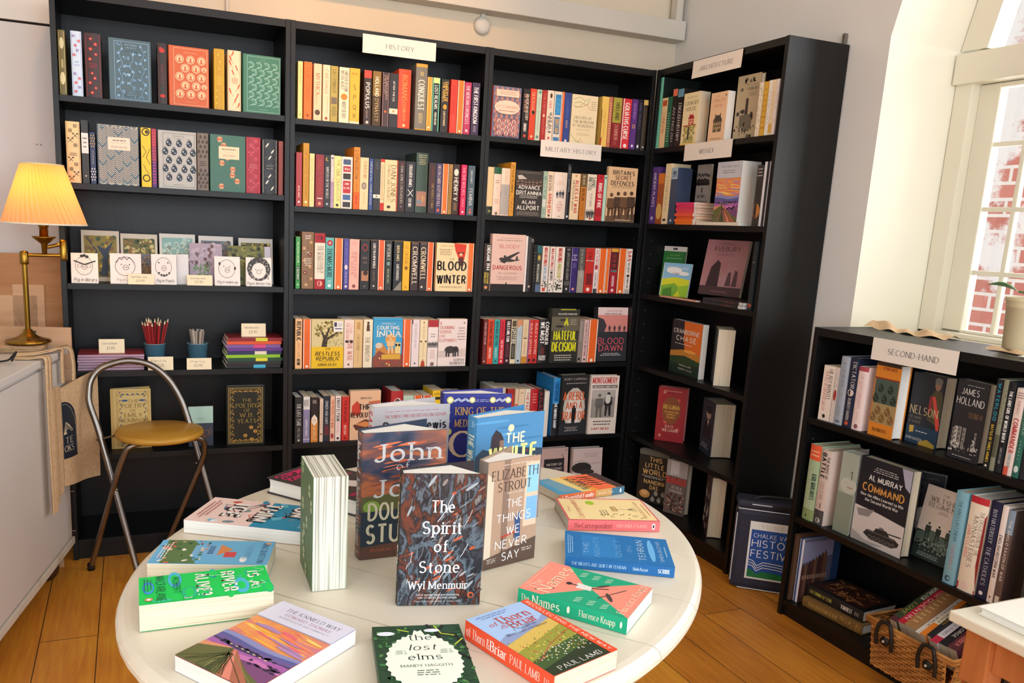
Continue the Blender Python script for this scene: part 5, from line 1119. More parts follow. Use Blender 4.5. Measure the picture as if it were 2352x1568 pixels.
('S','b2','pale yellow spine with dark oval',1.001,.012,1.3535,90,0,.1265,.1976,.0272,'efe08e','','T,THE TIME TRAVELLER,8a7a30,.06,.86,.4,s,.6;B,.2,.4,.2,.6,10,b8a850;E,.5,.94,.2,3a3020',0),
('S','b2','white spine of red and blue tiles',1.0464,.012,1.3535,90,0,.1261,.1971,.044,'e8ddd0','','R,.16,.05,.84,.15,4a5a7c;R,.16,.18,.84,.29,b8343c;R,.16,.32,.84,.43,3a3230;R,.16,.46,.84,.7,c03038;R,.16,.73,.84,.83,4a6a9c;R,.16,.87,.84,.97,3c3a3c;H,1066,f0e8dc,.25,.75,.235,.04,N;H,AND,f0e8dc,.3,.7,.52,.04,N;H,ALL THAT,f0e8dc,.22,.78,.6,.04,N',0),
('S','b2','tall orange spine with black lettering',1.0756,.012,1.3535,90,0,.1512,.2363,.0244,'ea8a1a','','R,0,.72,1,1,e0641c;T,LONGBOW,2c2418,.05,.52,.55,n;B,.3,.7,.55,.74,6,a85a10;T,HUGH SOAR,c03820,.78,.92,.3,N',0),
('S','b2','cream spine with grey roundel',1.1112,.012,1.3535,90,0,.1277,.1995,.0342,'f0d2a0','','T,THE MEDIEVAL MIND,b8803c,.06,.4,.36,s,.6;E,.5,.54,.3,8a7c70,.07;E,.5,.54,.2,b0a090,.045;B,.4,.6,.66,.9,8,c8a068',0),
('S','b2','narrow blue spine',1.1294,.012,1.3535,90,0,.1265,.1976,.0146,'2f4a8c','','T,MEDIEVAL HORIZONS,e8e4d8,.06,.9,.5,n',0),
('S','b2','black spine with white label',1.16,.012,1.3535,90,0,.1268,.1981,.0283,'2c2b2c','','R,0,.69,1,.76,f0e8d8;T,TUDOR,8a8484,.06,.2,.2,n;E,.5,.725,.14,8a7a60',0),
('S','b2','narrow cream spine with red ends',1.1762,.012,1.3535,90,0,.1274,.1991,.0154,'f0d4a4','','R,0,0,1,.06,d83a24;R,0,.85,1,1,c82c20;B,.2,.8,.1,.8,20,c8743c',0),
('S','b2','broad cream spine with brown lettering',1.233,.012,1.3535,90,0,.1269,.1983,.0553,'f2d4a2','','R,.9,0,1,1,a83a24;T,DAN JONES,6a4a28,.1,.82,.36,s,.66;T,POWERS AND THRONES,8a683c,.1,.8,.18,s,.3;E,.35,.92,.14,3a2c20,.03',0),
('S','b2','black spine with red flecks',1.2634,.012,1.3535,90,0,.1271,.1986,.029,'34201e','','T,DAN JONES CRUSADERS,d8c8b8,.1,.84,.34,s;E,.5,.06,.1,b83a34;E,.5,.9,.12,8a7a78',0),
('S','b2','black spine with white cross',1.305,.012,1.3535,90,0,.1265,.1977,.0388,'26242a','','T,CRUSADER ARMIES,f0ece4,.06,.5,.32,N;L,.06,f0ece4,.25,.55,.8,.68;L,.06,f0ece4,.8,.55,.25,.68;T,STEVE TIBBLE,e8e4dc,.72,.9,.3,N',0),
('S','b2','tall dark green spine with small picture',1.3581,.012,1.3535,90,0,.1504,.2351,.0494,'33483c','','H,JONATHAN,d8d0a8,.15,.85,.04,.02,s;H,SUMPTION,d8d0a8,.15,.85,.075,.02,s;B,.15,.85,.1,.2,4,c8b880;R,.08,.64,.92,.89,a87a6a;E,.5,.76,.3,c89a5a,.06;E,.3,.82,.2,6a8aa0,.04',1),
('S','b2','dark brown spine',1.3939,.012,1.3535,90,0,.1279,.1999,.0307,'38241f','','T,EDWARD THE FIRST,8a3428,.08,.5,.3,s;T,THE PERFECT KING,c8a060,.4,.9,.3,s,.6',0),
('S','b2','navy spine lettered in white',1.4209,.012,1.3535,90,0,.1282,.2003,.0251,'3a3464','','T,HELEN CARR SCEPTRED ISLE,f0d8c0,.04,.86,.5,s;E,.5,.93,.24,e8683c',0),
('S','b2','orange spine with pale edges',1.4481,.012,1.3535,90,0,.1282,.2002,.0243,'ee7420','','P',0),
('S','b2','narrow tan spine',1.4663,.012,1.3535,90,0,.1281,.2002,.0153,'a8823c','','B,.2,.8,.1,.9,20,6a4a20',0),
('S','b2','black spine with white portrait',1.496,.012,1.3535,90,0,.1289,.2015,.0269,'3a2620','','E,.5,.16,.36,f0e0d0,.07;T,HENRY V,f4e8dc,.26,.72,.62,N;B,.2,.8,.76,.92,6,c89a60',0),
('S','b2','hot pink spine',1.5282,.012,1.3535,90,0,.1293,.202,.0225,'d8245c','','T,THE SHE WOLVES,f0c0c8,.05,.6,.5,n;B,.3,.7,.66,.84,6,f0c0c8;E,.5,.94,.2,f4e0e0',0),
('S','b2','slate blue spine with red flowers',1.5654,.012,1.3535,90,0,.1286,.2009,.0296,'4a606c','','T,JANINA RAMIREZ,d8d8d0,.08,.36,.28,s;T,FEMINA,e8e8e0,.46,.8,.46,s;E,.5,.88,.14,d06a4a;E,.5,.94,.2,d0603c',0),
('S','b3','green spine',.8452,.012,1.0368,90,0,.1284,.2006,.0167,'3f9a4c','','T,ALISON WEIR,d8ecc8,.1,.5,.4,N;R,.1,.56,.9,.84,2c5a34;T,CROWN,e8f0d8,.58,.82,.5,S;E,.5,.92,.2,c8e0c0',0),
('S','b3','ornate brown spine with pale lettering',.898,.012,1.0368,90,0,.1411,.2204,.0462,'8c6a4c','','A,floral,.05,.02,.95,.98,b88a5c,7a3a2c,5a4a34,9;H,SIMON,f0e8d8,.25,.75,.07,.025,N;H,SEBAG,f0e8d8,.25,.75,.11,.025,N;H,THE,f0e8d8,.35,.65,.36,.03,s;B,.2,.8,.45,.6,4,f0e4d0',1),
('S','b3','white spine with crimson ends',.9432,.012,1.0368,90,0,.1392,.2174,.0405,'f0e2cc','','R,0,0,1,.17,a8202c;R,0,.82,1,1,a8202c;E,.5,.08,.26,5a1018,.04;E,.5,.9,.26,e8a890,.05;T,THE DISSOLUTION OF,6a4a3c,.22,.72,.3,s,.7;T,THE MONASTERIES,6a4a3c,.22,.7,.3,s,.38',1),
('S','b3','teal spine with crimson rose',.9784,.012,1.0368,90,0,.1289,.2014,.0326,'5fb4ac','','E,.5,.1,.36,b0344c;E,.5,.1,.16,e8a08a;T,THOMAS MORE,18302c,.2,.78,.6,S;B,.2,.8,.82,.88,2,e8f0e4;E,.5,.93,.2,e8f0ec',0),
('S','b3','bright orange spine with cream edges',1.014,.012,1.0368,90,0,.1286,.2009,.0308,'ee7426','','P;T,THE HOLLOW CROWN,d85a14,.3,.7,.2,n',0),
('S','b3','purple blue spine',1.0392,.012,1.0368,90,0,.1282,.2003,.0204,'4f4898','','T,THE WOMEN WHO,7a74c0,.06,.5,.5,n;E,.5,.56,.3,e8d8d8,.05;B,.3,.7,.64,.88,8,d8d0e8;E,.5,.94,.24,f0d8d0',0),
('S','b3','pink spine',1.0816,.012,1.0368,90,0,.1275,.1992,.0397,'f0b4a4','','H,PEN,c87868,.3,.7,.05,.025,n;H,VOGLER,c87868,.28,.72,.09,.025,n;T,THE HEART OF THE COURT,c06a60,.24,.78,.3,s,.66;T,THE QUEEN,c06a60,.24,.7,.3,s,.32;E,.5,.93,.18,8a4a40',0),
('S','b3','black spine with red ring',1.1244,.012,1.0368,90,0,.1268,.1981,.0379,'221f20','','E,.5,.15,.3,a83430,.07;E,.5,.15,.22,221f20,.05;H,HENRY,8a6a5c,.25,.75,.36,.04,S;H,VIII,8a6a5c,.3,.7,.45,.04,S;R,.15,.62,.9,.82,b8805c;E,.6,.66,.26,3a2420,.05;H,23,c8b8b0,.4,.62,.93,.03,s',0),
('S','b3','near black spine with white lettering',1.1589,.012,1.0368,90,0,.1271,.1986,.0296,'2a211f','','T,GODLY IN A NEW WORLD,f0e8e0,.06,.56,.34,N;T,CONFESSIONS,8a7068,.6,.82,.26,n;E,.5,.92,.12,e8e0d8',0),
('S','b3','orange red spine with cream edges',1.1872,.012,1.0368,90,0,.1279,.1998,.0255,'e8602a','','P',0),
('S','b3','charcoal spine with white script',1.2178,.012,1.0368,90,0,.1273,.199,.0265,'2e332f','','T,SPYCRAFT,e8ece0,.06,.38,.55,i;E,.5,.46,.28,7a9a90,.04;T,TRICKS AND TOOLS,c8d0a8,.56,.86,.3,s',0),
('S','b3','black spine with grey corner',1.262,.012,1.0368,90,0,.1269,.1983,.0356,'24262a','','T,QUEEN JAMES,e8d8a0,.08,.4,.3,N;T,GARETH RUSSELL,e8e4dc,.46,.8,.28,N;V,8a8478,0,1,1,.8,1,1',0),
('S','b3','yellow spine',1.2953,.012,1.0368,90,0,.1279,.1998,.0292,'eeb424','','T,THE SUN RISING,b07a10,.06,.48,.46,s;E,.5,.54,.24,8a5a10,.04;E,.5,.93,.14,c08a20',0),
('S','b3','dark spine with cream capitals',1.3334,.012,1.0368,90,0,.1269,.1982,.0331,'3a2a2a','','H,RONALD HUTTON,c8a888,.15,.85,.03,.02,s;T,CROMWELL,f2e2cc,.09,.88,.56,S',0),
('S','b3','dark spine with gold capitals',1.3696,.012,1.0368,90,0,.127,.1984,.032,'352a2a','','H,RONALD HUTTON,c8a888,.15,.85,.03,.02,s;T,CROMWELL,f2dcb4,.1,.78,.6,S;E,.4,.92,.14,e8dcc8',0),
('S','b3','vivid orange spine with cream edges',1.3969,.012,1.0368,90,0,.1278,.1997,.0244,'ea6424','','P',0),
('F','b3','cream cover with red splash and cavalier',1.4112,.012,1.0368,0,0,.1394,.2003,.022,'efd9a6','H,JONATHAN HEALEY,b87a4c,.1,.85,.06,.035,s;V,d83a24,.55,.0,.95,.02,.93,.2,.85,.45,.7,.3,.6,.16;E,.78,.2,.11,3a2420,.018;E,.78,.23,.05,e8b890;V,5a2420,.7,.3,.86,.28,.88,.46,.72,.46;B,.08,.5,.12,.26,4,8a6a48;H,THE,3a2c24,.4,.58,.33,.04,i;H,BLOOD,2c241e,.03,.98,.47,.17,B;H,IN,5a3c28,.46,.56,.63,.03,i;H,WINTER,2c241e,.03,.98,.75,.16,B;H,A NATION DESCENDS 1642,6a4a30,.12,.85,.91,.03,s','',0),
('S','b3','orange spine beside the splash cover',1.5779,.012,1.0368,90,0,.1294,.2023,.0263,'ea7830','','P',0),
('S','b4','peach spine with bold black lettering',.8565,.012,.7171,90,0,.1281,.2002,.0269,'f0bc84','','T,REPUBLIC,26221e,.05,.44,.6,B;T,BRITAIN,b87848,.48,.78,.3,n;T,ALICE HUNT,26221e,.8,.93,.44,B',0),
('S','b4','orange spine with cream edges',.8914,.012,.7171,90,0,.1276,.1994,.0298,'e86a24','','P;T,DEVIL LAND,c84a10,.26,.6,.2,n',0),
('F','b4','yellow cover with dark spreading tree',.8938,.012,.7171,0,0,.1313,.1991,.025,'e6bc1e','R,0,0,1,.56,d8c890;A,tree,.0,.02,1,.6,3a2c20,9a8a3c,120,6a5a2c;R,0,.56,1,1,eabf1c;A,dots,.4,.4,1,.56,8a7a3c,60,.02;R,.68,.04,.97,.25,f0ece8;R,.7,.06,.78,.15,3a3448;B,.8,.95,.07,.15,3,5a4a5a;R,.72,.18,.93,.2,4a3c6a;H,THE,3a2c14,.42,.6,.6,.04,S;H,RESTLESS,3a2c14,.12,.88,.7,.075,I;H,REPUBLIC,3a2c14,.14,.88,.8,.07,I;B,.15,.85,.845,.87,1,6a5418;H,ANNA KEAY,3a2c14,.2,.8,.925,.05,S','',0),
('S','b4','cream spine with red serif lettering',1.0673,.012,.7171,90,0,.1266,.1978,.0399,'f0d8c8','','T,THE ENGLISH,c85a44,.06,.4,.3,s,.35;T,CIVIL WAR,b83c30,.42,.84,.5,s,.62;T,CIVIL,c85a44,.1,.3,.25,s,.7;E,.3,.45,.2,3a2c28,.03;E,.75,.45,.2,3a2c28,.03;E,.5,.93,.1,3a2c28',0),
('S','b4','tan spine with script lettering',1.1039,.012,.7171,90,0,.1267,.198,.035,'e0bc84','','T,CALEDONIA,8a6a34,.3,.64,.4,i;R,.3,.05,.7,.2,c89a5c;B,.4,.6,.68,.9,8,a87a3c',0),
('S','b4','cream spine with standing figure',1.1464,.012,.7171,90,0,.1274,.199,.0382,'f0e2c4','','E,.5,.07,.14,3a2c24;V,5a4030,.36,.1,.64,.1,.7,.24,.3,.24;T,THE ANARCHY,3c3428,.36,.88,.44,s,.45;B,.62,.76,.36,.8,12,c89a80',0),
('F','b4','turquoise cover with seated woman',1.1494,.012,.7171,0,0,.1253,.2069,.026,'3aa0d0','A,aqua,0,0,1,1;L,.01,206a94,.04,.06,.96,.06;H,NANDINI DAS,f0ece0,.28,.75,.12,.03,s;H,COURTING,f4f0e4,.12,.9,.2,.07,N;H,INDIA,f4f0e4,.12,.95,.32,.12,S;R,.76,.5,.95,.72,e8d088;E,.8,.55,.04,2a2420,.03;E,.9,.55,.04,2a2420,.03','',0),
('S','b4','orange spine with purple edge',1.3134,.012,.7171,90,0,.1278,.1996,.0372,'e8672a','','R,0,.4,.2,1,b03c34;R,.16,0,.24,1,f4e8d8;R,.9,0,1,1,f4ead8;E,.58,.94,.14,f4ead8',0),
('S','b4','lilac white spine',1.3495,.012,.7171,90,0,.1279,.1998,.033,'eadcdc','','T,THE SHORTEST HISTORY,8a7a8a,.08,.6,.24,n;R,0,0,.12,.1,4a2c4c;E,.5,.93,.12,5a4a5a',0),
('S','b4','cream spine with robed figure',1.3854,.012,.7171,90,0,.1271,.1985,.0333,'f0deb4','','E,.5,.06,.1,8a5a3c;T,THE FIRST EMPIRE,c8a870,.12,.4,.26,n;E,.2,.46,.14,5a4034,.02;E,.8,.46,.14,5a4034,.02;V,b8442c,.3,.88,.7,.88,.8,1,.2,1;E,.5,.86,.13,c89a78;T,BRAVE,c0a060,.5,.8,.3,n',0),
('S','b4','white spine with red block',1.4331,.012,.7171,90,0,.1265,.1977,.0447,'f0e4de','','R,0,0,1,.15,b03034;B,.2,.8,.28,.38,2,8a7a78;A,men,.02,.44,.98,.6,4a4a4c,6a6a6c,7,.9;B,.2,.8,.64,.84,6,c89088;E,.5,.95,.2,8a6a68',0),
('F','b4','white cover with black elephant',1.4363,.012,.7171,0,0,.1281,.2026,.03,'efe0da','H,A,c8584c,.03,.1,.09,.06,S;H,TRAINING,c8584c,.03,.56,.18,.06,S;H,SCHOOL,c8584c,.03,.46,.27,.06,S;H,FOR,c8584c,.03,.22,.36,.05,S;H,ELEPHANTS,c8584c,.03,.64,.45,.06,S;V,d8c8c0,0,.68,1,.62,1,.8,0,.82;A,elephant,.18,.54,.78,.8;H,SOPHY,2c2624,.56,.96,.87,.05,S;H,ROBERTS,2c2624,.44,.96,.94,.05,S;B,.66,.96,.16,.46,5,a88a84;E,.9,.08,.03,8a7a78','',0),
('S','b5','black spine with white lettering',.8623,.012,.41,90,0,.1222,.1909,.0311,'242526','','T,THE LAST TSAR,e8e6e0,.14,.62,.5,s;T,THE FALL,b8b4b0,.66,.9,.3,s;E,.5,.94,.16,b8b4b0',1),
('S','b5','mauve spine with white top',.8919,.012,.41,90,0,.123,.1921,.0267,'8c86a8','','R,0,0,1,.28,e0dcd8;H,VERT,5a5a60,.1,.9,.14,.14,n;T,HAROLD JAMES,e8e0ec,.5,.86,.3,N;R,0,.92,1,.93,f0ecf0',0),
('S','b5','black and orange spine with cream hexagon',.925,.012,.41,90,0,.1208,.1888,.0288,'2a2020','','R,0,.5,1,1,d88a3c;V,f0e2cc,.5,.38,.9,.46,.9,.56,.5,.64,.1,.56,.1,.46;H,20,8a6a4c,.3,.7,.51,.04,s;B,.2,.8,.06,.14,3,e8dcd0;T,WORLD,f0d8b0,.66,.95,.4,n',0),
('S','b5','thin beige spine',.9462,.012,.41,90,0,.1157,.1807,.0133,'e6cdb8','','B,.3,.7,.1,.7,14,a87a5c;E,.5,.82,.3,8a5a3c',0),
('S','b5','navy spine with white lettering',.974,.012,.41,90,0,.1228,.1918,.0263,'252d3a','','T,SINNER AND SAINT,e0e4e8,.1,.62,.4,n;R,.2,.64,.9,.86,6a2c34',0),
('S','b5','peach spine with red lettering',.9946,.012,.41,90,0,.1222,.1909,.0181,'eec0a0','','T,THE PROSPECT OF WAR,c83c28,.08,.7,.5,N;E,.5,.88,.34,a83a4c,.06',0),
('S','b5','white spine with black capitals',1.0208,.012,.41,90,0,.1223,.1912,.0229,'efe0d8','','T,ENVOY ELYSIUM,2c2828,.05,.56,.6,N;T,FASCIST,d8305c,.6,.84,.5,i;E,.5,.94,.24,4a2c2c',0),
('S','b5','red spine with dark lettering',1.0548,.012,.41,90,0,.1197,.187,.0301,'cf2f28','','T,THE IRON DUKE,6a1210,.08,.6,.4,N;T,JULIE LEIGH,f0d0c0,.64,.86,.34,N;E,.5,.94,.16,6a1210',0),
('F','b5','peach cover with red orator',1.0592,.012,.41,0,0,.1308,.2094,.03,'e8bc98','H,SIMON HALL,3a241c,.32,.72,.15,.035,N;V,c8402c,.06,.3,.22,.2,.36,.3,.34,.5,.05,.5;V,c86a4c,.6,.22,.98,.2,.98,.4,.66,.36;H,THREE,2a201c,.28,.9,.33,.11,B;H,REVOLUTIONS,2a201c,.02,1,.49,.1,B;V,5a3428,.1,.7,.5,.58,.95,.66,.9,.8,.2,.8;V,d88a4c,.15,.68,.5,.62,.85,.7,.5,.74','',0),
('S','b5','thick red spine with oval portrait',1.2869,.012,.41,90,0,.1307,.2042,.0519,'b02a2c','','E,.55,.3,.36,e8d8cc,.16;E,.55,.3,.3,3a3434,.13;E,.55,.3,.16,c8a898,.08',1),
('S','b5','mint spine',1.3354,.012,.41,90,0,.1174,.1834,.0459,'b8d4c0','','T,A STRANGER,3c5a4c,.1,.6,.3,s',0),
('S','b5','orange spine with cream edges',1.3733,.012,.41,90,0,.1164,.1819,.0347,'e86428','','P',0),
('S','b5','scarlet orange spine with cream edges',1.4181,.012,.41,90,0,.1156,.1806,.0391,'e2582c','','P',0),
('S','b5','yellow spine with black band',1.4732,.012,.41,90,0,.1288,.2012,.0524,'e8c01c','','B,.1,.9,.05,.1,2,2a2818;R,0,.14,1,.2,2c2818;T,BERLIN,2c2818,.3,.8,.5,B',0),
('S','b5','beige spine behind the table books',1.5069,.012,.41,90,0,.1184,.1849,.0306,'d8c8a8','','T,AUTUMN,7a5a3c,.1,.6,.5,s',0),
('S','b5','brick red spine behind the table books',1.5435,.012,.41,90,0,.1177,.1839,.0329,'c04030','','T,RED DAWN,f0d8c8,.1,.6,.5,N',0),
('S','b5','ivory spine next to the divider',1.5779,.012,.41,90,0,.117,.1828,.0306,'efe6d6','','T,EAST WEST,4a4a5c,.1,.6,.5,n',0),
('F','c1','patterned cover with pink cartouche',1.6285,.012,1.6783,0,0,.127,.2007,.05,'e9cdb4','R,0,0,1,1,6d6f8c;A,motif,.04,.02,.96,.98,c88a78,6d6f8c,5,11;R,.1,.07,.9,.2,efd2bc;E,.5,.41,.46,efd2bc,.14;B,.18,.82,.09,.17,3,b07a68;H,OTTOMANS,b0504c,.12,.9,.4,.05,s;B,.2,.8,.46,.5,1,a8605c;B,.35,.65,.53,.56,1,8a5a5c;A,cameo,.1,.66,.9,.95,6d6f8c,e0b098,c86a58,3','R,0,0,1,1,cf4a34;B,.2,.8,.1,.9,20,e8a890',1),
('S','c1','black spine dotted with white letters',1.7957,.012,1.6783,90,0,.1289,.2015,.0312,'221f22','','T,AN AFRICAN HISTORY,e0d0c0,.1,.62,.4,N,.66;T,OF AFRICA,d8a080,.1,.46,.3,N,.34;T,ZEINAB BADAWI,e8e0d8,.68,.84,.4,N;E,.5,.93,.2,d04a3c',0),
('S','c1','orange red spine with dark bird',1.8254,.012,1.6783,90,0,.1312,.205,.0268,'d9472a','','T,SILK ROADS,f0b088,.06,.5,.44,S;E,.6,.46,.26,2c2420,.04;E,.5,.93,.2,f0c8a0',0),
('S','c1','pale mint spine',1.8507,.012,1.6783,90,0,.1307,.2042,.0224,'c8d8c0','','T,INDIA IN PERSIA,5a7a78,.16,.8,.34,s;E,.6,.05,.3,5a9a8a,.03;E,.5,.93,.3,6a8a7c,.03',0),
('S','c1','red spine',1.8761,.012,1.6783,90,0,.1311,.2048,.0225,'b02c2c','','T,THE EARTH,e89a78,.06,.46,.4,s;E,.5,.5,.24,e8c8a0,.03;T,MASTERY,e89a78,.56,.88,.34,n',0),
('S','c1','cream spine with pink and black print',1.9087,.012,1.6783,90,0,.1319,.2062,.0306,'f0dcc4','','E,.55,.1,.18,4a2c20,.05;T,COLD,d0506a,.2,.34,.4,N;T,WAR IN A,3c4a5a,.42,.84,.36,N,.66;T,KAPUT,3c4a5a,.5,.84,.36,N,.34;E,.5,.93,.18,d05a6a',0),
('S','c1','white spine with bright blue panel',1.9462,.012,1.6783,90,0,.1316,.2057,.0346,'e6dcc8','','R,.14,.06,.9,.46,2c86c0;T,EUROPE,58b0e0,.14,.44,.5,N;R,.12,.5,.86,.84,4a7cac;T,BRITAIN,e0b44a,.54,.82,.5,N;R,.1,.9,.9,1,4a80b4',0),
('S','c1','narrow orange spine',1.9589,.012,1.6783,90,0,.1323,.2067,.0107,'e86a30','','R,0,0,.2,1,f0d8c0',0),
('S','c1','blue spine',1.9911,.012,1.6783,90,0,.1318,.2059,.0306,'34488c','','T,LOTHARINGIA,5a70b4,.14,.5,.4,s;T,WINDER,c8a890,.54,.7,.34,n;E,.5,.95,.18,e8e0e8',0),
('F','c1','cream map cover with green contours',1.9964,.012,1.6783,0,0,.1252,.2037,.03,'f2dfb4','L,.012,5a9a4c,.05,.1,.3,.05,.5,.12,.7,.06;L,.012,5a9a4c,.08,.18,.3,.14,.55,.2,.68,.1;L,.012,c85a4c,.1,.26,.4,.24,.6,.18,.7,.28;L,.01,5a9a4c,.05,.22,.25,.26,.5,.14;L,.014,5a9a4c,.02,.8,.2,.92,.4,.96;L,.012,c8a03c,.3,.98,.4,.88,.5,.96;H,A,8a6a44,.46,.5,.4,.02,s;H,HISTORY OF,4a5a4c,.12,.8,.46,.05,s;H,THE WORLD IN,4a5a4c,.08,.88,.54,.05,s;H,47 BORDERS,4a5a4c,.06,.9,.62,.05,s;H,JONN ELLEDGE,b8784c,.2,.76,.7,.025,n;B,.2,.8,.76,.82,3,c8a880;B,.72,.96,.1,.3,5,b89a78','',0),
('S','c1','yellow spine with brown edge',2.1775,.012,1.6783,90,0,.1334,.2085,.0338,'f0c864','','V,6a4a24,0,.2,.1,.3,.1,.9,0,.95;T,LAND BETWEEN,b88a2c,.25,.8,.24,n;V,a83820,0,.85,.3,.8,.2,1,0,1',0),
('S','c1','narrow terracotta spine',2.1958,.012,1.6783,90,0,.1344,.21,.0167,'c8785a','','B,.2,.8,.1,.9,16,f0c8a0',0),
('S','c1','maroon spine with olive panel',2.2472,.012,1.6783,90,0,.1344,.21,.0477,'8c2428','','R,0,0,.9,.5,a8a03c;T,HOLLAND,3c3a18,.1,.44,.4,N;T,DOMINION,e09a88,.54,.84,.4,s;B,.3,.6,.86,.94,3,c87a70',0),
('S','c1','red spine with white lettering',2.2924,.012,1.6783,90,0,.1345,.2102,.0422,'d8323c','','R,0,0,.12,1,f0d8c8;T,GOLIATHS CURSE,f6e4dc,.08,.82,.5,B;E,.55,.94,.2,f6e4dc',0),
('S','c1','purple spine with gold ring',2.3254,.012,1.6783,90,0,.1358,.2122,.0298,'5c3480','','T,AGE OF REVOLT,c8a0d8,.08,.4,.34,n;E,.5,.54,.26,d8a84a,.04;E,.5,.54,.16,5c3480,.026;E,.5,.93,.2,e0d0e8',0),
('S','c1','midnight blue spine',2.3509,.012,1.6783,90,0,.1369,.2139,.0224,'221f30','','T,TIME TRAVEL,8a88a8,.06,.6,.36,s;R,.3,.9,.7,.96,e8e8f0',0),
('S','c1','dark spine with gilt top',2.3776,.012,1.6783,90,0,.137,.2141,.022,'33291f','','R,0,0,1,.1,d8b868;B,.3,.7,.16,.9,14,6a5a3c;V,f0f0f0,.3,.95,.7,.95,.5,.91',1),
('S','c2','tan spine with dark green foot',1.6506,.012,1.3603,90,0,.125,.1953,.0271,'e8cc98','','R,0,.82,1,1,22301f;E,.5,.92,.2,a8a04c',1),
('S','c2','pinkish white spine with green top',1.6857,.012,1.3603,90,0,.1258,.1966,.0336,'f0d4c0','','R,0,0,1,.14,1f5a3c;B,.2,.8,.26,.34,2,8a6a5c;V,6a6a80,0,.56,.5,.42,1,.5,1,.6;B,.2,.8,.66,.76,3,c0807c;E,.5,.96,.2,8a6a5c',1),
('S','c2','blush spine with grey lower half',1.7266,.012,1.3603,90,0,.1246,.1947,.0394,'f0d4bc','','R,0,.34,1,1,b0aaa4;T,THE TRENCH,b09a8c,.06,.3,.16,n;T,STORM,8a847c,.4,.56,.14,n;R,0,.98,1,1,f0d4bc',1),
('S','c2','tall amber spine',1.7494,.012,1.3603,90,0,.1416,.2213,.0213,'d89a30','','T,BATTLES OF THE SAMURAI,6a4418,.05,.56,.4,N;A,dots,.1,.6,.9,.95,8a5a20,26,.1',0),
('F','c2','dark cover of bold white lettering',1.7532,.012,1.3603,0,0,.1292,.1925,.03,'3c3632','A,crowd,.02,.1,.98,.33,2c2826,8a6a58,7;V,c8beb4,.05,.12,.2,.1,.4,.18,.1,.2;R,0,.32,1,1,38322f;B,.05,.95,.02,.07,2,8a827c;H,ADVANCE,f2ece2,.1,.9,.36,.075,N;H,BRITANNIA,f2ece2,.03,.97,.48,.08,N;B,.1,.9,.53,.6,2,d8d0c4;H,ALAN,f2ece2,.25,.75,.68,.075,N;H,ALLPORT,f2ece2,.08,.92,.8,.085,N;B,.05,.95,.88,.97,3,a89c92','',0),
('S','c2','sage spine with pale picture',1.904,.012,1.3603,90,0,.1251,.1955,.0202,'a8c0ac','','T,BLITZ,5a7a6c,.1,.6,.4,N;R,.1,.6,.9,.76,d8dcd0;B,.2,.8,.8,.92,4,4a6a58',0),
('S','c2','cream spine with red and black names',1.9339,.012,1.3603,90,0,.1256,.1962,.0284,'f0d8bc','','T,ANTONY,5a4a40,.08,.4,.3,n,.72;T,BEEVOR,3c3430,.08,.42,.36,N,.36;T,ARNHEM,c83c38,.46,.88,.5,N;E,.5,.94,.2,6a4a3c',0),
('S','c2','broad white spine with running soldiers',1.9987,.012,1.3603,90,0,.1254,.1959,.0627,'efdccb','','H,ANTONY,d8a888,.3,.7,.2,.03,s;H,BEEVOR,d8a070,.24,.76,.25,.04,s;A,men,.15,.36,.85,.56,3c4a5a,2c3a4a,3,.9;H,THE,c04a48,.4,.62,.64,.035,n;H,SECOND,c04a48,.26,.74,.7,.035,n;H,WORLD,c04a48,.3,.7,.76,.035,n;H,WAR,c04a48,.38,.62,.82,.035,n;B,.4,.6,.93,.97,1,6a5a54',1),
('S','c2','tall thin black spine',2.018,.012,1.3603,90,0,.1486,.2321,.0163,'1f1f22','','T,SECRET WEAPONS,b8b4b0,.05,.5,.4,n;E,.5,.95,.3,d8d8d8',1),
('S','c2','cream spine with red title',2.0643,.012,1.3603,90,0,.1254,.1959,.0432,'f0d8b0','','E,.5,.05,.12,d89a5c;T,ALLIES AT WAR,c8383c,.14,.86,.36,N,.64;T,THE POLITICS OF DEFEAT,5a443c,.14,.8,.18,N,.26',0),
('S','c2','amber spine with olive top',2.0962,.012,1.3603,90,0,.1267,.198,.0264,'c87c28','','R,0,0,1,.28,6a5a38;T,BLACK,e0c898,.04,.24,.4,N;T,BERLIN,5a2c18,.32,.58,.5,N;B,.2,.8,.62,.92,8,8a4c18',0),
('S','c2','cream spine with green and black title',2.1457,.012,1.3603,90,0,.1267,.198,.045,'f0e0c8','','T,SAND,3c5a4c,.06,.28,.36,N,.7;T,AND STEEL,3c5a4c,.06,.36,.36,N,.3;T,PETER CADDICK,5a5048,.42,.7,.22,n;A,men,.05,.74,.95,.96,3c3c3c,5a5450,4,.95;E,.55,.96,.12,d0504c',0),
('S','c2','red spine with white capitals',2.1831,.012,1.3603,90,0,.1275,.1993,.0329,'c82834','','T,RING OF FIRE,f4e0d8,.18,.72,.5,B;H,III,6a1018,.3,.7,.06,.06,N;R,0,.74,1,.9,a82028',0),
('S','c2','thin mint spine',2.1997,.012,1.3603,90,0,.1277,.1996,.0145,'b8dcc8','','E,.5,.06,.3,3a6a50',0),
('F','c2','sand cover with four helmeted soldiers',2.2038,.012,1.3603,0,0,.1507,.2382,.02,'e2bd90',"H,BRITAIN'S,3c2c22,.15,.9,.1,.07,N;H,SECRET,6a2c20,.24,.8,.19,.065,N;H,DEFENCES,3c2c22,.1,.9,.29,.07,N;B,.1,.9,.33,.38,2,8a6a4c;V,6a5440,0,.9,1,.84,1,1,0,1;A,men,.02,.42,.98,.98,4c3626,6a4a30,4,.98;B,.3,.9,.94,.98,1,e8d0b0",'',1),
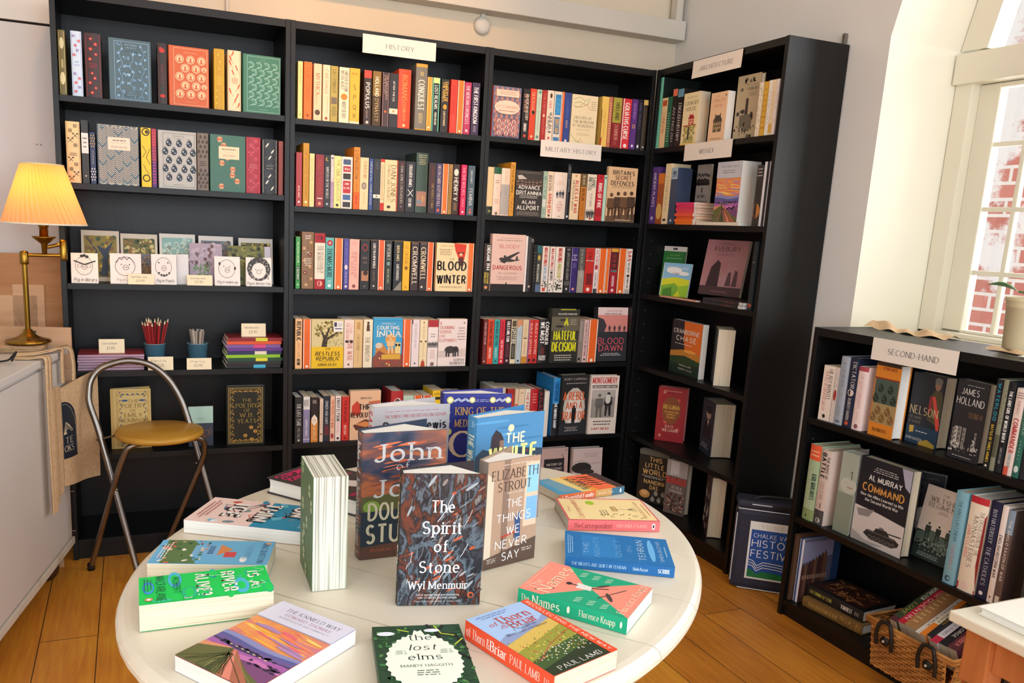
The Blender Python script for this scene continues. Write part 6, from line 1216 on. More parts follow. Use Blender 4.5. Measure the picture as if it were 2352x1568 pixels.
('S','c3','black spine with white and yellow capitals',1.6558,.012,1.0405,90,0,.1275,.1992,.0298,'26221f','','T,ENDGAME 1944,f4f0e8,.03,.56,.5,B,.7;T,JONATHAN,d8c04a,.6,.84,.28,B,.72;T,DIMBLEBY,d8c04a,.6,.84,.28,B,.32;B,.1,.3,.05,.5,12,a84c3c;E,.5,.92,.24,e89a5c',0),
('F','c3','pink cover with black bomber',1.6611,.012,1.0405,0,0,.1576,.2431,.03,'e8c4b6','R,0,.87,1,1,1f1c1c;H,THE UNFLINCHING ACCOUNT,8a6a60,.25,.8,.07,.016,n;B,.12,.9,.09,.12,1,8a6a60;H,BLOODY,c0484c,.22,.82,.21,.06,n;A,plane,.2,.28,.85,.52;H,DANGEROUS,c0484c,.05,.92,.58,.07,N;H,THE COLD FRONT,8a5c50,.2,.78,.68,.03,s;B,.15,.85,.73,.8,3,a8807a;E,.47,.845,.015,1f1c1c;R,.455,.85,.49,.89,1f1c1c','',1),
('S','c3','thin white spine',1.8298,.012,1.0405,90,0,.1531,.2392,.0096,'efe6e0','','',0),
('S','c3','tall dark spine with white sigil',1.8586,.012,1.0405,90,0,.1507,.2355,.0253,'2b2826','','E,.7,.06,.26,c8c4bc;E,.7,.06,.18,2b2826;E,.5,.9,.2,c0bcb4',1),
('S','c3','narrow black spine',1.8753,.012,1.0405,90,0,.1254,.196,.0141,'1f1e20','','B,.2,.8,.1,.8,10,6a6460',0),
('S','c3','teal and black spine',1.8999,.012,1.0405,90,0,.1286,.2009,.0225,'3c443c','','R,0,0,1,.16,2c6a70;E,.5,.26,.3,c8a84a,.06;T,INTELLIGENCE,e8e4d8,.4,.78,.4,N,.4;R,0,.84,1,1,5a7090',0),
('S','c3','white spine with red and blue names',1.9361,.012,1.0405,90,0,.1278,.1997,.0316,'f0e4d6','','T,MAX HASTINGS,c83c34,.03,.42,.5,B;T,OVERLORD,5a94b8,.42,.74,.5,N;A,dots,.1,.74,.95,.9,3c444c,22,.1;R,.2,.9,.7,.98,c8503c',0),
('S','c3','white spine of red and black capitals',1.966,.012,1.0405,90,0,.1273,.1989,.0244,'f0e6da','','T,MAX HASTINGS,c8342c,.04,.48,.5,B;T,SWORD,2c2828,.5,.74,.5,B;A,dots,.05,.78,.95,.98,4c4a48,26,.1',0),
('S','c3','wide white spine with soldiers',2.0138,.012,1.0405,90,0,.1274,.199,.0447,'efe6d8','','T,MAX HASTINGS,c84434,.03,.34,.4,B;T,ARMAGEDDON,b8b04a,.36,.68,.4,N;A,dots,.05,.7,.95,.96,4a5248,34,.09',0),
('S','c3','black spine with faint script',2.0467,.012,1.0405,90,0,.1277,.1995,.0273,'2a2a2b','','B,.2,.8,.03,.08,2,d8d4d0;T,BROTHERS IN ARMS,b8b4ac,.12,.72,.44,i;R,0,.75,1,.84,5a5854;E,.5,.92,.18,d0ccc8',0),
('S','c3','purple spine',2.0825,.012,1.0405,90,0,.1276,.1993,.0326,'3a2a6c','','R,0,0,.06,1,c0b0d8;H,AGENTS,d8c8e8,.15,.85,.17,.03,N;H,OF,d8c8e8,.35,.65,.22,.03,N;H,INFLUENCE,d8c8e8,.1,.9,.27,.03,N;B,.2,.8,.34,.46,4,8a7ab0;E,.5,.92,.18,e8a08a',0),
('S','c3','grey photographic spine',2.1185,.012,1.0405,90,0,.1273,.1988,.0328,'5a5852','','R,0,.5,1,1,a09a90;T,WARLORDS,d0ccc4,.1,.66,.34,n;B,.2,.8,.03,.08,2,c8c4bc',0),
('S','c3','broad red spine',2.1651,.012,1.0405,90,0,.1272,.1988,.0435,'c83028','','T,STALIN,8a1814,.08,.3,.4,B;R,.05,.27,.95,.285,f0d0c8;R,.2,.56,.9,.82,7a1c1c;E,.5,.92,.2,f4dcd0',0),
('S','c3','white spine with red title',2.1897,.012,1.0405,90,0,.1274,.1991,.0213,'efe2dc','','T,VICTORY,c83844,.03,.36,.5,N;E,.5,.42,.4,b83a44,.06;T,CHURCHILL,3c3c40,.54,.88,.4,N;R,.1,.9,.9,1,3c3c40',0),
('S','c3','orange spine with cream edges',2.228,.012,1.0405,90,0,.1274,.1991,.0362,'ec6a24','','P',0),
('S','c3','narrow orange spine with cream edges',2.2476,.012,1.0405,90,0,.1283,.2004,.0174,'ee7226','','P',0),
('S','c3','crimson and black spine with gold top',2.2891,.012,1.0405,90,0,.1288,.2012,.0366,'a82030','','R,0,0,1,.07,e0a830;R,.1,.08,.95,.46,3a2420;R,.1,.48,.95,.52,3c7a74;T,BERLIN,a83434,.12,.42,.5,S;T,JOHN ROBSON,f0d0d0,.6,.84,.34,N;E,.5,.93,.2,f0d0c8',0),
('S','c3','orange spine nearer the corner',2.333,.012,1.0405,90,0,.1297,.2027,.038,'ea6a20','','P',0),
('S','c3','white spine with red and black capitals',2.3633,.012,1.0405,90,0,.1301,.2033,.0275,'efe4da','','T,SAS,c8342c,.04,.28,.56,B;T,THE GREAT,3c3836,.3,.54,.4,N;E,.5,.6,.3,2c2826,.03;T,DAMIEN LEWIS,3c3836,.64,.88,.34,N;R,.1,.9,.9,1,b0aca4',0),
('S','c4','dark red spine',1.6618,.012,.723,90,0,.1251,.1955,.0194,'6c2428','','T,THE MAZE ABOUT THE RAIN,e0b8b0,.06,.56,.4,N;T,WAR,a86a64,.6,.9,.4,n;E,.5,.94,.2,e0c8c0',0),
('S','c4','scarlet spine with dark name',1.6919,.012,.723,90,0,.1252,.1956,.0281,'de4a2c','','T,BEN MACINTYRE,4a1410,.05,.6,.5,N;T,ROGUE HEROES,f4d8cc,.64,.88,.36,N',0),
('S','c4','teal spine with dark name',1.7189,.012,.723,90,0,.1252,.1957,.0249,'3aa8a8','','T,BEN MACINTYRE,123c40,.05,.6,.5,N;T,COLDITZ,e0f0ec,.64,.86,.36,N;E,.5,.94,.2,1c5a60',0),
('S','c4','cherry spine with white title',1.745,.012,.723,90,0,.1253,.1958,.0236,'d83044','','T,BEN MACINTYRE,8a1424,.05,.44,.4,N;T,THE SPY TRAITOR,f6dcdc,.46,.88,.4,N;E,.5,.94,.2,f0d0d0',0),
('S','c4','dark plum spine with white capitals',1.7743,.012,.723,90,0,.1248,.195,.0262,'3a1e26','','T,GILES MILTON,f4f0ec,.04,.5,.5,B;B,.2,.8,.54,.84,8,a8485c;E,.5,.93,.2,d8b8b8',0),
('S','c4','ivory spine with black panel',1.8017,.012,.723,90,0,.1249,.1951,.0258,'e8dab0','','R,.12,.02,.9,.16,5a4a38;R,.12,.18,.9,.9,3a3a34;T,SPITFIRE,f0e8d0,.2,.56,.6,N;B,.3,.7,.6,.86,7,b8b09c',0),
('S','c4','light blue spine',1.8283,.012,.723,90,0,.1244,.1944,.024,'b8c8d0','','V,d8946c,0,0,1,0,1,.12,0,.18;T,FIRST LIGHT,8a9aa4,.2,.74,.36,n;E,.5,.94,.22,2c3440',0),
('S','c4','cream spine with small plane',1.859,.012,.723,90,0,.1244,.1945,.0276,'e8cfa8','','T,THE BATTLE,b08a5c,.08,.4,.36,n;E,.5,.42,.34,4a4438,.014;B,.3,.7,.5,.8,8,a87a4c;R,0,.84,1,1,c88a30',0),
('S','c4','red spine with pale capitals',1.8844,.012,.723,90,0,.1245,.1946,.0233,'c83a34','','R,0,0,.12,1,8a7ac0;T,BUILD A SPITFIRE,f0c8b8,.08,.8,.44,N;E,.4,.93,.3,3a1c1c,.04',0),
('S','c4','twin red spine with pale capitals',1.9089,.012,.723,90,0,.1246,.1946,.0229,'cc3230','','T,BUILD A SPITFIRE,f0c8b8,.08,.8,.44,N;E,.4,.93,.3,3a1c1c,.04',0),
('S','c4','broad black spine with white capitals',1.9659,.012,.723,90,0,.1266,.1979,.0534,'211f20','','T,CONQUER,f4f2ee,.06,.58,.3,B,.72;T,WE MUST,f4f2ee,.06,.56,.3,B,.3;B,.2,.6,.64,.8,6,a83a34;H,ROBIN,e8e4e0,.1,.7,.85,.05,N;H,PRIOR,e8e4e0,.1,.7,.91,.05,N',1),
('F','c4','dark cover with acid yellow capitals',1.9724,.012,.723,1,0,.1423,.2428,.04,'3a3a32','R,.3,.0,.85,.015,d0d030;R,0,.14,1,.4,6a6450;H,RICHARD HARLOW,e0dcd0,.22,.9,.09,.03,N;H,A,dcdc28,.44,.62,.24,.13,B;E,.4,.2,.12,2c2a26,.015;E,.3,.32,.16,2c2a26,.02;B,.66,.92,.18,.3,3,b8b4a0;H,HATEFUL,dcdc28,.1,.93,.49,.16,B;R,0,.58,1,.62,5a5648;H,DECISION,dcdc28,.06,.93,.7,.16,B;R,0,.8,1,1,2c2c28;B,.12,.85,.84,.97,3,d8d4c8','',1),
('S','c4','grey brown spine',2.1389,.012,.723,90,0,.1257,.1964,.0224,'8c8078','','T,EAGLE DAYS,e0d8d0,.06,.5,.4,n;E,.4,.92,.3,1f1d1d,.03',0),
('S','c4','dusty pink spine',2.1652,.012,.723,90,0,.1252,.1956,.0242,'d8b8b0','','T,THE BATTLE OF BRITAIN,6a4448,.06,.84,.36,N;E,.5,.93,.2,3a2c30',0),
('S','c4','broad orange spine with cream edges',2.213,.012,.723,90,0,.1264,.1975,.0445,'ea6826','','P',0),
('F','c4','dark cover with pink sky and soldiers',2.2179,.012,.723,0,4,.1606,.2494,.04,'2f3036','R,0,0,1,.14,e8d0cc;R,0,.14,1,.46,d88a80;V,3c383c,0,.18,.2,.22,.3,.34,.2,.5,0,.5;A,men,.3,.3,1,.47,3a3238,4a3c40,4,.9;R,0,.45,1,1,2b2d33;B,.2,.9,.05,.08,1,a86a70;H,HANS VAN DE VEN,5a4a50,.22,.78,.12,.03,N;H,BLOOD,e0606c,.03,.9,.62,.11,n;H,DAWN,e0606c,.06,.86,.75,.11,n;B,.1,.85,.84,.9,2,e0dcdc','',1),
('S','c5','beige spine above the table books',1.7311,.012,.38,90,0,.1506,.2354,.0261,'d8ccb8','','T,TOBRUK,5a4a34,.1,.6,.5,N',0),
('S','c5','stone coloured spine above the table books',1.7657,.012,.38,90,0,.1501,.2345,.0301,'c8bfb0','','T,CRETE,5a4a34,.1,.6,.5,N',0),
('S','c5','red spine half hidden by blue cover',1.8082,.012,.38,90,0,.146,.2281,.0304,'c83a30','','R,0,0,1,.12,a82820',0),
('S','c5','cream spine with orange panel',1.8308,.012,.38,90,0,.1453,.227,.0162,'e8c8a8','','R,.1,.3,.9,.8,d8603c',0),
('S','c5','cream spine with dark marks',1.8621,.012,.38,90,0,.145,.2265,.0292,'e6cfae','','B,.2,.8,.06,.1,1,8a6a4c;E,.5,.5,.2,b08a5c',0),
('S','c5','white spine with red letters',1.8897,.012,.38,90,0,.1444,.2256,.0254,'eadfce','','T,THE PACIFIC,c03a34,.06,.6,.5,N',0),
('S','c5','crimson spine with white letters',1.9309,.012,.38,90,0,.1439,.2249,.039,'b8242c','','B,.2,.8,.08,.3,4,e89a90;H,S,f4e8e0,.34,.64,.5,.09,B;H,P,f4e8e0,.34,.64,.7,.09,B',1),
('S','c5','dark spine with red lettering',1.9588,.012,.38,90,0,.1431,.2237,.0249,'2c1e20','','T,ATLANTIC,a83438,.06,.7,.5,N',1),
('S','c5','white spine behind the blue book',1.9881,.012,.38,90,0,.1357,.212,.0235,'e8e0d4','','',1),
('S','c5','tall blue and black spine',2.0395,.012,.38,90,0,.1741,.2721,.0326,'2f8ccc','','R,.1,.06,.9,.4,1c70b0;T,SEVEN,145080,.1,.38,.5,B;R,0,.44,1,1,1c1f24;T,THE SWORDS SHARP,e8ecf0,.42,.86,.4,B',1),
('F','c5','black cover with orange capitals',2.0481,.012,.38,4,0,.1504,.2841,.04,'2b2b2c','E,.5,.55,.4,c8bfb0,.34;E,.5,.6,.3,e0dad0,.24;H,RORY CARROLL,c8c4bc,.08,.92,.07,.035,n;B,.15,.9,.12,.16,1,a89c94;H,A REBEL,e0622c,.08,.9,.35,.13,N;H,AND A,e0622c,.2,.8,.51,.11,N;H,TRAITOR,e0622c,.06,.92,.68,.13,N;V,1e1c1c,.42,.55,.58,.55,.55,.8,.44,.8;E,.5,.53,.04,1e1c1c;R,0,.8,1,1,2c2f33;B,.2,.7,.86,.94,3,c8c4bc','',1),
('F','c5','white cover with red title and photograph',2.2029,.012,.38,-4,0,.1446,.2787,.03,'e8dcd0','H,MONTGOMERY,c8302c,.04,.92,.08,.1,N;R,.05,.16,.95,.215,6a6058;H,UNBEARABLE UNBEATABLE,e8e0d8,.08,.92,.19,.03,N;R,.05,.24,.9,.72,9a948c;V,b8b2a8,.05,.24,.9,.24,.9,.36,.05,.4;A,men,.14,.27,.85,.72,2c2a2a,6a6660,2,.95;E,.64,.4,.1,d8d2c8,.08;B,.06,.9,.76,.86,2,3c3430;H,GARY MEAD,b8302c,.1,.75,.91,.04,I','',1),
('S','d1','tall mint green spine',2.412,-.0415,1.687,0,0,.1918,.2997,.021,'1c2622','','R,0,0,1,1,72c8ac',1),
('S','d1','cream spine with orange emblem',2.412,-.0825,1.687,0,0,.1343,.2099,.0384,'f0d4a0','','R,.1,.05,.9,.16,c85a34;T,LONDON,c8683c,.3,.7,.5,s',0),
('S','d1','green spine',2.412,-.1148,1.687,0,0,.1348,.2106,.0296,'2f6a4c','','B,.2,.8,.3,.9,12,a8c8b0',0),
('S','d1','black spine with photo top',2.412,-.1484,1.687,0,0,.1522,.2377,.0301,'26231f','','R,0,.0,1,.12,e0785a;T,AN ENGLISH,e8e4dc,.3,.9,.5,i',0),
('S','d1','black spine with blue top',2.412,-.193,1.687,0,0,.1493,.2332,.0401,'241f1c','','R,0,.0,1,.14,6a9ab0;T,ENGLISH HISTORY,e8e4dc,.24,.9,.5,i',0),
('F','d1','cream cover with red country house',2.412,-.1984,1.687,-90,0,.105,.209,.05,'f0e0b0','H,THE STORY OF THE,5a4a34,.2,.8,.09,.022,s;H,COUNTRY,3c3a2c,.08,.92,.2,.07,s;H,HOUSE,3c3a2c,.18,.82,.31,.07,s;A,house,.35,.4,.8,.62,c84a4c,f0e0b0,a82c34;R,.1,.62,.9,.64,b83a34;A,keys,.08,.66,.92,.95,a8a04c,10;R,.44,.66,.52,.9,3a3a2c;R,0,.96,1,1,f0d070','',0),
('F','d1','peach cover with engraved mansion',2.412,-.3761,1.687,-90,0,.0997,.1882,.035,'efc8a0','H,THE,d07058,.3,.5,.08,.035,s;H,ENGLISH,d07058,.2,.85,.16,.06,s;H,HOUSE,d07058,.24,.76,.27,.06,s;A,house,.2,.42,.85,.82,6a5a44,c8a880,4a4034;B,.2,.8,.92,.96,1,b87a54;E,.9,.08,.04,8a6a4c','',0),
('F','d1','tall etched cover with churchyard',2.442,-.4902,1.687,-90,0,.1271,.2384,.02,'b8a888','A,church,.05,.03,.95,.97,3a342c,6a6252;R,.45,.12,.95,.36,b8a888;H,ENGLANDS,5a5040,.5,.92,.16,.03,s;H,CHURCHES,3a342c,.48,.94,.22,.045,S;B,.55,.9,.27,.34,3,6a6050','',1),
('S','d1','cream patterned spine',2.412,-.6691,1.687,0,0,.1235,.1929,.0201,'e8dcc0','','A,dots,.05,.05,.95,.9,8a7a5a,30,.1',0),
('S','d1','mustard spine',2.412,-.6953,1.687,0,0,.1229,.192,.0219,'d8a83c','','A,motif,.05,.1,.95,.9,b8842c,e8c880,2,8',0),
('S','d1','white spine',2.412,-.7154,1.687,0,0,.1237,.1933,.0166,'efe8dc','','T,CHURCHES,8a7a64,.2,.8,.5,s',0),
('S','d1','cream spine by the end panel',2.412,-.7338,1.687,0,0,.1236,.1931,.0164,'ecd8b4','','T,CATHEDRALS,b89a5c,.2,.8,.5,s;R,0,.8,1,.96,d8a84a',0),
('S','d1','thin white spine by the end panel',2.412,-.7492,1.687,0,0,.1234,.1929,.0134,'efe4e0','','T,ABBEYS,a87a74,.1,.8,.5,s',0),
('S','d2','purple spine',2.412,-.0628,1.36,0,0,.1581,.2471,.0423,'5a3c84','','T,ANCIENT PLACES,e0d8f0,.1,.7,.4,N;E,.5,.9,.2,c8b8e0',0),
('S','d2','rust brown spine with gold roundel',2.412,-.1109,1.36,0,0,.1395,.2179,.0422,'a8562c','','R,0,0,1,.2,d87a30;E,.5,.75,.5,d8b064,.16',0),
('S','d2','cream spine',2.412,-.1558,1.36,0,0,.1,.257,.0402,'efdcb0','','T,STONEHENGE,a88a54,.2,.8,.36,s;E,.5,.93,.3,2c2824,.02',0),
('S','d2','blue spine with pale top',2.412,-.2036,1.36,0,0,.075,.2373,.0422,'3c4a64','','R,0,0,1,.2,a8c0d0;T,TALES,2c3a54,.05,.16,.6,N;V,e8e4dc,.3,.95,.7,.95,.5,.9',0),
('F','d2','grey cover with rows of uniformed men',2.512,-.2044,1.36,-90,0,.0887,.2545,.012,'aaa49c','A,crowd,.03,.0,.97,.34,241f1e,5a4a44,9;V,26211f,0,.28,1,.3,1,.33,0,.34;R,.46,.38,.52,.46,2a2a2c;H,WILTSHIRES,4a4440,.2,.78,.52,.05,s;H,MILITARY HERITAGE,4a4440,.05,.95,.62,.05,s;B,.2,.8,.7,.73,1,5a5450','',0),
('F','d2','cover with sunset fields painting',2.412,-.4631,1.3732,-90,0,.1399,.2309,.09,'c8c8d0','A,land,.0,.27,1,1;R,0,0,1,.27,c6c6ce;H,THE ICKNIELD WAY,5a5a64,.15,.88,.08,.03,s;B,.2,.8,.13,.2,2,7a7a84','',0),
('S','d2','dark spine with amber glow',2.412,-.723,1.36,0,0,.1422,.2223,.0351,'34302f','','E,.5,.75,.5,c87c34,.12;B,.1,.9,.04,.2,3,b8b0a8',1),
('S','d2','thin white spine by the end panel',2.412,-.7362,1.36,0,0,.149,.2327,.0111,'e6e6e8','','',0),
('S','d2','thin black spine by the end panel',2.412,-.7479,1.36,0,0,.1485,.232,.0096,'2c2e34','','',0),
('S','d2','pale grey spine by the end panel',2.412,-.7638,1.36,0,0,.149,.2329,.0138,'c8ccd4','','T,RIDGEWAY,5a606c,.1,.8,.5,s',0),
('F','d3','green guide cover with white top',2.497,-.028,1.046,-70,4,.1176,.2188,.008,'2f7a3c','R,0,0,1,.1,e0dcd8;R,.4,.03,.6,.07,3a3a3c;H,WILTSHIRE,7ab04c,.3,.75,.18,.03,N;B,.15,.85,.23,.26,1,a8d0a0;R,.9,.1,1,1,28683a','',0),
('F','d3','bright guide cover of yellow fields',2.442,-.1101,1.046,-70,8,.1427,.1476,.008,'8cc0e0','A,hillmap,0,0,1,1;H,WILTSHIRE,f4f4f0,.1,.92,.15,.09,i;H,A WALK,c83c34,.36,.62,.3,.05,n;R,0,.0,.02,1,e8e8e4','',0),
('F','d3','dusky pink cover with standing stones',2.482,-.3273,1.072,-74,10,.2002,.2324,.016,'a8747c','A,stone,0,0,1,1;H,EXPLORING,4a3a3e,.34,.66,.07,.035,n;H,AVEBURY,2c2226,.18,.82,.16,.08,n;B,.25,.75,.24,.29,2,7a5058;H,STEVE MARSHALL,d88a90,.3,.7,.93,.022,n','',0),
('S','d3','dark green spine by the end panel',2.412,-.7399,1.046,0,0,.1645,.2571,.0238,'202c2e','','E,.5,.3,.16,6a8a80;E,.5,.93,.4,b8503c,.03',1),
('F','d4','sunset landscape cover with white title',2.462,-.2059,.72,-94,0,.2265,.2313,.03,'33373a','A,sunset,0,0,1,1;H,CRANBORNE,f0ece4,.06,.92,.2,.075,N;H,CHASE,f0ece4,.16,.84,.33,.085,N;B,.06,.8,.42,.45,1,f0ece4;H,RONAN LANE,f0ece4,.35,.75,.83,.025,N;H,ROBIN VALE,f0ece4,.32,.78,.9,.025,N','',0),
('S','e1','cream spine with red and black script',2.375,-1.2056,.727,0,0,.118,.1845,.0462,'efe0d2','','T,HILARY MANTEL,2c2624,.06,.62,.34,s,.68;T,A PLACE OF GREATER SAFETY,c83a3c,.1,.82,.3,i,.32;E,.5,.92,.14,2c2624',0),
('S','e1','narrow pale spine with red patch',2.375,-1.2244,.727,0,0,.1181,.1846,.0156,'d8ccc4','','E,.5,.5,.4,a83a34,.1;A,dots,.05,.1,.95,.95,8a8480,20,.1',0),
('S','e1','tall silver grey spine',2.375,-1.2588,.727,0,0,.1442,.2254,.0336,'a4acb8','','T,ACT OF OBLIVION,6a7480,.08,.44,.34,s;T,ROBERT HARRIS,8a94a0,.46,.88,.4,s;E,.5,.95,.3,6a7480,.02',1),
('S','e1','tall navy spine with white capitals',2.375,-1.295,.727,0,0,.1455,.2273,.0329,'1f2640','','T,DICTATOR,e8e4dc,.06,.44,.4,s,.6;E,.5,.5,.36,d8c8b8,.05;T,ROBERT HARRIS,e8e4dc,.58,.9,.34,s;E,.5,.94,.2,d05a3c',1),
('S','e1','pale pink spine',2.375,-1.3352,.727,0,0,.1309,.2045,.0371,'efdad6','','R,0,0,1,.07,b04a54;T,THE SILENT COMPANIONS,d8a0a0,.12,.66,.3,n;B,.4,.6,.7,.84,5,d8a8a8;E,.5,.94,.2,8a5a5c',1),
('F','e1','orange cover with dark panel',2.375,-1.3614,.727,-90,0,.0878,.2296,.045,'d8842c','R,0,0,1,.04,3a2c20;H,ENIGMA,8a3420,.3,.85,.07,.04,S;R,.0,.2,1,.22,8a3420;R,.05,.22,1,.82,4a5a50;R,.05,.55,1,.82,a08a5c;A,motif,.1,.28,.9,.56,26322c,4a5a50,2,2;A,motif,.1,.6,.9,.8,7a5a34,a08a5c,2,2;H,ROBERT,5a2c18,.2,.8,.91,.04,S','R,0,0,1,1,e09a34;T,ARCHANGEL,7a4a18,.2,.8,.4,s',1),
('F','e1','dark cover with red sashed officer',2.425,-1.4544,.727,-94,0,.1115,.2149,.045,'23272e','A,nelson,0,0,1,1;H,NELSON,c8b48a,.04,.92,.52,.11,s;H,THE SWORD,8a8478,.04,.44,.63,.035,s;H,OF ALBION,8a8478,.04,.42,.69,.035,s;B,.28,.72,.8,.83,1,d8dce0;H,JOHN SUGDEN,e0dcd0,.02,.55,.93,.035,s','',1),
('F','e1','black cover with ruined city soldier',2.395,-1.6186,.727,-96,0,.1002,.2257,.035,'2b2c30','A,ruin,.02,.42,.98,.91,2a2a2e,b8b4ac;B,.3,.9,.05,.07,1,b8b4b0;H,JAMES,e8e4e0,.18,.74,.14,.075,n;H,HOLLAND,e8e4e0,.06,.94,.26,.085,n;H,CASSINO 44,8a6a50,.5,.95,.42,.07,n;B,.15,.85,.94,.97,1,b0aca4','',1),
('S','e1','black spine with turquoise and yellow capitals',2.375,-1.7574,.727,0,0,.1585,.2476,.0164,'1e2023','','T,WATERLOO,2c98b0,.04,.46,.5,B,.55;T,BATTLE OF THREE ARMIES,d8b83c,.5,.92,.4,B;E,.5,.96,.2,d8ccb8',0),
('S','e1','grey green photographic spine',2.375,-1.7717,.727,0,0,.1596,.2494,.0123,'8a8a74','','A,dots,.05,.1,.95,.5,3c3c30,20,.1;R,0,.6,1,.85,5a5a48',1),
('S','e1','black spine with white capitals',2.375,-1.7928,.727,0,0,.1581,.2471,.0187,'1d2126','','T,THE LAND GIRL OF WORLD WAR II,e8e8e4,.1,.66,.44,B;T,JAMES RUTLAND,b8bcc0,.72,.9,.3,n',1),
('S','e1','cream spine with red capitals',2.375,-1.8197,.727,0,0,.1501,.2346,.0228,'e8d6cc','','B,.1,.9,.04,.12,3,8a6a64;T,BRITAINS GREATEST,c06a5c,.14,.3,.3,n;T,COMMANDER,b83a3c,.34,.74,.5,B;T,STEPHEN TAYLOR,8a9aa0,.74,.9,.36,N;R,0,.9,.6,1,d8604c',1),
('S','e1','green spine with white script',2.375,-1.8379,.727,0,0,.149,.2329,.016,'2f6a5c','','T,TRAFALGAR,e0ece4,.05,.5,.4,i;B,.4,.6,.56,.8,6,a8c8bc;E,.5,.9,.36,d8e4dc,.04',1),
('S','e1','dark spine near the frame edge',2.375,-1.854,.727,0,0,.1471,.2299,.0141,'262a30','','T,THE FLEET,d8b83c,.1,.7,.5,N',1),
('S','e1','red brown spine beyond the green one',2.375,-1.872,.727,0,0,.1495,.2336,.0142,'a83a30','','T,CONVOY,f0e0d0,.1,.7,.5,N',1),
('S','e2','green spine with orange top',2.375,-1.1958,.372,0,0,.1701,.2657,.0474,'a9bf9a','','R,0,0,1,.2,e8603c;B,.1,.9,.06,.16,2,f4c8a8;T,KARL MARLANTES,3c5a4c,.38,.72,.36,B,.68;T,MATTERHORN,c8d4a8,.36,.84,.34,s,.3;R,0,.85,1,1,8aa068;E,.4,.94,.08,2c3424',1),
('S','e2','pale spine with black capitals',2.375,-1.2389,.372,0,0,.1667,.2604,.039,'d8c4b8','','T,THE NOISE OF,2a2624,.08,.38,.26,N,.78;T,BATTLE,1f1c1c,.04,.38,.42,B,.34;T,TOBY CLARK,a88a80,.42,.66,.4,n;V,1f1c1c,.1,.76,.6,.7,.6,.78;R,0,.8,1,1,4a4a4c;E,.5,.94,.24,c8c4c0',1),
('F','e2','misty green cover behind the tank',2.39,-1.2689,.372,-90,0,.0656,.2732,.045,'a8b0a0','R,0,.5,1,1,8a9484;E,.6,.4,.5,c0c4b4,.1;H,1,5a4a34,.55,.78,.27,.1,s;B,.5,.9,.4,.44,1,b06a50','R,0,0,1,1,e6d4c8;R,0,.8,1,1,8aa078;T,1913,3c3a34,.06,.4,.6,s;B,.3,.6,.42,.8,14,a8928a',1),
('F','e2','black cover with white tank photograph',2.395,-1.3393,.372,-90,0,.1872,.2766,.04,'20222a','V,a8a8b8,.8,.0,1,.0,1,.25,.9,.2;B,.25,.8,.08,.15,3,c8c4c0;H,AL MURRAY,e8e6e2,.2,.85,.22,.06,N;H,COMMAND,d89a4c,.1,.92,.34,.085,N;H,How the Allies Learned to Win,e0dcd8,.08,.92,.43,.034,N;H,the Second World War,e0dcd8,.18,.84,.485,.034,N;V,cfc8c4,0,.58,.5,.6,1,.64,1,1,0,1;V,8a8684,.05,.62,.4,.58,.3,.68,.1,.7;A,tank,.24,.7,.96,.94,2c2a2c,6a6868;V,a8a4a0,0,.88,.3,.96,.7,.95,.4,1,0,1','',1),
('S','e2','light blue spine',2.375,-1.7189,.372,0,0,.1755,.2742,.0353,'7fb0c0','','T,THE KINGS LAST ENEMY,2c4a5c,.1,.54,.3,n;T,THOMAS,c87a70,.56,.84,.3,n,.5;E,.45,.94,.24,2c4a5c;E,.52,.94,.14,7fb0c0',1),
('S','e2','broad ivory spine with red ends',2.375,-1.7794,.372,0,0,.1759,.2749,.0517,'efe2cc','','R,0,0,1,.07,c02c38;T,THE DISSOLUTION OF THE,5a4a44,.14,.6,.2,s,.76;T,MONASTERIES,5a4a44,.2,.74,.24,s,.48;T,JAMES CLARKE,d86a64,.3,.66,.2,s,.2;V,b83038,0,.92,.4,.9,1,.96,1,1,0,1;E,.4,.94,.24,f0d8cc;V,8a2c28,.9,.2,1,.15,1,.95,.85,.7',1),
('S','e2','navy spine with white capitals',2.375,-1.8131,.372,0,0,.1779,.278,.0289,'1f2440','','T,ROY HATTERSLEY,d8dce4,.08,.42,.36,s;T,THE CATHOLICS,c8ccd8,.46,.86,.4,s;E,.5,.94,.2,e0e0e4',1),
('S','e2','narrow white spine',2.375,-1.8318,.372,0,0,.1764,.2756,.0159,'efe2da','','T,ENGLISH REFORM WAR,3a3634,.3,.74,.5,N;E,.5,.94,.2,8a7a74',1),
('S','e2','brown spine with bluish top',2.375,-1.852,.372,0,0,.1719,.2686,.0182,'6a5650','','R,0,0,1,.25,8aa0b4;T,THE ANGLO SAXON OF WAR,e8e4dc,.1,.74,.36,N;R,.2,.9,.8,.97,e0d8cc',1),
]
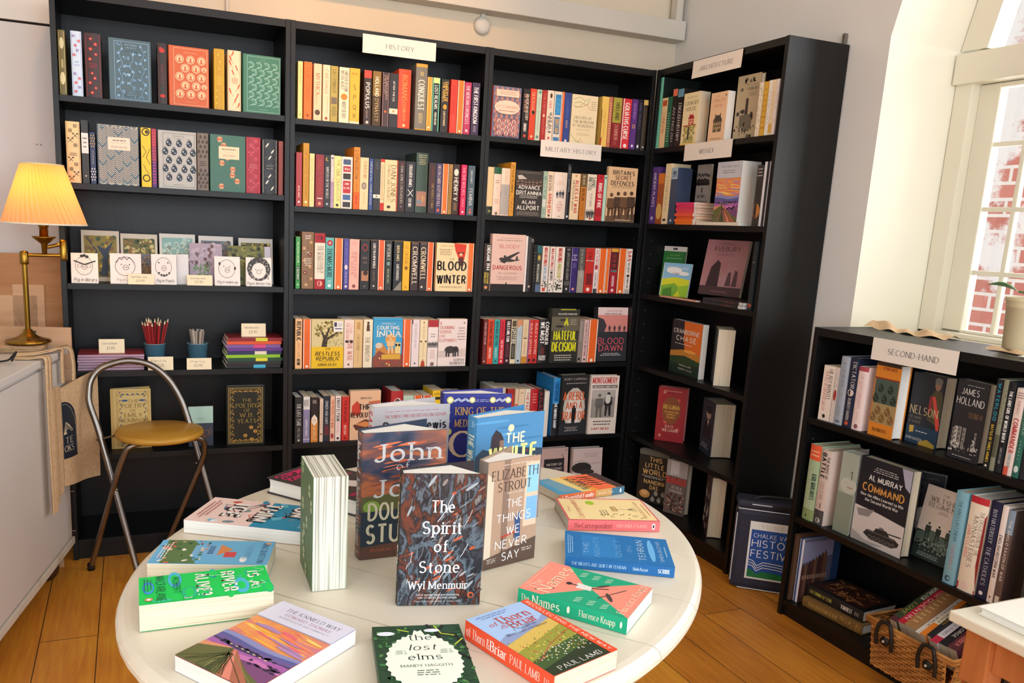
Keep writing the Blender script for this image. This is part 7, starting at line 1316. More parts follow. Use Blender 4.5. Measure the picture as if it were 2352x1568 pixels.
ROWS = {
 'a1': ('lamp-side case top shelf', 'classics on the lamp-side top shelf', 'lamp end'),
 'a2': ('lamp-side case second shelf', 'classics on the lamp-side second shelf', 'lamp end'),
 'b1': ('HISTORY case top shelf', 'history books on the top shelf', 'lamp-side divider'),
 'b2': ('HISTORY case second shelf', 'history books on the second shelf', 'lamp-side divider'),
 'b3': ('HISTORY case third shelf', 'history books on the third shelf', 'lamp-side divider'),
 'b4': ('HISTORY case fourth shelf', 'history books on the fourth shelf', 'lamp-side divider'),
 'b5': ('HISTORY case fifth shelf', 'history books on the fifth shelf', 'lamp-side divider'),
 'c1': ('MILITARY HISTORY case top shelf', 'world history on the top shelf', 'HISTORY divider'),
 'c2': ('MILITARY HISTORY case second shelf', 'military history on the second shelf', 'HISTORY divider'),
 'c3': ('MILITARY HISTORY case third shelf', 'military history on the third shelf', 'HISTORY divider'),
 'c4': ('MILITARY HISTORY case fourth shelf', 'military history on the fourth shelf', 'HISTORY divider'),
 'c5': ('MILITARY HISTORY case fifth shelf', 'military history on the fifth shelf', 'HISTORY divider'),
 'd1': ('ARCHITECTURE case top shelf', 'architecture books on the top shelf', 'corner'),
 'd2': ('ARCHITECTURE case second shelf', 'local books on the second shelf', 'corner'),
 'd3': ('ARCHITECTURE case third shelf', 'local books on the third shelf', 'corner'),
 'd4': ('ARCHITECTURE case fourth shelf', 'local books on the fourth shelf', 'corner'),
 'e1': ('SECOND-HAND case top shelf', 'second-hand books on the top shelf', 'cool bag end'),
 'e2': ('SECOND-HAND case second shelf', 'second-hand books on the second shelf', 'cool bag end'),
}
ORD = 'first second third fourth fifth sixth seventh eighth ninth tenth eleventh twelfth thirteenth fourteenth fifteenth sixteenth seventeenth eighteenth nineteenth twentieth twenty-first twenty-second twenty-third twenty-fourth twenty-fifth'.split()
sd_ = 0; cnt = {}
for kind, key, look, x, y, z, rz, lean, bw, bh, bt, colr, front, spine, hard in BOOKS:
    sd_ += 1; n = cnt[key] = cnt.get(key, -1) + 1; phrase, grp, end = ROWS[key]
    Mx = Matrix.Translation((x, y, z + (bt*sin(radians(lean)) if lean else 0) + .0008)) @ Matrix.Rotation(radians(rz), 4, 'Z') @ Matrix.Rotation(radians(-lean), 4, 'X')
    make_book('hardback_book' if hard else 'paperback_book', f'{look}, {ORD[n]} from {end}, {phrase}', grp, bw, bh, bt, colr, 'M:paper_white' if sd_ % 3 == 0 else 'M:paper', bool(hard), front, spine, M=Mx, seed=sd_)
FREE = {
 'thin_ice': ('FL', [0.3821, -1.5128, 0.7], -120.3897, 0.1373, 0.2371, 0.026),
 'village': ('FL', [0.2729, -1.7368, 0.7], -107.1754, 0.101, 0.1966, 0.03),
 'river': ('FL', [0.23, -1.9264, 0.7], -90.2587, 0.096, 0.1928, 0.042),
 'icknield': ('FL', [0.2727, -2.1305, 0.7], -54.2456, 0.1446, 0.2015, 0.022),
 'elms': ('FL', [0.5205, -2.312, 0.7], -11.9133, 0.1307, 0.2, 0.016),
 'thorn': ('FL', [0.7338, -2.3426, 0.7], 16.8212, 0.1253, 0.1853, 0.03),
 'names': ('FL', [0.9244, -2.2244, 0.7], 38.6251, 0.132, 0.1853, 0.026),
 'tehran': ('FL', [1.1279, -2.0678, 0.7], 61.2073, 0.1354, 0.1964, 0.02),
 'corr': ('FL', [1.24, -1.865, 0.7], 72.9091, 0.1388, 0.1938, 0.022),
 'family': ('FL', [1.3077, -1.6272, 0.7], 97.0989, 0.1099, 0.189, 0.018),
 'pink': ('FL', [0.6248, -1.3339, 0.7], -141.7129, 0.158, 0.2469, 0.036),
 'foreedge': ('FE', [0.5003, -1.8211, 0.7], -92.3704, 0.129, 0.1957, 0.0575),
 'john': ('ST', [0.604, -1.845, 0.7], 0.5288, 0.1591, 0.2368, 0.034),
 'sas': ('ST', [0.6832, -1.6362, 0.7], 3.3173, 0.1702, 0.234, 0.03),
 'king': ('ST', [0.8656, -1.553, 0.7], -8.3156, 0.1577, 0.24, 0.034),
 'white': ('ST', [0.8578, -1.7624, 0.7], 13.3433, 0.1753, 0.234, 0.03),
 'spirit': ('ST', [0.6153, -2.0362, 0.7], -13.8711, 0.1342, 0.2211, 0.03),
 'strout': ('ST', [0.8027, -1.9482, 0.7], 14.5205, 0.1223, 0.2003, 0.026),
 'dickinson': ('ST', [0.1442, 0.069, 0.4072], 0.8967, 0.1437, 0.233, 0.02),
 'yeats': ('ST', [0.5662, 0.0342, 0.4072], -1.1118, 0.1462, 0.242, 0.024),
 'mint': ('ST', [0.4238, 0.05, 0.4072], 0.5634, 0.0923, 0.1596, 0.006),
 'regina': ('ST', [2.457, -0.1563, 0.386], -46.9268, 0.1305, 0.2504, 0.045),
 'woman': ('FE', [2.5646, -0.3411, 0.386], -110.0, 0.15, 0.2364, 0.0906),
 'littleworld': ('ST', [2.4281, -0.0996, 0.078], -58.0341, 0.1561, 0.2524, 0.035),
 'ravaged': ('ST', [2.4574, -0.273, 0.078], -64.5815, 0.102, 0.2496, 0.045),
 'lowfore': ('FE', [2.5189, -0.4732, 0.078], -122.0, 0.15, 0.2621, 0.0615),
 'd4fore': ('FE', [2.5034, -0.4404, 0.72], -124.0, 0.14, 0.2295, 0.0663),
 'marie': ('ST', [2.5726, -1.3827, 0.372], -60.3589, 0.139, 0.2436, 0.04),
 'regiment': ('ST', [2.5465, -1.4453, 0.372], -95.2203, 0.1401, 0.2323, 0.01),
 'castle': ('ST', [2.4185, -1.0968, 0.06], -1.416, 0.1702, 0.2271, 0.03),
 'tan_flat': ('FL', [2.4329, -1.4151, 0.06], 7.8173, 0.2957, 0.2805, 0.035),
 'cunning': ('FL', [2.4301, -1.3872, 0.095], 4.1373, 0.1657, 0.222, 0.04),
}
FREE['icknield'][1][1] -= .006; FREE['river'][1][1] += .008; FREE['elms'][1][0] -= .013; FREE['elms'][1][1] -= .006
def place(key, name, label, grp, colr, front='', spine='', hard=False, page='M:paper_white', lean=0, dz=0, M=None, **k):
    global sd_
    sd_ += 1; kind, o, rz, bw, bh, bt = FREE[key]
    if M is None:
        T = Matrix.Translation((o[0], o[1], o[2]+dz+.0011)) @ Matrix.Rotation(radians(rz), 4, 'Z')
        if kind == 'FL': M = T @ Matrix.Translation((0, 0, bt)) @ Matrix.Rotation(-pi/2, 4, 'X')
        else: M = T @ Matrix.Translation((0, 0, bt*sin(radians(lean)))) @ Matrix.Rotation(radians(-lean), 4, 'X')
    return make_book(name, label, grp, bw, bh, bt, colr, page, hard, front, spine, M=M, seed=sd_, **k)
NB = 'new books on the oval table'; PB = 'paperback_book'; HB = 'hardback_book'
place('thin_ice', PB, 'thick paperback with torn blue and white letter collage lying by the fore-edge book', NB, 'f0d4cc', 'A,ice,0,0,1,1;H,ON,2a2428,0.130,0.530,0.175,.12,B;H,ON,f4f0ea,.1,.5,.16,.12,B;H,THIN,2a2428,0.110,0.830,0.435,.13,B;H,THIN,f4f0ea,.08,.8,.42,.13,B;H,ICE,2a2428,0.230,0.780,0.695,.13,B;H,ICE,f4f0ea,.2,.75,.68,.13,B;B,.1,.9,.86,.96,3,b06a60;H,NAOMI KLEINER,d8f0f4,.1,.9,.05,.035,n')
place('village', PB, 'blue paperback with an illustrated village lying behind the green one', NB, '6cb4dc', 'A,village,0,0,1,1;H,MACQUISTON,3a5a7c,.1,.95,.07,.05,s;H,THE PAIRING,7ab8d8,.2,.8,.2,.06,n;B,.1,.9,.88,.96,3,f0f4f4;E,.12,.05,.05,d8a880', page='M:paper')
place('river', PB, 'bright green and blue paperback with swirling lines at the table edge', NB, '3fae6a', 'A,river,0,0,1,1;H,IS A,f0fce8,.2,.8,.12,.08,B;H,RIVER,f0fce8,.12,.9,.32,.1,B;H,ALIVE?,f0fce8,.1,.95,.52,.1,B;H,ROBERT,183c3c,.15,.75,.72,.05,n;H,MACFARLANE,183c3c,.04,.96,.84,.065,n;B,.1,.6,.9,.97,3,2c5a7c;E,.88,.93,.06,d88a5a;E,.88,.93,.035,f4f0e8', page='M:paper')
place('icknield', PB, 'white and sunset landscape paperback lying at the front of the table', NB, 'e4e2ee', 'A,land,.0,.27,1,1;R,0,0,1,.27,dcdaea;H,THE ICKNIELD WAY,4a4a5c,.18,.9,.085,.042,s;H,EDWARD THOMAS,a8607c,.25,.85,.15,.034,s;H,INTRODUCED BY GUY CORBISHLEY,5a5a6c,.22,.88,.2,.018,i')
place('elms', PB, 'dark green leafy paperback with a pale elm leaf shape, cut by the frame', NB, '24452e', 'A,elms,0,0,1,1;H,the,26302a,.38,.64,.2,.075,s;H,lost,26302a,.36,.66,.34,.08,i;H,elms,26302a,.33,.7,.47,.075,s;H,MANDY HAGGITH,3c4a40,.24,.78,.57,.03,s;B,.36,.66,.62,.7,3,5a6a5c;B,.2,.34,.36,.42,3,8a9a88;B,.68,.84,.36,.42,3,8a9a88')
place('thorn', PB, 'orange paperback with a pale blue sky and wildflower meadow cover', NB, 'e8502c', 'A,meadow,0,0,.88,1;R,.88,0,1,1,e8502c;T,RECOLLECTING THE NEW WAY,f6d8c8,.03,.97,.05,N,.94;B,.08,.62,.03,.09,2,7a90b8;H,of,d8402c,.12,.24,.2,.06,i;H,Thorn,d8402c,.26,.76,.17,.1,s;H,&,d8402c,.2,.32,.27,.05,i;H,Briar,d8402c,.34,.76,.27,.1,s;H,A Year with the,3c4a6a,.3,.66,.345,.028,i;H,West Country Hedgelayer,3c4a6a,.14,.78,.39,.03,i;H,PAUL LAMB,f4f0e8,.14,.8,.95,.05,s', 'T,of Thorn &,f8e8dc,.02,.3,.5,s;T,Briar,f8f0e8,.31,.5,.5,S;T,PAUL LAMB,f8e0d0,.54,.86,.42,s;B,.3,.7,.9,.96,3,f8e0d0', page='M:paper')
place('names', PB, 'coral and green paperback with a diving figure, overlapping the orange one', NB, '12a67c', 'A,names,0,0,1,1;H,The,f8e8c8,.1,.38,.09,.07,s;H,Names,f8e8c8,.08,.92,.2,.13,s;B,.1,.9,.02,.04,1,f8d8b8;H,Florence Knapp,f8e8c8,.06,.96,.92,.07,s', 'T,The,f4f0dc,.03,.11,.4,s;T,Names,f4f0dc,.14,.4,.6,m;E,.5,.48,.24,f0f0e0,.014;T,Florence Knapp,f4f0dc,.58,.9,.42,s;E,.5,.95,.22,f0f0e0,.01')
place('tehran', PB, 'deep blue paperback with pale lettering lying beside the coral one', NB, '1767a8', 'R,0,0,1,1,1a72b4;R,.12,.16,.9,.5,2480c4;B,.1,.9,.02,.08,3,a8d0ec;H,THE,bcdcf0,.2,.6,.2,.045,s;H,NIGHTS,8cc0e4,.12,.84,.3,.05,s;H,ARE,3a8cc4,.3,.7,.41,.045,s;H,QUIET,8cc0e4,.16,.8,.5,.05,s;H,IN,8cc0e4,.38,.6,.61,.045,s;H,TEHRAN,d0e8f4,.12,.86,.72,.06,s;E,.5,.82,.4,6ab4e8,.03;H,SHIDA BAZYAR,cce4f4,.14,.86,.9,.032,n;B,.3,.7,.94,.97,1,a8d0ec', 'R,0,0,1,1,15609e;T,THE NIGHTS ARE QUIET IN TEHRAN,b4d8f0,.06,.56,.3,s;T,Shida Bazyar,d0e8f4,.62,.76,.3,i;T,SCRIBE,e8f4fa,.85,.96,.36,S')
place('corr', PB, 'pink edged cream paperback with a writing desk drawing', NB, 'de6a6c', 'A,corr,0,0,1,1;H,The,c85a54,.36,.6,.08,.035,s;H,Correspondent,c85a54,.1,.92,.17,.06,s;H,VIRGINIA EVANS,a8604c,.14,.86,.88,.035,s;B,.15,.85,.93,.96,1,b8846a;B,.2,.5,.4,.5,3,8a7a5c', 'T,The,7a3030,.06,.14,.4,s;T,Correspondent,8a2c34,.15,.48,.5,s;T,VIRGINIA EVANS,f0b8a8,.52,.86,.3,s;E,.5,.93,.32,f0ece8,.018;E,.5,.93,.18,4a3438,.011', page='M:paper')
place('family', PB, 'orange and turquoise paperback with running figures at the far table edge', NB, 'e07a44', 'A,family,0,0,1,1;H,BEAUTIFUL,2c4a5c,.1,.9,.45,.07,S;H,FAMILY,2c4a5c,.2,.8,.54,.07,S', 'R,0,0,1,1,d8683c;R,0,.55,1,1,c89a5c;R,0,.8,1,1,3a6a84;T,A Beautiful Family,f8f0e8,.03,.52,.5,S;T,Jennifer Trev,f0e0c8,.58,.82,.36,i;E,.5,.94,.3,e8ecec,.014', page='M:paper')
place('pink', HB, 'black hardback with hot pink lettering lying behind the fore-edge book', NB, '343034', 'H,LAVINIA,e0286c,.4,.92,.1,.06,B;V,ece4e0,.3,.25,.55,.2,.66,.36,.42,.42;H,VICTORIA,e05a8c,.1,.5,.5,.04,N;V,ece4e0,.2,.58,.5,.54,.72,.62,.5,.7,.3,.66;H,OF THE HOUSE,e0286c,.06,.95,.79,.07,B;H,NIGHTINGALES,e0286c,.06,.95,.9,.09,B', hard=True)
place('foreedge', PB, 'thick paperback standing open edge outward on the table', NB, '8aa07c', 'R,0,0,1,1,5a7450;A,flow,0,0,1,1,c8d0a8,7a9a6a,34503c,9', page='M:paper_fanned')
place('john', HB, 'tall hardback with a stormy sunset cover and grey blackletter title', NB, '27344a', 'A,storm,0,0,1,1;H,John,c8c8c8,.12,.95,.16,.13,S;H,of,c8c8c8,.4,.56,.28,.06,s;H,John,c8c8c8,.12,.95,.44,.13,S;H,DOUGLAS,cfc6a8,.08,.95,.62,.13,N;H,STUART,cfc6a8,.06,.92,.8,.14,N;H,Booker Prize Winner,c8603c,.12,.85,.93,.025,i', 'A,storm,0,0,1,1;T,John of John,e0e4e8,.05,.5,.6,I;T,DOUGLAS STUART,d8d8d4,.52,.9,.5,N;H,PICADOR,e8e4dc,.2,.8,.95,.02,n', hard=True, fan=.035, splay=.34)
place('sas', HB, 'grey hardback with a red and black military title behind the stormy one', NB, 'b4aeb0', 'B,.1,.9,.04,.05,1,b8383c;H,THE SUNDAY TIMES NO.1 BESTSELLING AUTHOR,b03034,.14,.95,.09,.028,n;H,Damien Lewis,242428,.12,.96,.18,.075,B;H,SAS,a82c34,.1,.95,.38,.17,B;R,0,.55,1,1,6a6468;A,men,.1,.5,.9,.98,2c2c30,4a484c,3,.9', 'R,0,0,1,1,d8d4d4;T,SAS FORGED,c82c3c,.03,.6,.6,I', hard=True, fan=.03, splay=.25)
place('king', HB, 'royal blue hardback with gold art nouveau lettering and ornamental border', NB, '2c3080', 'F,.03,.02,.97,.98,.006,3c44a0;E,.1,.06,.05,d8c870;E,.42,.06,.045,d8c870;E,.72,.06,.045,d8c870;E,.95,.06,.045,d8c870;E,.1,.06,.03,f0ecc8;E,.42,.06,.028,f0ecc8;E,.72,.06,.028,f0ecc8;E,.95,.06,.028,f0ecc8;L,.03,b8bcd0,.16,.07,.22,.05,.26,.07,.32,.05,.37,.07;L,.03,b8bcd0,.77,.07,.82,.05,.86,.07,.91,.05;E,.09,.36,.05,d8c870;L,.02,b8bcd0,.07,.14,.1,.18,.07,.22,.1,.26,.07,.3;L,.02,b8bcd0,.93,.14,.96,.18,.93,.22,.96,.26,.93,.3;B,.46,.68,.05,.08,2,b8b4d0;H,KING OF THE,d8a860,.18,.9,.165,.07,m;H,MEDITERRANEAN,d8a860,.18,.92,.28,.065,m;E,.3,.48,.2,e8c8a8,.13;E,.3,.48,.13,2c3080,.11;E,.7,.48,.2,e8c8a8,.13;E,.7,.48,.13,2c3080,.11', 'A,dots,.1,.02,.9,.98,c8ccdc,60,.07', hard=True, fan=.02, splay=.2)
place('white', HB, 'blue hardback with a moonlit house and yellow title', NB, '3f7fb0', 'A,night,0,0,1,1;H,THE,f0f0c8,.42,.72,.21,.085,N;H,WHITE,e8e890,.18,.92,.345,.125,B;H,OCTOPUS,e8e890,.1,.95,.5,.13,B;H,HARLAND PIKE,e8f0f4,.2,.85,.86,.05,n', 'R,0,0,1,1,4a90c0;E,.5,.06,.36,8ab8d8,.03;T,THE WHITE OCTOPUS,f4f4d8,.14,.8,.56,I', hard=True, fan=.02, splay=.2)
place('spirit', HB, 'upright hardback with a marbled stone cover and white serif title at the table centre', NB, '24222a', 'A,spirit,0,0,1,1;H,The,f2f2f2,.36,.64,.24,.085,m;H,Spirit,f2f2f2,.26,.74,.4,.09,m;H,of,f2f2f2,.41,.58,.555,.085,m;H,Stone,f2f2f2,.24,.73,.7,.085,m;H,Wyl Menmuir,ececec,.12,.84,.84,.058,m;H,Full of wonder hope and fascinating,e8e8e8,.22,.74,.915,.016,n;H,tales of stones and their people.,e8e8e8,.24,.72,.94,.016,n;H,Fiona Robertson author of Stone Lands,c8c8cc,.2,.76,.965,.016,i', 'R,0,0,1,1,232228;T,The Spirit of Stone,d8a048,.03,.46,.56,S;T,Wyl Menmuir,f0f0f0,.55,.84,.56,S;V,f0f0f0,.3,.95,.5,.91,.7,.95,.5,.935', hard=True, fan=.032, splay=.36)
place('strout', HB, 'hardback with a sunlit room interior and slim white title beside the marbled one', NB, 'a08872', 'A,room,0,0,1,1;B,.25,.9,.035,.05,1,e0d4c4;H,ELIZABETH,4a3a30,.08,.96,.13,.085,s;H,STROUT,4a3a30,.2,.84,.245,.08,s;B,.35,.75,.3,.32,1,d8ccbc;H,THE,f6f2ec,.38,.68,.41,.075,n;H,THINGS,f6f2ec,.2,.86,.54,.075,n;H,WE,f6f2ec,.4,.66,.665,.075,n;H,NEVER,f6f2ec,.2,.82,.79,.075,n;H,SAY,f6f2ec,.34,.68,.91,.075,n;B,.04,.25,.9,.95,3,d8d0c4;B,.7,.96,.86,.9,2,d8d0c4', 'R,0,0,1,1,8a8078', hard=True, fan=.03, splay=.4)
GP = 'poetry books on the lamp-side fifth shelf'
place('dickinson', HB, 'gilt cream poetry cover with blue birds seen through the chair', GP, 'd2b06a', 'R,.08,0,1,1,dcc07c;A,orn,.1,.0,1,1,b8862c,3c5a8c,7;H,THE,8a6a2c,.42,.7,.2,.05,s;H,POETRY,8a6a2c,.27,.86,.28,.06,s;H,OF,8a6a2c,.48,.64,.36,.045,s;H,EMILY,8a6a2c,.33,.78,.435,.06,s;H,DICKINSON,8a6a2c,.19,.92,.52,.06,s;E,.35,.19,.08,3c5a8c,.016;E,.78,.19,.08,3c5a8c,.016;A,motif,.2,.6,.9,.9,b8862c,dcc07c,4,3', hard=True, fan=.02, splay=.2)
place('yeats', HB, 'black and gold poetry cover with leafy border near the divider', GP, '1d2018', 'A,orn,0,0,1,1,c8a850,b0803c,8;H,THE,b09848,.4,.66,.24,.05,s;H,POETRY,b09848,.24,.8,.33,.065,s;H,OF,b09848,.45,.62,.41,.05,s;H,W.B.,b09848,.34,.72,.49,.065,s;H,YEATS,b09848,.28,.78,.59,.065,s;A,flow,.2,.66,.85,.95,b0803c,c8a850,8a7a3c,4', hard=True)
place('mint', PB, 'slim mint green booklet with a small autumn picture', GP, 'b4d8cc', 'R,0,.42,1,1,3a4658;A,tree,.3,.5,1,1,5a3a20,c8782c,30,d8983c;B,.3,.7,.28,.33,2,7aa89a')
GA = 'books on the lower shelves of the corner bookcase'
place('regina', HB, 'crimson hardback with gold medallion in the ARCHITECTURE bookcase', GA, 'a0242c', 'A,floral,.04,.03,.96,.97,c84a48,b83a3c,8a1c24,7;E,.5,.42,.32,8a4a24,.26;B,.1,.9,.05,.08,1,e8b0a0;H,REGINA,e0b84c,.22,.78,.36,.07,S;H,THE QUEENS WHO,d8b050,.26,.76,.45,.03,N;H,SHAPED A,d8b050,.34,.66,.5,.03,N;H,POWER,d8b050,.36,.64,.55,.03,N;H,KATE,f0d8c0,.34,.64,.72,.05,s;H,WILLIAMS,f0d8c0,.24,.78,.79,.05,s', hard=True)
place('woman', HB, 'thick hardback turned fore-edge out beside the crimson one', GA, '2c3a48', 'A,portrait,0,0,1,.7,1f2228,b8a090;B,.1,.8,.8,.9,3,c8ccd0', hard=True, page='M:paper')
place('littleworld', HB, 'black hardback with a still life and gold capitals on the bottom shelf', GA, '262420', 'R,0,0,1,.1,6a6a60;H,THIS,d8b070,.32,.72,.17,.08,N;H,LITTLE,d8b070,.2,.8,.29,.08,N;H,WORLD,d8b070,.14,.9,.41,.09,N;B,.1,.9,.48,.53,2,e8e4dc;H,NANDINI,d8b070,.2,.84,.6,.07,N;H,DAS,d8b070,.4,.66,.7,.07,N;E,.26,.84,.17,c8924c,.08;E,.26,.82,.1,e0b478,.05;A,motif,.5,.74,.95,.98,8a8a7c,b8b4a4,2,2', hard=True)
place('ravaged', HB, 'grey and red hardback with a crowd picture in front of the still life one', GA, '6a605c', 'R,0,0,1,.3,a8a4a0;R,.2,.02,.6,.28,d0ccc8;H,THE,3c3434,.3,.6,.27,.04,s;H,RAVAGED,c83a34,.04,.96,.38,.12,B;H,ATTILA,e8e0d8,.3,.8,.5,.045,s;H,EVERARD,e8e0d8,.22,.84,.57,.045,s;A,dots,.05,.62,.95,.98,8a4a3c,60,.05;A,dots,.05,.62,.95,.98,d8c0a8,40,.03;A,dots,.05,.62,.95,.98,3c2c28,40,.05', hard=True, page='M:paper')
place('lowfore', HB, 'hardback turned fore-edge out on the bottom shelf of the corner bookcase', GA, '3a2a2e', 'A,dots,.05,.2,.95,.95,d8d4d0,14,.1', hard=True, page='M:paper')
place('d4fore', PB, 'thick stack of pages facing out beside the sunset landscape cover', GA, '2c3436', '', page='M:paper')
GM = 'war books low in the corner'
GS = 'second-hand books on the second shelf'
FREE['marie'] = ('ST', [2.50, -1.385, .372], -64, .139, .2436, .036); FREE['regiment'] = ('ST', [2.462, -1.507, .372], -90, .13, .228, .009)
place('marie', HB, 'dark hardback with a white haired portrait behind the regiment book', GS, '22242c', 'H,CHRISTOPHE HOBBS,6a6c74,.1,.9,.06,.025,s;H,MARIE,4c4e58,.1,.7,.15,.07,s;H,ANTOINETTE,4c4e58,.1,.9,.24,.07,s;E,.72,.66,.2,c8b8ac,.16;E,.72,.56,.24,e4dcd4,.12', hard=True)
place('regiment', PB, 'slim pale book with walking soldiers leaning before the dark portrait', GS, 'e6d6c8', 'R,0,.62,1,1,2c3a34;V,5a6a60,0,.66,.4,.58,1,.7,1,.86,0,.8;A,men,.12,.46,.95,.72,2c302c,3c443c,3,.9;A,dots,.02,.7,.98,.88,8a9a90,50,.025;A,dots,.02,.7,.98,.88,24302a,40,.03;H,THE,5a4c44,.42,.6,.09,.03,s;H,WILTSHIRE,5a4c44,.16,.95,.17,.065,s;H,REGIMENT,5a4c44,.14,.92,.25,.06,s;B,.4,.7,.3,.35,2,8a7a70;B,.05,.8,.9,.96,3,b8c4bc', lean=8)
G3 = 'large books on the bottom second-hand shelf'
FREE['castle'] = ('ST', [2.388, -1.166, .06], 0, .17, .232, .02); FREE['browntall'] = ('ST', [2.374, -1.1425, .06], 0, .18, .245, .011)
FREE['tan_flat'] = ('FL', [2.415, -1.42, .06], 6, .19, .232, .034); FREE['cunning'] = ('FL', [2.428, -1.405, .0945], 4, .166, .222, .04)
place('castle', HB, 'large hardback with a timbered gatehouse picture upright at the case end', G3, '3a5a9c', 'R,0,0,1,1,6a6a84;A,town,.0,.04,.8,1;R,.8,0,1,1,26406a', 'R,0,0,1,1,d8dce4;R,.2,0,.6,1,3a5a9c', hard=True)
place('browntall', HB, 'tall brown hardback squeezed against the end of the low bookcase', G3, '5a4030', '', 'R,0,0,1,1,4a3424', hard=True)
place('tan_flat', HB, 'wide tan hardback lying under the black one with fern leaves', G3, '8a6a3c', '', 'R,0,0,1,1,7a5c30;T,THE DECORATED DOMESTIC BOOK,c8a45c,.1,.6,.4,s;A,dots,.1,.62,.9,.98,a8823c,40,.1', hard=True)
place('cunning', HB, 'thick black hardback with red brown fern leaves lying flat', G3, '1d1c1e', 'A,leaves,.1,.08,.92,.92,9a5a34,c08a58,40241a,26', 'R,0,0,1,1,1d1c1e;T,THE CUNNING OF STONE,a8a040,.05,.46,.3,N;T,TOM BEST,e8e4dc,.62,.82,.34,N;B,.3,.7,.86,.94,3,c8c4bc', hard=True)
# black book on the lowest HISTORY shelf and two on the lowest corner shelf
FREE['ian'] = ('ST', [.862, .03, .078], 0, .15, .232, .04); FREE['ww2'] = ('ST', [1.985, .03, .078], 3, .145, .232, .03); FREE['tank'] = ('ST', [2.15, .024, .078], -2, .155, .225, .035)
place('ian', HB, 'black cover on the lowest HISTORY shelf behind the table', GM, '1e1d20', 'H,IAN,c8c4c0,.5,.8,.1,.05,n;H,MCCARTHY,c8c4c0,.14,.86,.19,.05,n', hard=True)
place('ww2', HB, 'pink cover with black title panel on the lowest corner shelf', GM, 'c8a8a0', 'A,dots,.02,.02,.98,.98,a87870,30,.05;R,.1,.22,.86,.72,262426;H,HISTORY OF,d8c8c0,.2,.78,.34,.045,N;H,SECOND,d8c8c0,.2,.78,.43,.045,N;H,WORLD WAR,d8c8c0,.18,.78,.52,.045,N', hard=True, lean=3)
place('tank', HB, 'pale cover with a black tank and red title on the lowest corner shelf', GM, 'd0bdb6', 'L,.012,8a7a78,.0,.3,.3,.26,.6,.34,1,.32;E,.3,.42,.34,2c2826,.12;E,.5,.52,.24,3c3632,.07;H,TANK,a8282c,.02,.62,.74,.17,B;B,.7,.98,.66,.84,5,5a4a48;B,.3,.9,.1,.2,3,a8948c', hard=True, lean=3)
# flat piles in the corner bookcase
sp = [1.687, 1.36, 1.046, 0.72, 0.386, 0.078]
for i in range(8):
    c1 = ('d8306c', 'd83058', 'd83a5c', 'e04a50', 'e8583c', 'e8642c', 'ea6c24', 'e87824')[7-i]
    make_book(PB, ('lowest', 'second lowest', 'third lowest', 'fourth lowest', 'fourth from top', 'third from top', 'second from top', 'topmost')[i] + ' thin booklet of the magenta to orange pile', 'pile of thin booklets', .088, .138, .0112, c1, 'M:paper', False, '', 'R,0,.86,1,1,e8e4e0', M=Matrix.Translation((2.408+.002*(i % 3), -.36+.003*(i % 2), sp[1]+.0115*(i+1))) @ Matrix.Rotation(radians(2*(i % 2)), 4, 'Z') @ Matrix.Rotation(-pi/2, 4, 'X'))
def flat(name, label, grp, x, y, z, rz, w, h, t, colr, spine='', front='', hard=False, page='M:paper_white'):
    make_book(name, label, grp, w, h, t, colr, page, hard, front, spine, M=Matrix.Translation((x, y, z+t)) @ Matrix.Rotation(radians(rz), 4, 'Z') @ Matrix.Rotation(-pi/2, 4, 'X'))
flat(PB, 'white book lying flat under the sunset fields painting cover', GA, 2.404, -.625, sp[1]+.0004, 0, .2, .255, .0125, 'e6dcc8')
flat(PB, 'thin pinkish leaflet lying at the front of the third corner shelf', GA, 2.404, -.42, sp[2]+.0004, 2, .024, .24, .006, 'd8a088')
for i in (0, 1): flat(PB, ('lower', 'upper')[i] + ' dark flat book below the standing stones cover', GA, 2.404+.003*i, -.70, sp[2]+.0004+.0128*i, 1, .2, .235, .0122, '26262a', 'T,EXPLORING,6a6a70,.05,.4,.5,n;T,AVEBURY,8a4a44,.45,.8,.5,N;R,0,.9,1,1,c8c8c4')

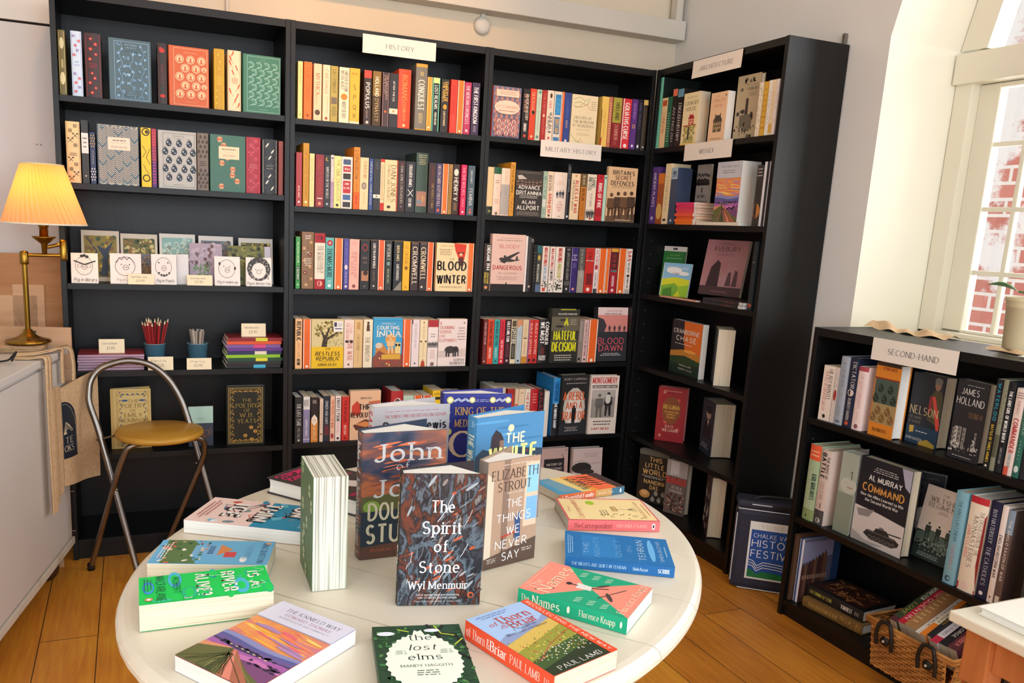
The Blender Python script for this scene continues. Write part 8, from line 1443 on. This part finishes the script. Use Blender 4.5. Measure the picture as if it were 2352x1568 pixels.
# ---------------------------------------------------------------- cards, pots and notebooks on the lamp-side bookcase
CARDS = {
 'pig1': [0.0317, 0.02, 1.0427, 0.0886, 0.1067],
 'pig2': [0.1602, 0.02, 1.0427, 0.1055, 0.1092],
 'pig3': [0.3001, 0.02, 1.0427, 0.0884, 0.111],
 'pig4': [0.5244, 0.02, 1.0427, 0.0943, 0.1099],
 'pig5': [0.6407, 0.02, 1.0427, 0.097, 0.1097],
 'blank': [0.3907, 0.045, 1.0427, 0.0421, 0.1119],
 'pr1': [0.0621, 0.12, 1.0427, 0.1297, 0.1871],
 'pr2': [0.1962, 0.12, 1.0427, 0.1299, 0.1799],
 'pr3': [0.3335, 0.12, 1.0427, 0.13, 0.1856],
 'pr4': [0.4762, 0.12, 1.0427, 0.13, 0.183],
 'pr5': [0.6268, 0.12, 1.0427, 0.1326, 0.1803],
 'pr6': [0.2398, 0.08, 1.0427, 0.0603, 0.1072],
 'flower': [0.4384, 0.075, 1.0427, 0.1196, 0.1545],
 'lake': [0.5799, 0.065, 1.0427, 0.1609, 0.1506],
 't1': [0.2196, 0.004, 1.0427, 0.0889, 0.0386],
 't2': [0.4238, 0.004, 1.0427, 0.0912, 0.0388],
 't4': [0.2801, 0.004, 0.7231, 0.0895, 0.0505],
 't5': [0.4182, 0.004, 0.7231, 0.0901, 0.0437],
 'exbooks': [0.0396, 0.02, 0.7231, 0.2264, 0.0595],
 'notebooks': [0.5627, 0.02, 0.7231, 0.2201, 0.1189],
 't3': [0.1122, 0.05, 0.7826, 0.088, 0.052],
 't6': [0.6266, 0.05, 0.842, 0.0936, 0.052],
 'pot1': [0.3079, 0.09, 0.7231, 0.0387, 0.09],
 'pot2': [0.4641, 0.09, 0.7231, 0.039, 0.09],
}
def card(name, label, cat, grp, key, front, colr='f0e6de', fold=.03, lean=7, ops_seed=1, rear=True):
    """folded card standing open, its front towards the room"""
    x, y, z, w, h = CARDS[key]
    o = MB(); T = .0006; a = radians(lean)
    fy = lambda zz: zz*sin(a); 
    for s_, e_ in ((1, 0), (-1, 2*h*sin(a))) if rear else ((1, 0),):
        vs = []
        for dy in (0, T): vs += [(0, e_ + dy, 0), (w, e_ + dy, 0), (w, h*sin(a) + dy, h*cos(a)), (0, h*sin(a) + dy, h*cos(a))]
        o.add(vs, [(0,1,2,3), (7,6,5,4), (0,4,5,1), (1,5,6,2), (2,6,7,3), (3,7,4,0)], colr)
    c = Canvas(o, lambda u, v, k: (u, (h-v)*sin(a) - .0003 - .0001*k, (h-v)*cos(a)), w, h); paint(c, front, ops_seed)
    ob = o.build(name, None, Matrix.Translation((x, y, z+.0006))); tag(ob, label, cat, grp); return ob
def pig(ops=''): return 'E,.48,.42,.33,2a2624,.32;E,.48,.42,.315,f2e2da,.306;E,.5,.46,.1,2a2624,.09;E,.5,.46,.085,f2e2da,.076;E,.47,.46,.015,2a2624,.022;E,.53,.46,.015,2a2624,.022;' + ops
GC = 'hand drawn pig cards'; GR = 'painted print cards'
card('greeting_card', 'pig drawing card with glasses and dark curls nearest the lamp', 'card', GC, 'pig1', pig('L,.05,2a2624,.12,.26,.5,.38,.9,.26;E,.32,.42,.09,2a2624,.06;E,.32,.42,.075,f2e2da,.05;E,.66,.42,.09,2a2624,.06;E,.66,.42,.075,f2e2da,.05;E,.4,.1,.06,2a2624;E,.5,.08,.06,2a2624;E,.6,.12,.06,2a2624;H,Pig in library,3a3230,.1,.95,.88,.11,h'), ops_seed=1)
card('greeting_card', 'pig drawing card with ruffled hair beside the price card', 'card', GC, 'pig2', pig('E,.36,.36,.02,2a2624;E,.62,.36,.02,2a2624;L,.02,2a2624,.2,.3,.3,.14,.38,.2,.46,.1,.54,.2,.62,.12,.7,.2,.78,.3;H,Pig in choir,a89a90,.2,.8,.86,.09,h'), ops_seed=2)
card('greeting_card', 'pig drawing card with pearl collar', 'card', GC, 'pig3', pig('E,.3,.28,.03,2a2624;E,.66,.28,.03,2a2624;E,.3,.62,.04,2a2624;E,.4,.68,.04,2a2624;E,.5,.7,.05,2a2624;E,.6,.68,.04,2a2624;E,.7,.62,.04,2a2624;H,Pig in Pearls,3a3230,.2,.9,.87,.1,h'), ops_seed=3)
card('greeting_card', 'pig drawing card with small dark ears and make up', 'card', GC, 'pig4', pig('E,.2,.25,.04,2a2624,.06;E,.8,.4,.04,2a2624,.06;E,.36,.34,.02,2a2624;E,.6,.34,.02,2a2624;H,Pig in make up,3a3230,.1,.9,.87,.09,h'), ops_seed=4)
card('greeting_card', 'pig drawing card with a shaggy winter hat next to the divider', 'card', GC, 'pig5', 'E,.5,.4,.46,3a3634,.42;A,dots,.08,.02,.92,.8,b8aca4,90,.03;E,.5,.46,.28,f2e2da,.28;E,.5,.5,.09,2a2624,.08;E,.5,.5,.075,f2e2da,.066;E,.38,.42,.02,2a2624;E,.62,.42,.02,2a2624;H,Pig in Winter Hat,3a3230,.04,.96,.9,.1,h', ops_seed=5)
card('greeting_card', 'blank white card peeping out behind the pearl collar pig', 'card', GC, 'blank', '', 'e0dcdc')
P_ = lambda cs, n=70: ''.join('A,dots,.09,.1,.91,.9,%s,%d,.07;' % (c, n//len(cs)) for c in cs)
card('print_card', 'framed print of a twisted blue tree at the lamp end', 'card', GR, 'pr1', 'R,.07,.1,.93,.92,8a7a34;' + P_(['c8a83c', '4a5a3c', '7a5a34']) + 'V,2c3a50,.5,.9,.56,.5,.4,.3,.62,.36,.85,.2,.7,.45,.68,.9;L,.03,2c3a50,.15,.15,.4,.4,.3,.6', 'd0c4b0', rear=False, lean=9)
card('print_card', 'framed print of dense green leaves, second among the rear prints', 'card', GR, 'pr2', 'R,.07,.1,.93,.92,6a6434;' + P_(['a8a050', '3c4a2c', '8a6a34', 'c8b87c'], 120), 'd0c4b0', rear=False, lean=9)
card('print_card', 'framed print of a gate under turquoise sky', 'card', GR, 'pr3', 'R,.07,.08,.93,.92,8ab0a8;R,.07,.5,.93,.92,a89a6a;A,dots,.08,.1,.92,.5,b8ccc0,30,.09;A,dots,.08,.5,.92,.9,8a7a54,40,.08;L,.025,3c3a34,.5,.75,.52,.5,.62,.42,.74,.5,.75,.75;L,.02,3c3a34,.3,.74,.5,.72', 'd8d0c4', rear=False, lean=9)
card('print_card', 'framed print of a grey blue view behind the flower card', 'card', GR, 'pr4', 'R,.07,.1,.93,.92,6a6c74;' + P_(['7a8490', '4a4c50', '8a7a6a']), 'd8d0c8', rear=False, lean=9)
card('print_card', 'framed print of golden foliage closest to the divider', 'card', GR, 'pr5', 'R,.07,.1,.93,.92,6a5c34;' + P_(['a8903c', 'c8b05c', '3c3420'], 90), 'd8d0c4', rear=False, lean=9)
card('print_card', 'brown and gold field print half hidden by the ruffled pig', 'card', GR, 'pr6', 'R,.0,.0,1,1,7a5a30;R,0,0,1,.4,6a6a74;' + P_(['b8883c', '5a3c20']), 'c8b8a0', rear=False)
card('print_card', 'mauve print of a pot of spring flowers behind the price card', 'card', GR, 'flower', 'R,0,0,1,1,a898a8;A,dots,.0,.0,1,.6,b8a8b4,30,.09;A,flow,.1,.02,.8,.6,6a4a4c,8a6a70,4c6a3c,7;A,dots,.1,.5,.6,.98,5a8a44,60,.05;L,.02,5a8a44,.3,.9,.35,.5;L,.02,6a9a4c,.4,.9,.5,.45;L,.02,5a8a44,.5,.95,.62,.5', 'd0c8c8')
card('print_card', 'wide print of green lake trees beside the winter hat pig', 'card', GR, 'lake', 'R,0,0,.86,1,6a6c34;A,dots,.0,.0,.84,1,8a8a44,60,.06;A,dots,.0,.0,.84,1,3c4428,40,.06;L,.02,b8b878,.05,.5,.3,.35,.6,.5,.8,.4', 'c0bccc')
GT = 'handwritten price cards'
def price(key, label, l1, l2): card('price_card', label, 'card', GT, key, 'H,%s,5a544c,.12,.72,.3,.16,h;H,%s,4a443c,.3,.62,.64,.2,h' % (l1, l2), 'f0e0bc', lean=9)
price('t1', 'cream price card in front of the ruffled pig card', 'Pig in Paper cards', '£3.00'); price('t2', 'cream price card in front of the flower print', 'Greetings cards', '£2.50')
price('t3', 'white price card on the red exercise books', 'Exercise Books', '£1.95'); price('t4', 'price card in front of the red pencil pot', 'Pencils', '£1.25'); price('t5', 'price card in front of the grey pencil pot', 'Pens', '£2.95'); price('t6', 'price card leaning on top of the coloured notebooks', 'Notebooks', '£12.99')
def pot(key, label):
    x, y, z, r, h = CARDS[key]; t = thing('pencil_pot', label, 'pot', 'blue metal pots', loc=(x, y, z+.0005))
    mb = MB(); mb.lathe([(0, 0), (r*.8, 0), (r*.82, .002), (r*.94, h*.72), (r*.97, h*.74), (r, h-.002), (r*1.03, h), (r*.97, h-.001), (r*.9, h*.7), (r*.78, .004), (0, .003)], '3c6478', 30); mb.build('cup', t)
    mb = MB(); mb.tube([(r*1.01*cos(a), r*1.01*sin(a), h) for a in [2*pi*i/30 for i in range(30)]], .0012, '8aa4b0', 6, True); mb.build('rolled_rim', t); return x, y, z, r, h
x, y, z, r, h = pot('pot1', 'blue metal pot full of red pencils'); R = random.Random(8)
def pencil(px, py, a, tilt, L_, m, tip, label, grp, base):
    M = Matrix.Translation((px, py, base)) @ Matrix.Rotation(a, 4, 'Z') @ Matrix.Rotation(tilt, 4, 'Y')
    t = thing('pencil', label, 'pencil', grp, M)
    mb = MB(); mb.lathe([(0, 0), (.0036, 0), (.0036, L_-.016)], m, 6, smooth=False); mb.build('barrel', t)
    mb = MB(); mb.lathe([(.0036, L_-.016), (.001, L_-.003)], tip, 8); mb.build('point', t)
    mb = MB(); mb.lathe([(.001, L_-.003), (0, L_)], '3a3434', 6); mb.build('lead', t)
for i in range(20):
    a = 2*pi*i/20*1.9; q = r*.3*(.3+.7*(i % 4)/3)
    pencil(x+q*cos(a), y+q*sin(a), a, radians(1+40*(q/r)), .172+.006*(i % 3), 'a02428', 'e8d0a8', 'red pencil with pale sharpened tip standing in the blue pot', 'red pencils in the blue pot', z+.006)
x, y, z, r, h = pot('pot2', 'blue metal pot full of grey pencils')
for i in range(16):
    a = 2*pi*i/16*1.9; q = r*.36*(.35+.65*(i % 4)/3)
    M = Matrix.Translation((x+q*cos(a), y+q*sin(a), z+.006)) @ Matrix.Rotation(a, 4, 'Z') @ Matrix.Rotation(radians(1+28*(q/r)), 4, 'Y')
    mb = MB(); mb.lathe([(0, 0), (.0042, 0), (.0042, .135), (.003, .137), (0, .137)], ('a89c90', '8a8078', 'b8b0a4')[i % 3], 8, smooth=False); t = mb.build('pencil', None, M); tag(t, 'grey unsharpened pencil standing in the second blue pot', 'pencil', 'grey pencils in the second blue pot')
x, y, z, w, h = CARDS['exbooks']
for i in range(6):
    make_book('exercise_book', ('lowest', 'second lowest', 'third lowest', 'third from top', 'second from top', 'topmost')[i] + ' dark red exercise book of the flat pile by the lamp', 'red exercise books', .148, w, h/6-.0006, ('6a2a34', '7a2c38', '6a2a3c', '7c2c34', '84303a', '9a3038')[i], 'b49ab0', M=Matrix.Translation((x+.001*(i % 3), y+.148, z+(h/6)*(i+1))) @ Matrix.Rotation(radians(-90), 4, 'Z') @ Matrix.Rotation(-pi/2, 4, 'X'), cat='exercise book')
x, y, z, w, h = CARDS['notebooks']
NBK = [('242428', '48b4d8', 'black notebook with turquoise band'), ('2c2c30', '', 'plain charcoal notebook'), ('1f4a34', 'e0d83c', 'dark green notebook with yellow band'), ('98c832', '', 'lime green notebook'), ('2c3058', 'e8dcc0', 'navy notebook with cream band'), ('6a3c90', '', 'purple notebook'), ('7c5a9c', 'd8487c', 'lilac notebook with pink band'), ('e0582c', '', 'orange notebook'), ('8c2028', 'd8d83c', 'dark red notebook with yellow band')]
hh = h/9
for i, (c1, c2, lb) in enumerate(NBK):
    dx = .004*((i*7) % 3-1)
    t = make_book('notebook', lb + ' in the pile beside the divider', 'coloured notebooks', .15, w-.012, hh-.0006, c1, 'M:paper_white', False, '', ('R,-.02,.5,1.02,.72,' + c2) if c2 else '', M=Matrix.Translation((x+w-.006+dx, y+.003*(i % 2), z+hh*(i+1))) @ Matrix.Rotation(radians(90), 4, 'Z') @ Matrix.Rotation(-pi/2, 4, 'X'), cat='notebook')

# ---------------------------------------------------------------- tilted books in the basket and the white book at the frame edge
e = radians(26)
BKB = [('3c4a34', 'T,MONSTER,e8e4d0,.06,.4,.5,B;T,LOVE,e0d040,.5,.8,.5,i;R,0,.9,1,1,5a2c34', 'olive and maroon spine with white capitals', .026, .2), ('c8283c', 'R,0,.0,1,.3,d83040;T,QUENTIN,f4e0d8,.34,.9,.5,N;T,LETTERS,f0c8c0,.06,.3,.4,N', 'red spine with white capitals', .024, .2),
 ('a87a4c', 'B,.2,.8,.1,.9,9,d8b888', 'thick tan cover with worn edge', .034, .19), ('e8e2d8', 'T,A SHORT WALK,6a6460,.1,.8,.4,N', 'white spine with small grey print', .018, .19), ('e8842c', 'R,0,.3,1,.7,e8dcc0;T,PENINSULA,4a3420,.34,.66,.4,N', 'orange and cream striped spine', .018, .19),
 ('26262a', 'T,THE WARDEN,c8a03c,.1,.7,.5,N', 'thin black spine', .014, .19), ('e4dce0', 'R,0,.86,1,1,c8304c;T,PRIDE,c04a5c,.06,.3,.5,i;T,A TALE OF PROMISE,4a3c5c,.34,.82,.4,s', 'white and crimson spine with serif print', .024, .2), ('242228', 'T,KING GEORGE,d8d4cc,.3,.8,.36,N;T,SS,e0c030,.06,.24,.6,i', 'black spine with yellow script', .028, .2),
 ('5a2c34', 'T,JACKSON,e8dcd0,.3,.62,.4,N;T,ROBBER,d87a6a,.66,.92,.4,N', 'dark plum spine at the near end', .03, .21)]
yb = -1.577
for i, (c1, sp_, lb, bt, bh) in enumerate(BKB):
    ee = e + radians(1.5*(i % 3)); X = Vector((sin(ee), 0, -cos(ee))); Z = Vector((cos(ee), 0, sin(ee))); Y = Z.cross(X)
    bt *= .96; yb -= bt + .0012; bw = .09
    Mx = Matrix.Translation((2.325 + .004*(i % 2), yb, .212 + .004*(i % 3))) @ Matrix((X, Y, Z)).transposed().to_4x4()
    make_book(PB, lb + ' tilted in the wicker basket', 'books in the wicker basket', bw, bh, bt, c1, 'M:paper', False, 'B,.2,.8,.55,.7,4,a89a94;H,J.T. BARROW,a87068,.2,.8,.2,.06,n' if i == 8 else '', sp_, M=Mx, seed=300+i)
wt = thing('hardback_book', 'large white hardback lying on the pine table', 'book', M=Matrix.Translation((1.775, -2.46, ZP+.0004)))
mb = MB(); mb.bbox((0, 0, 0), (.33, .27, .0025), 'ece6d8', .001); mb.bbox((0, 0, .0145), (.33, .27, .017), 'efe9dc', .001); mb.box((.328, 0, .001), (.33, .27, .016), 'ece6d8'); mb.build('cover', wt)
mb = MB(); mb.box((.004, .004, .0025), (.327, .266, .0145), 'M:paper_white'); mb.build('page_block', wt)
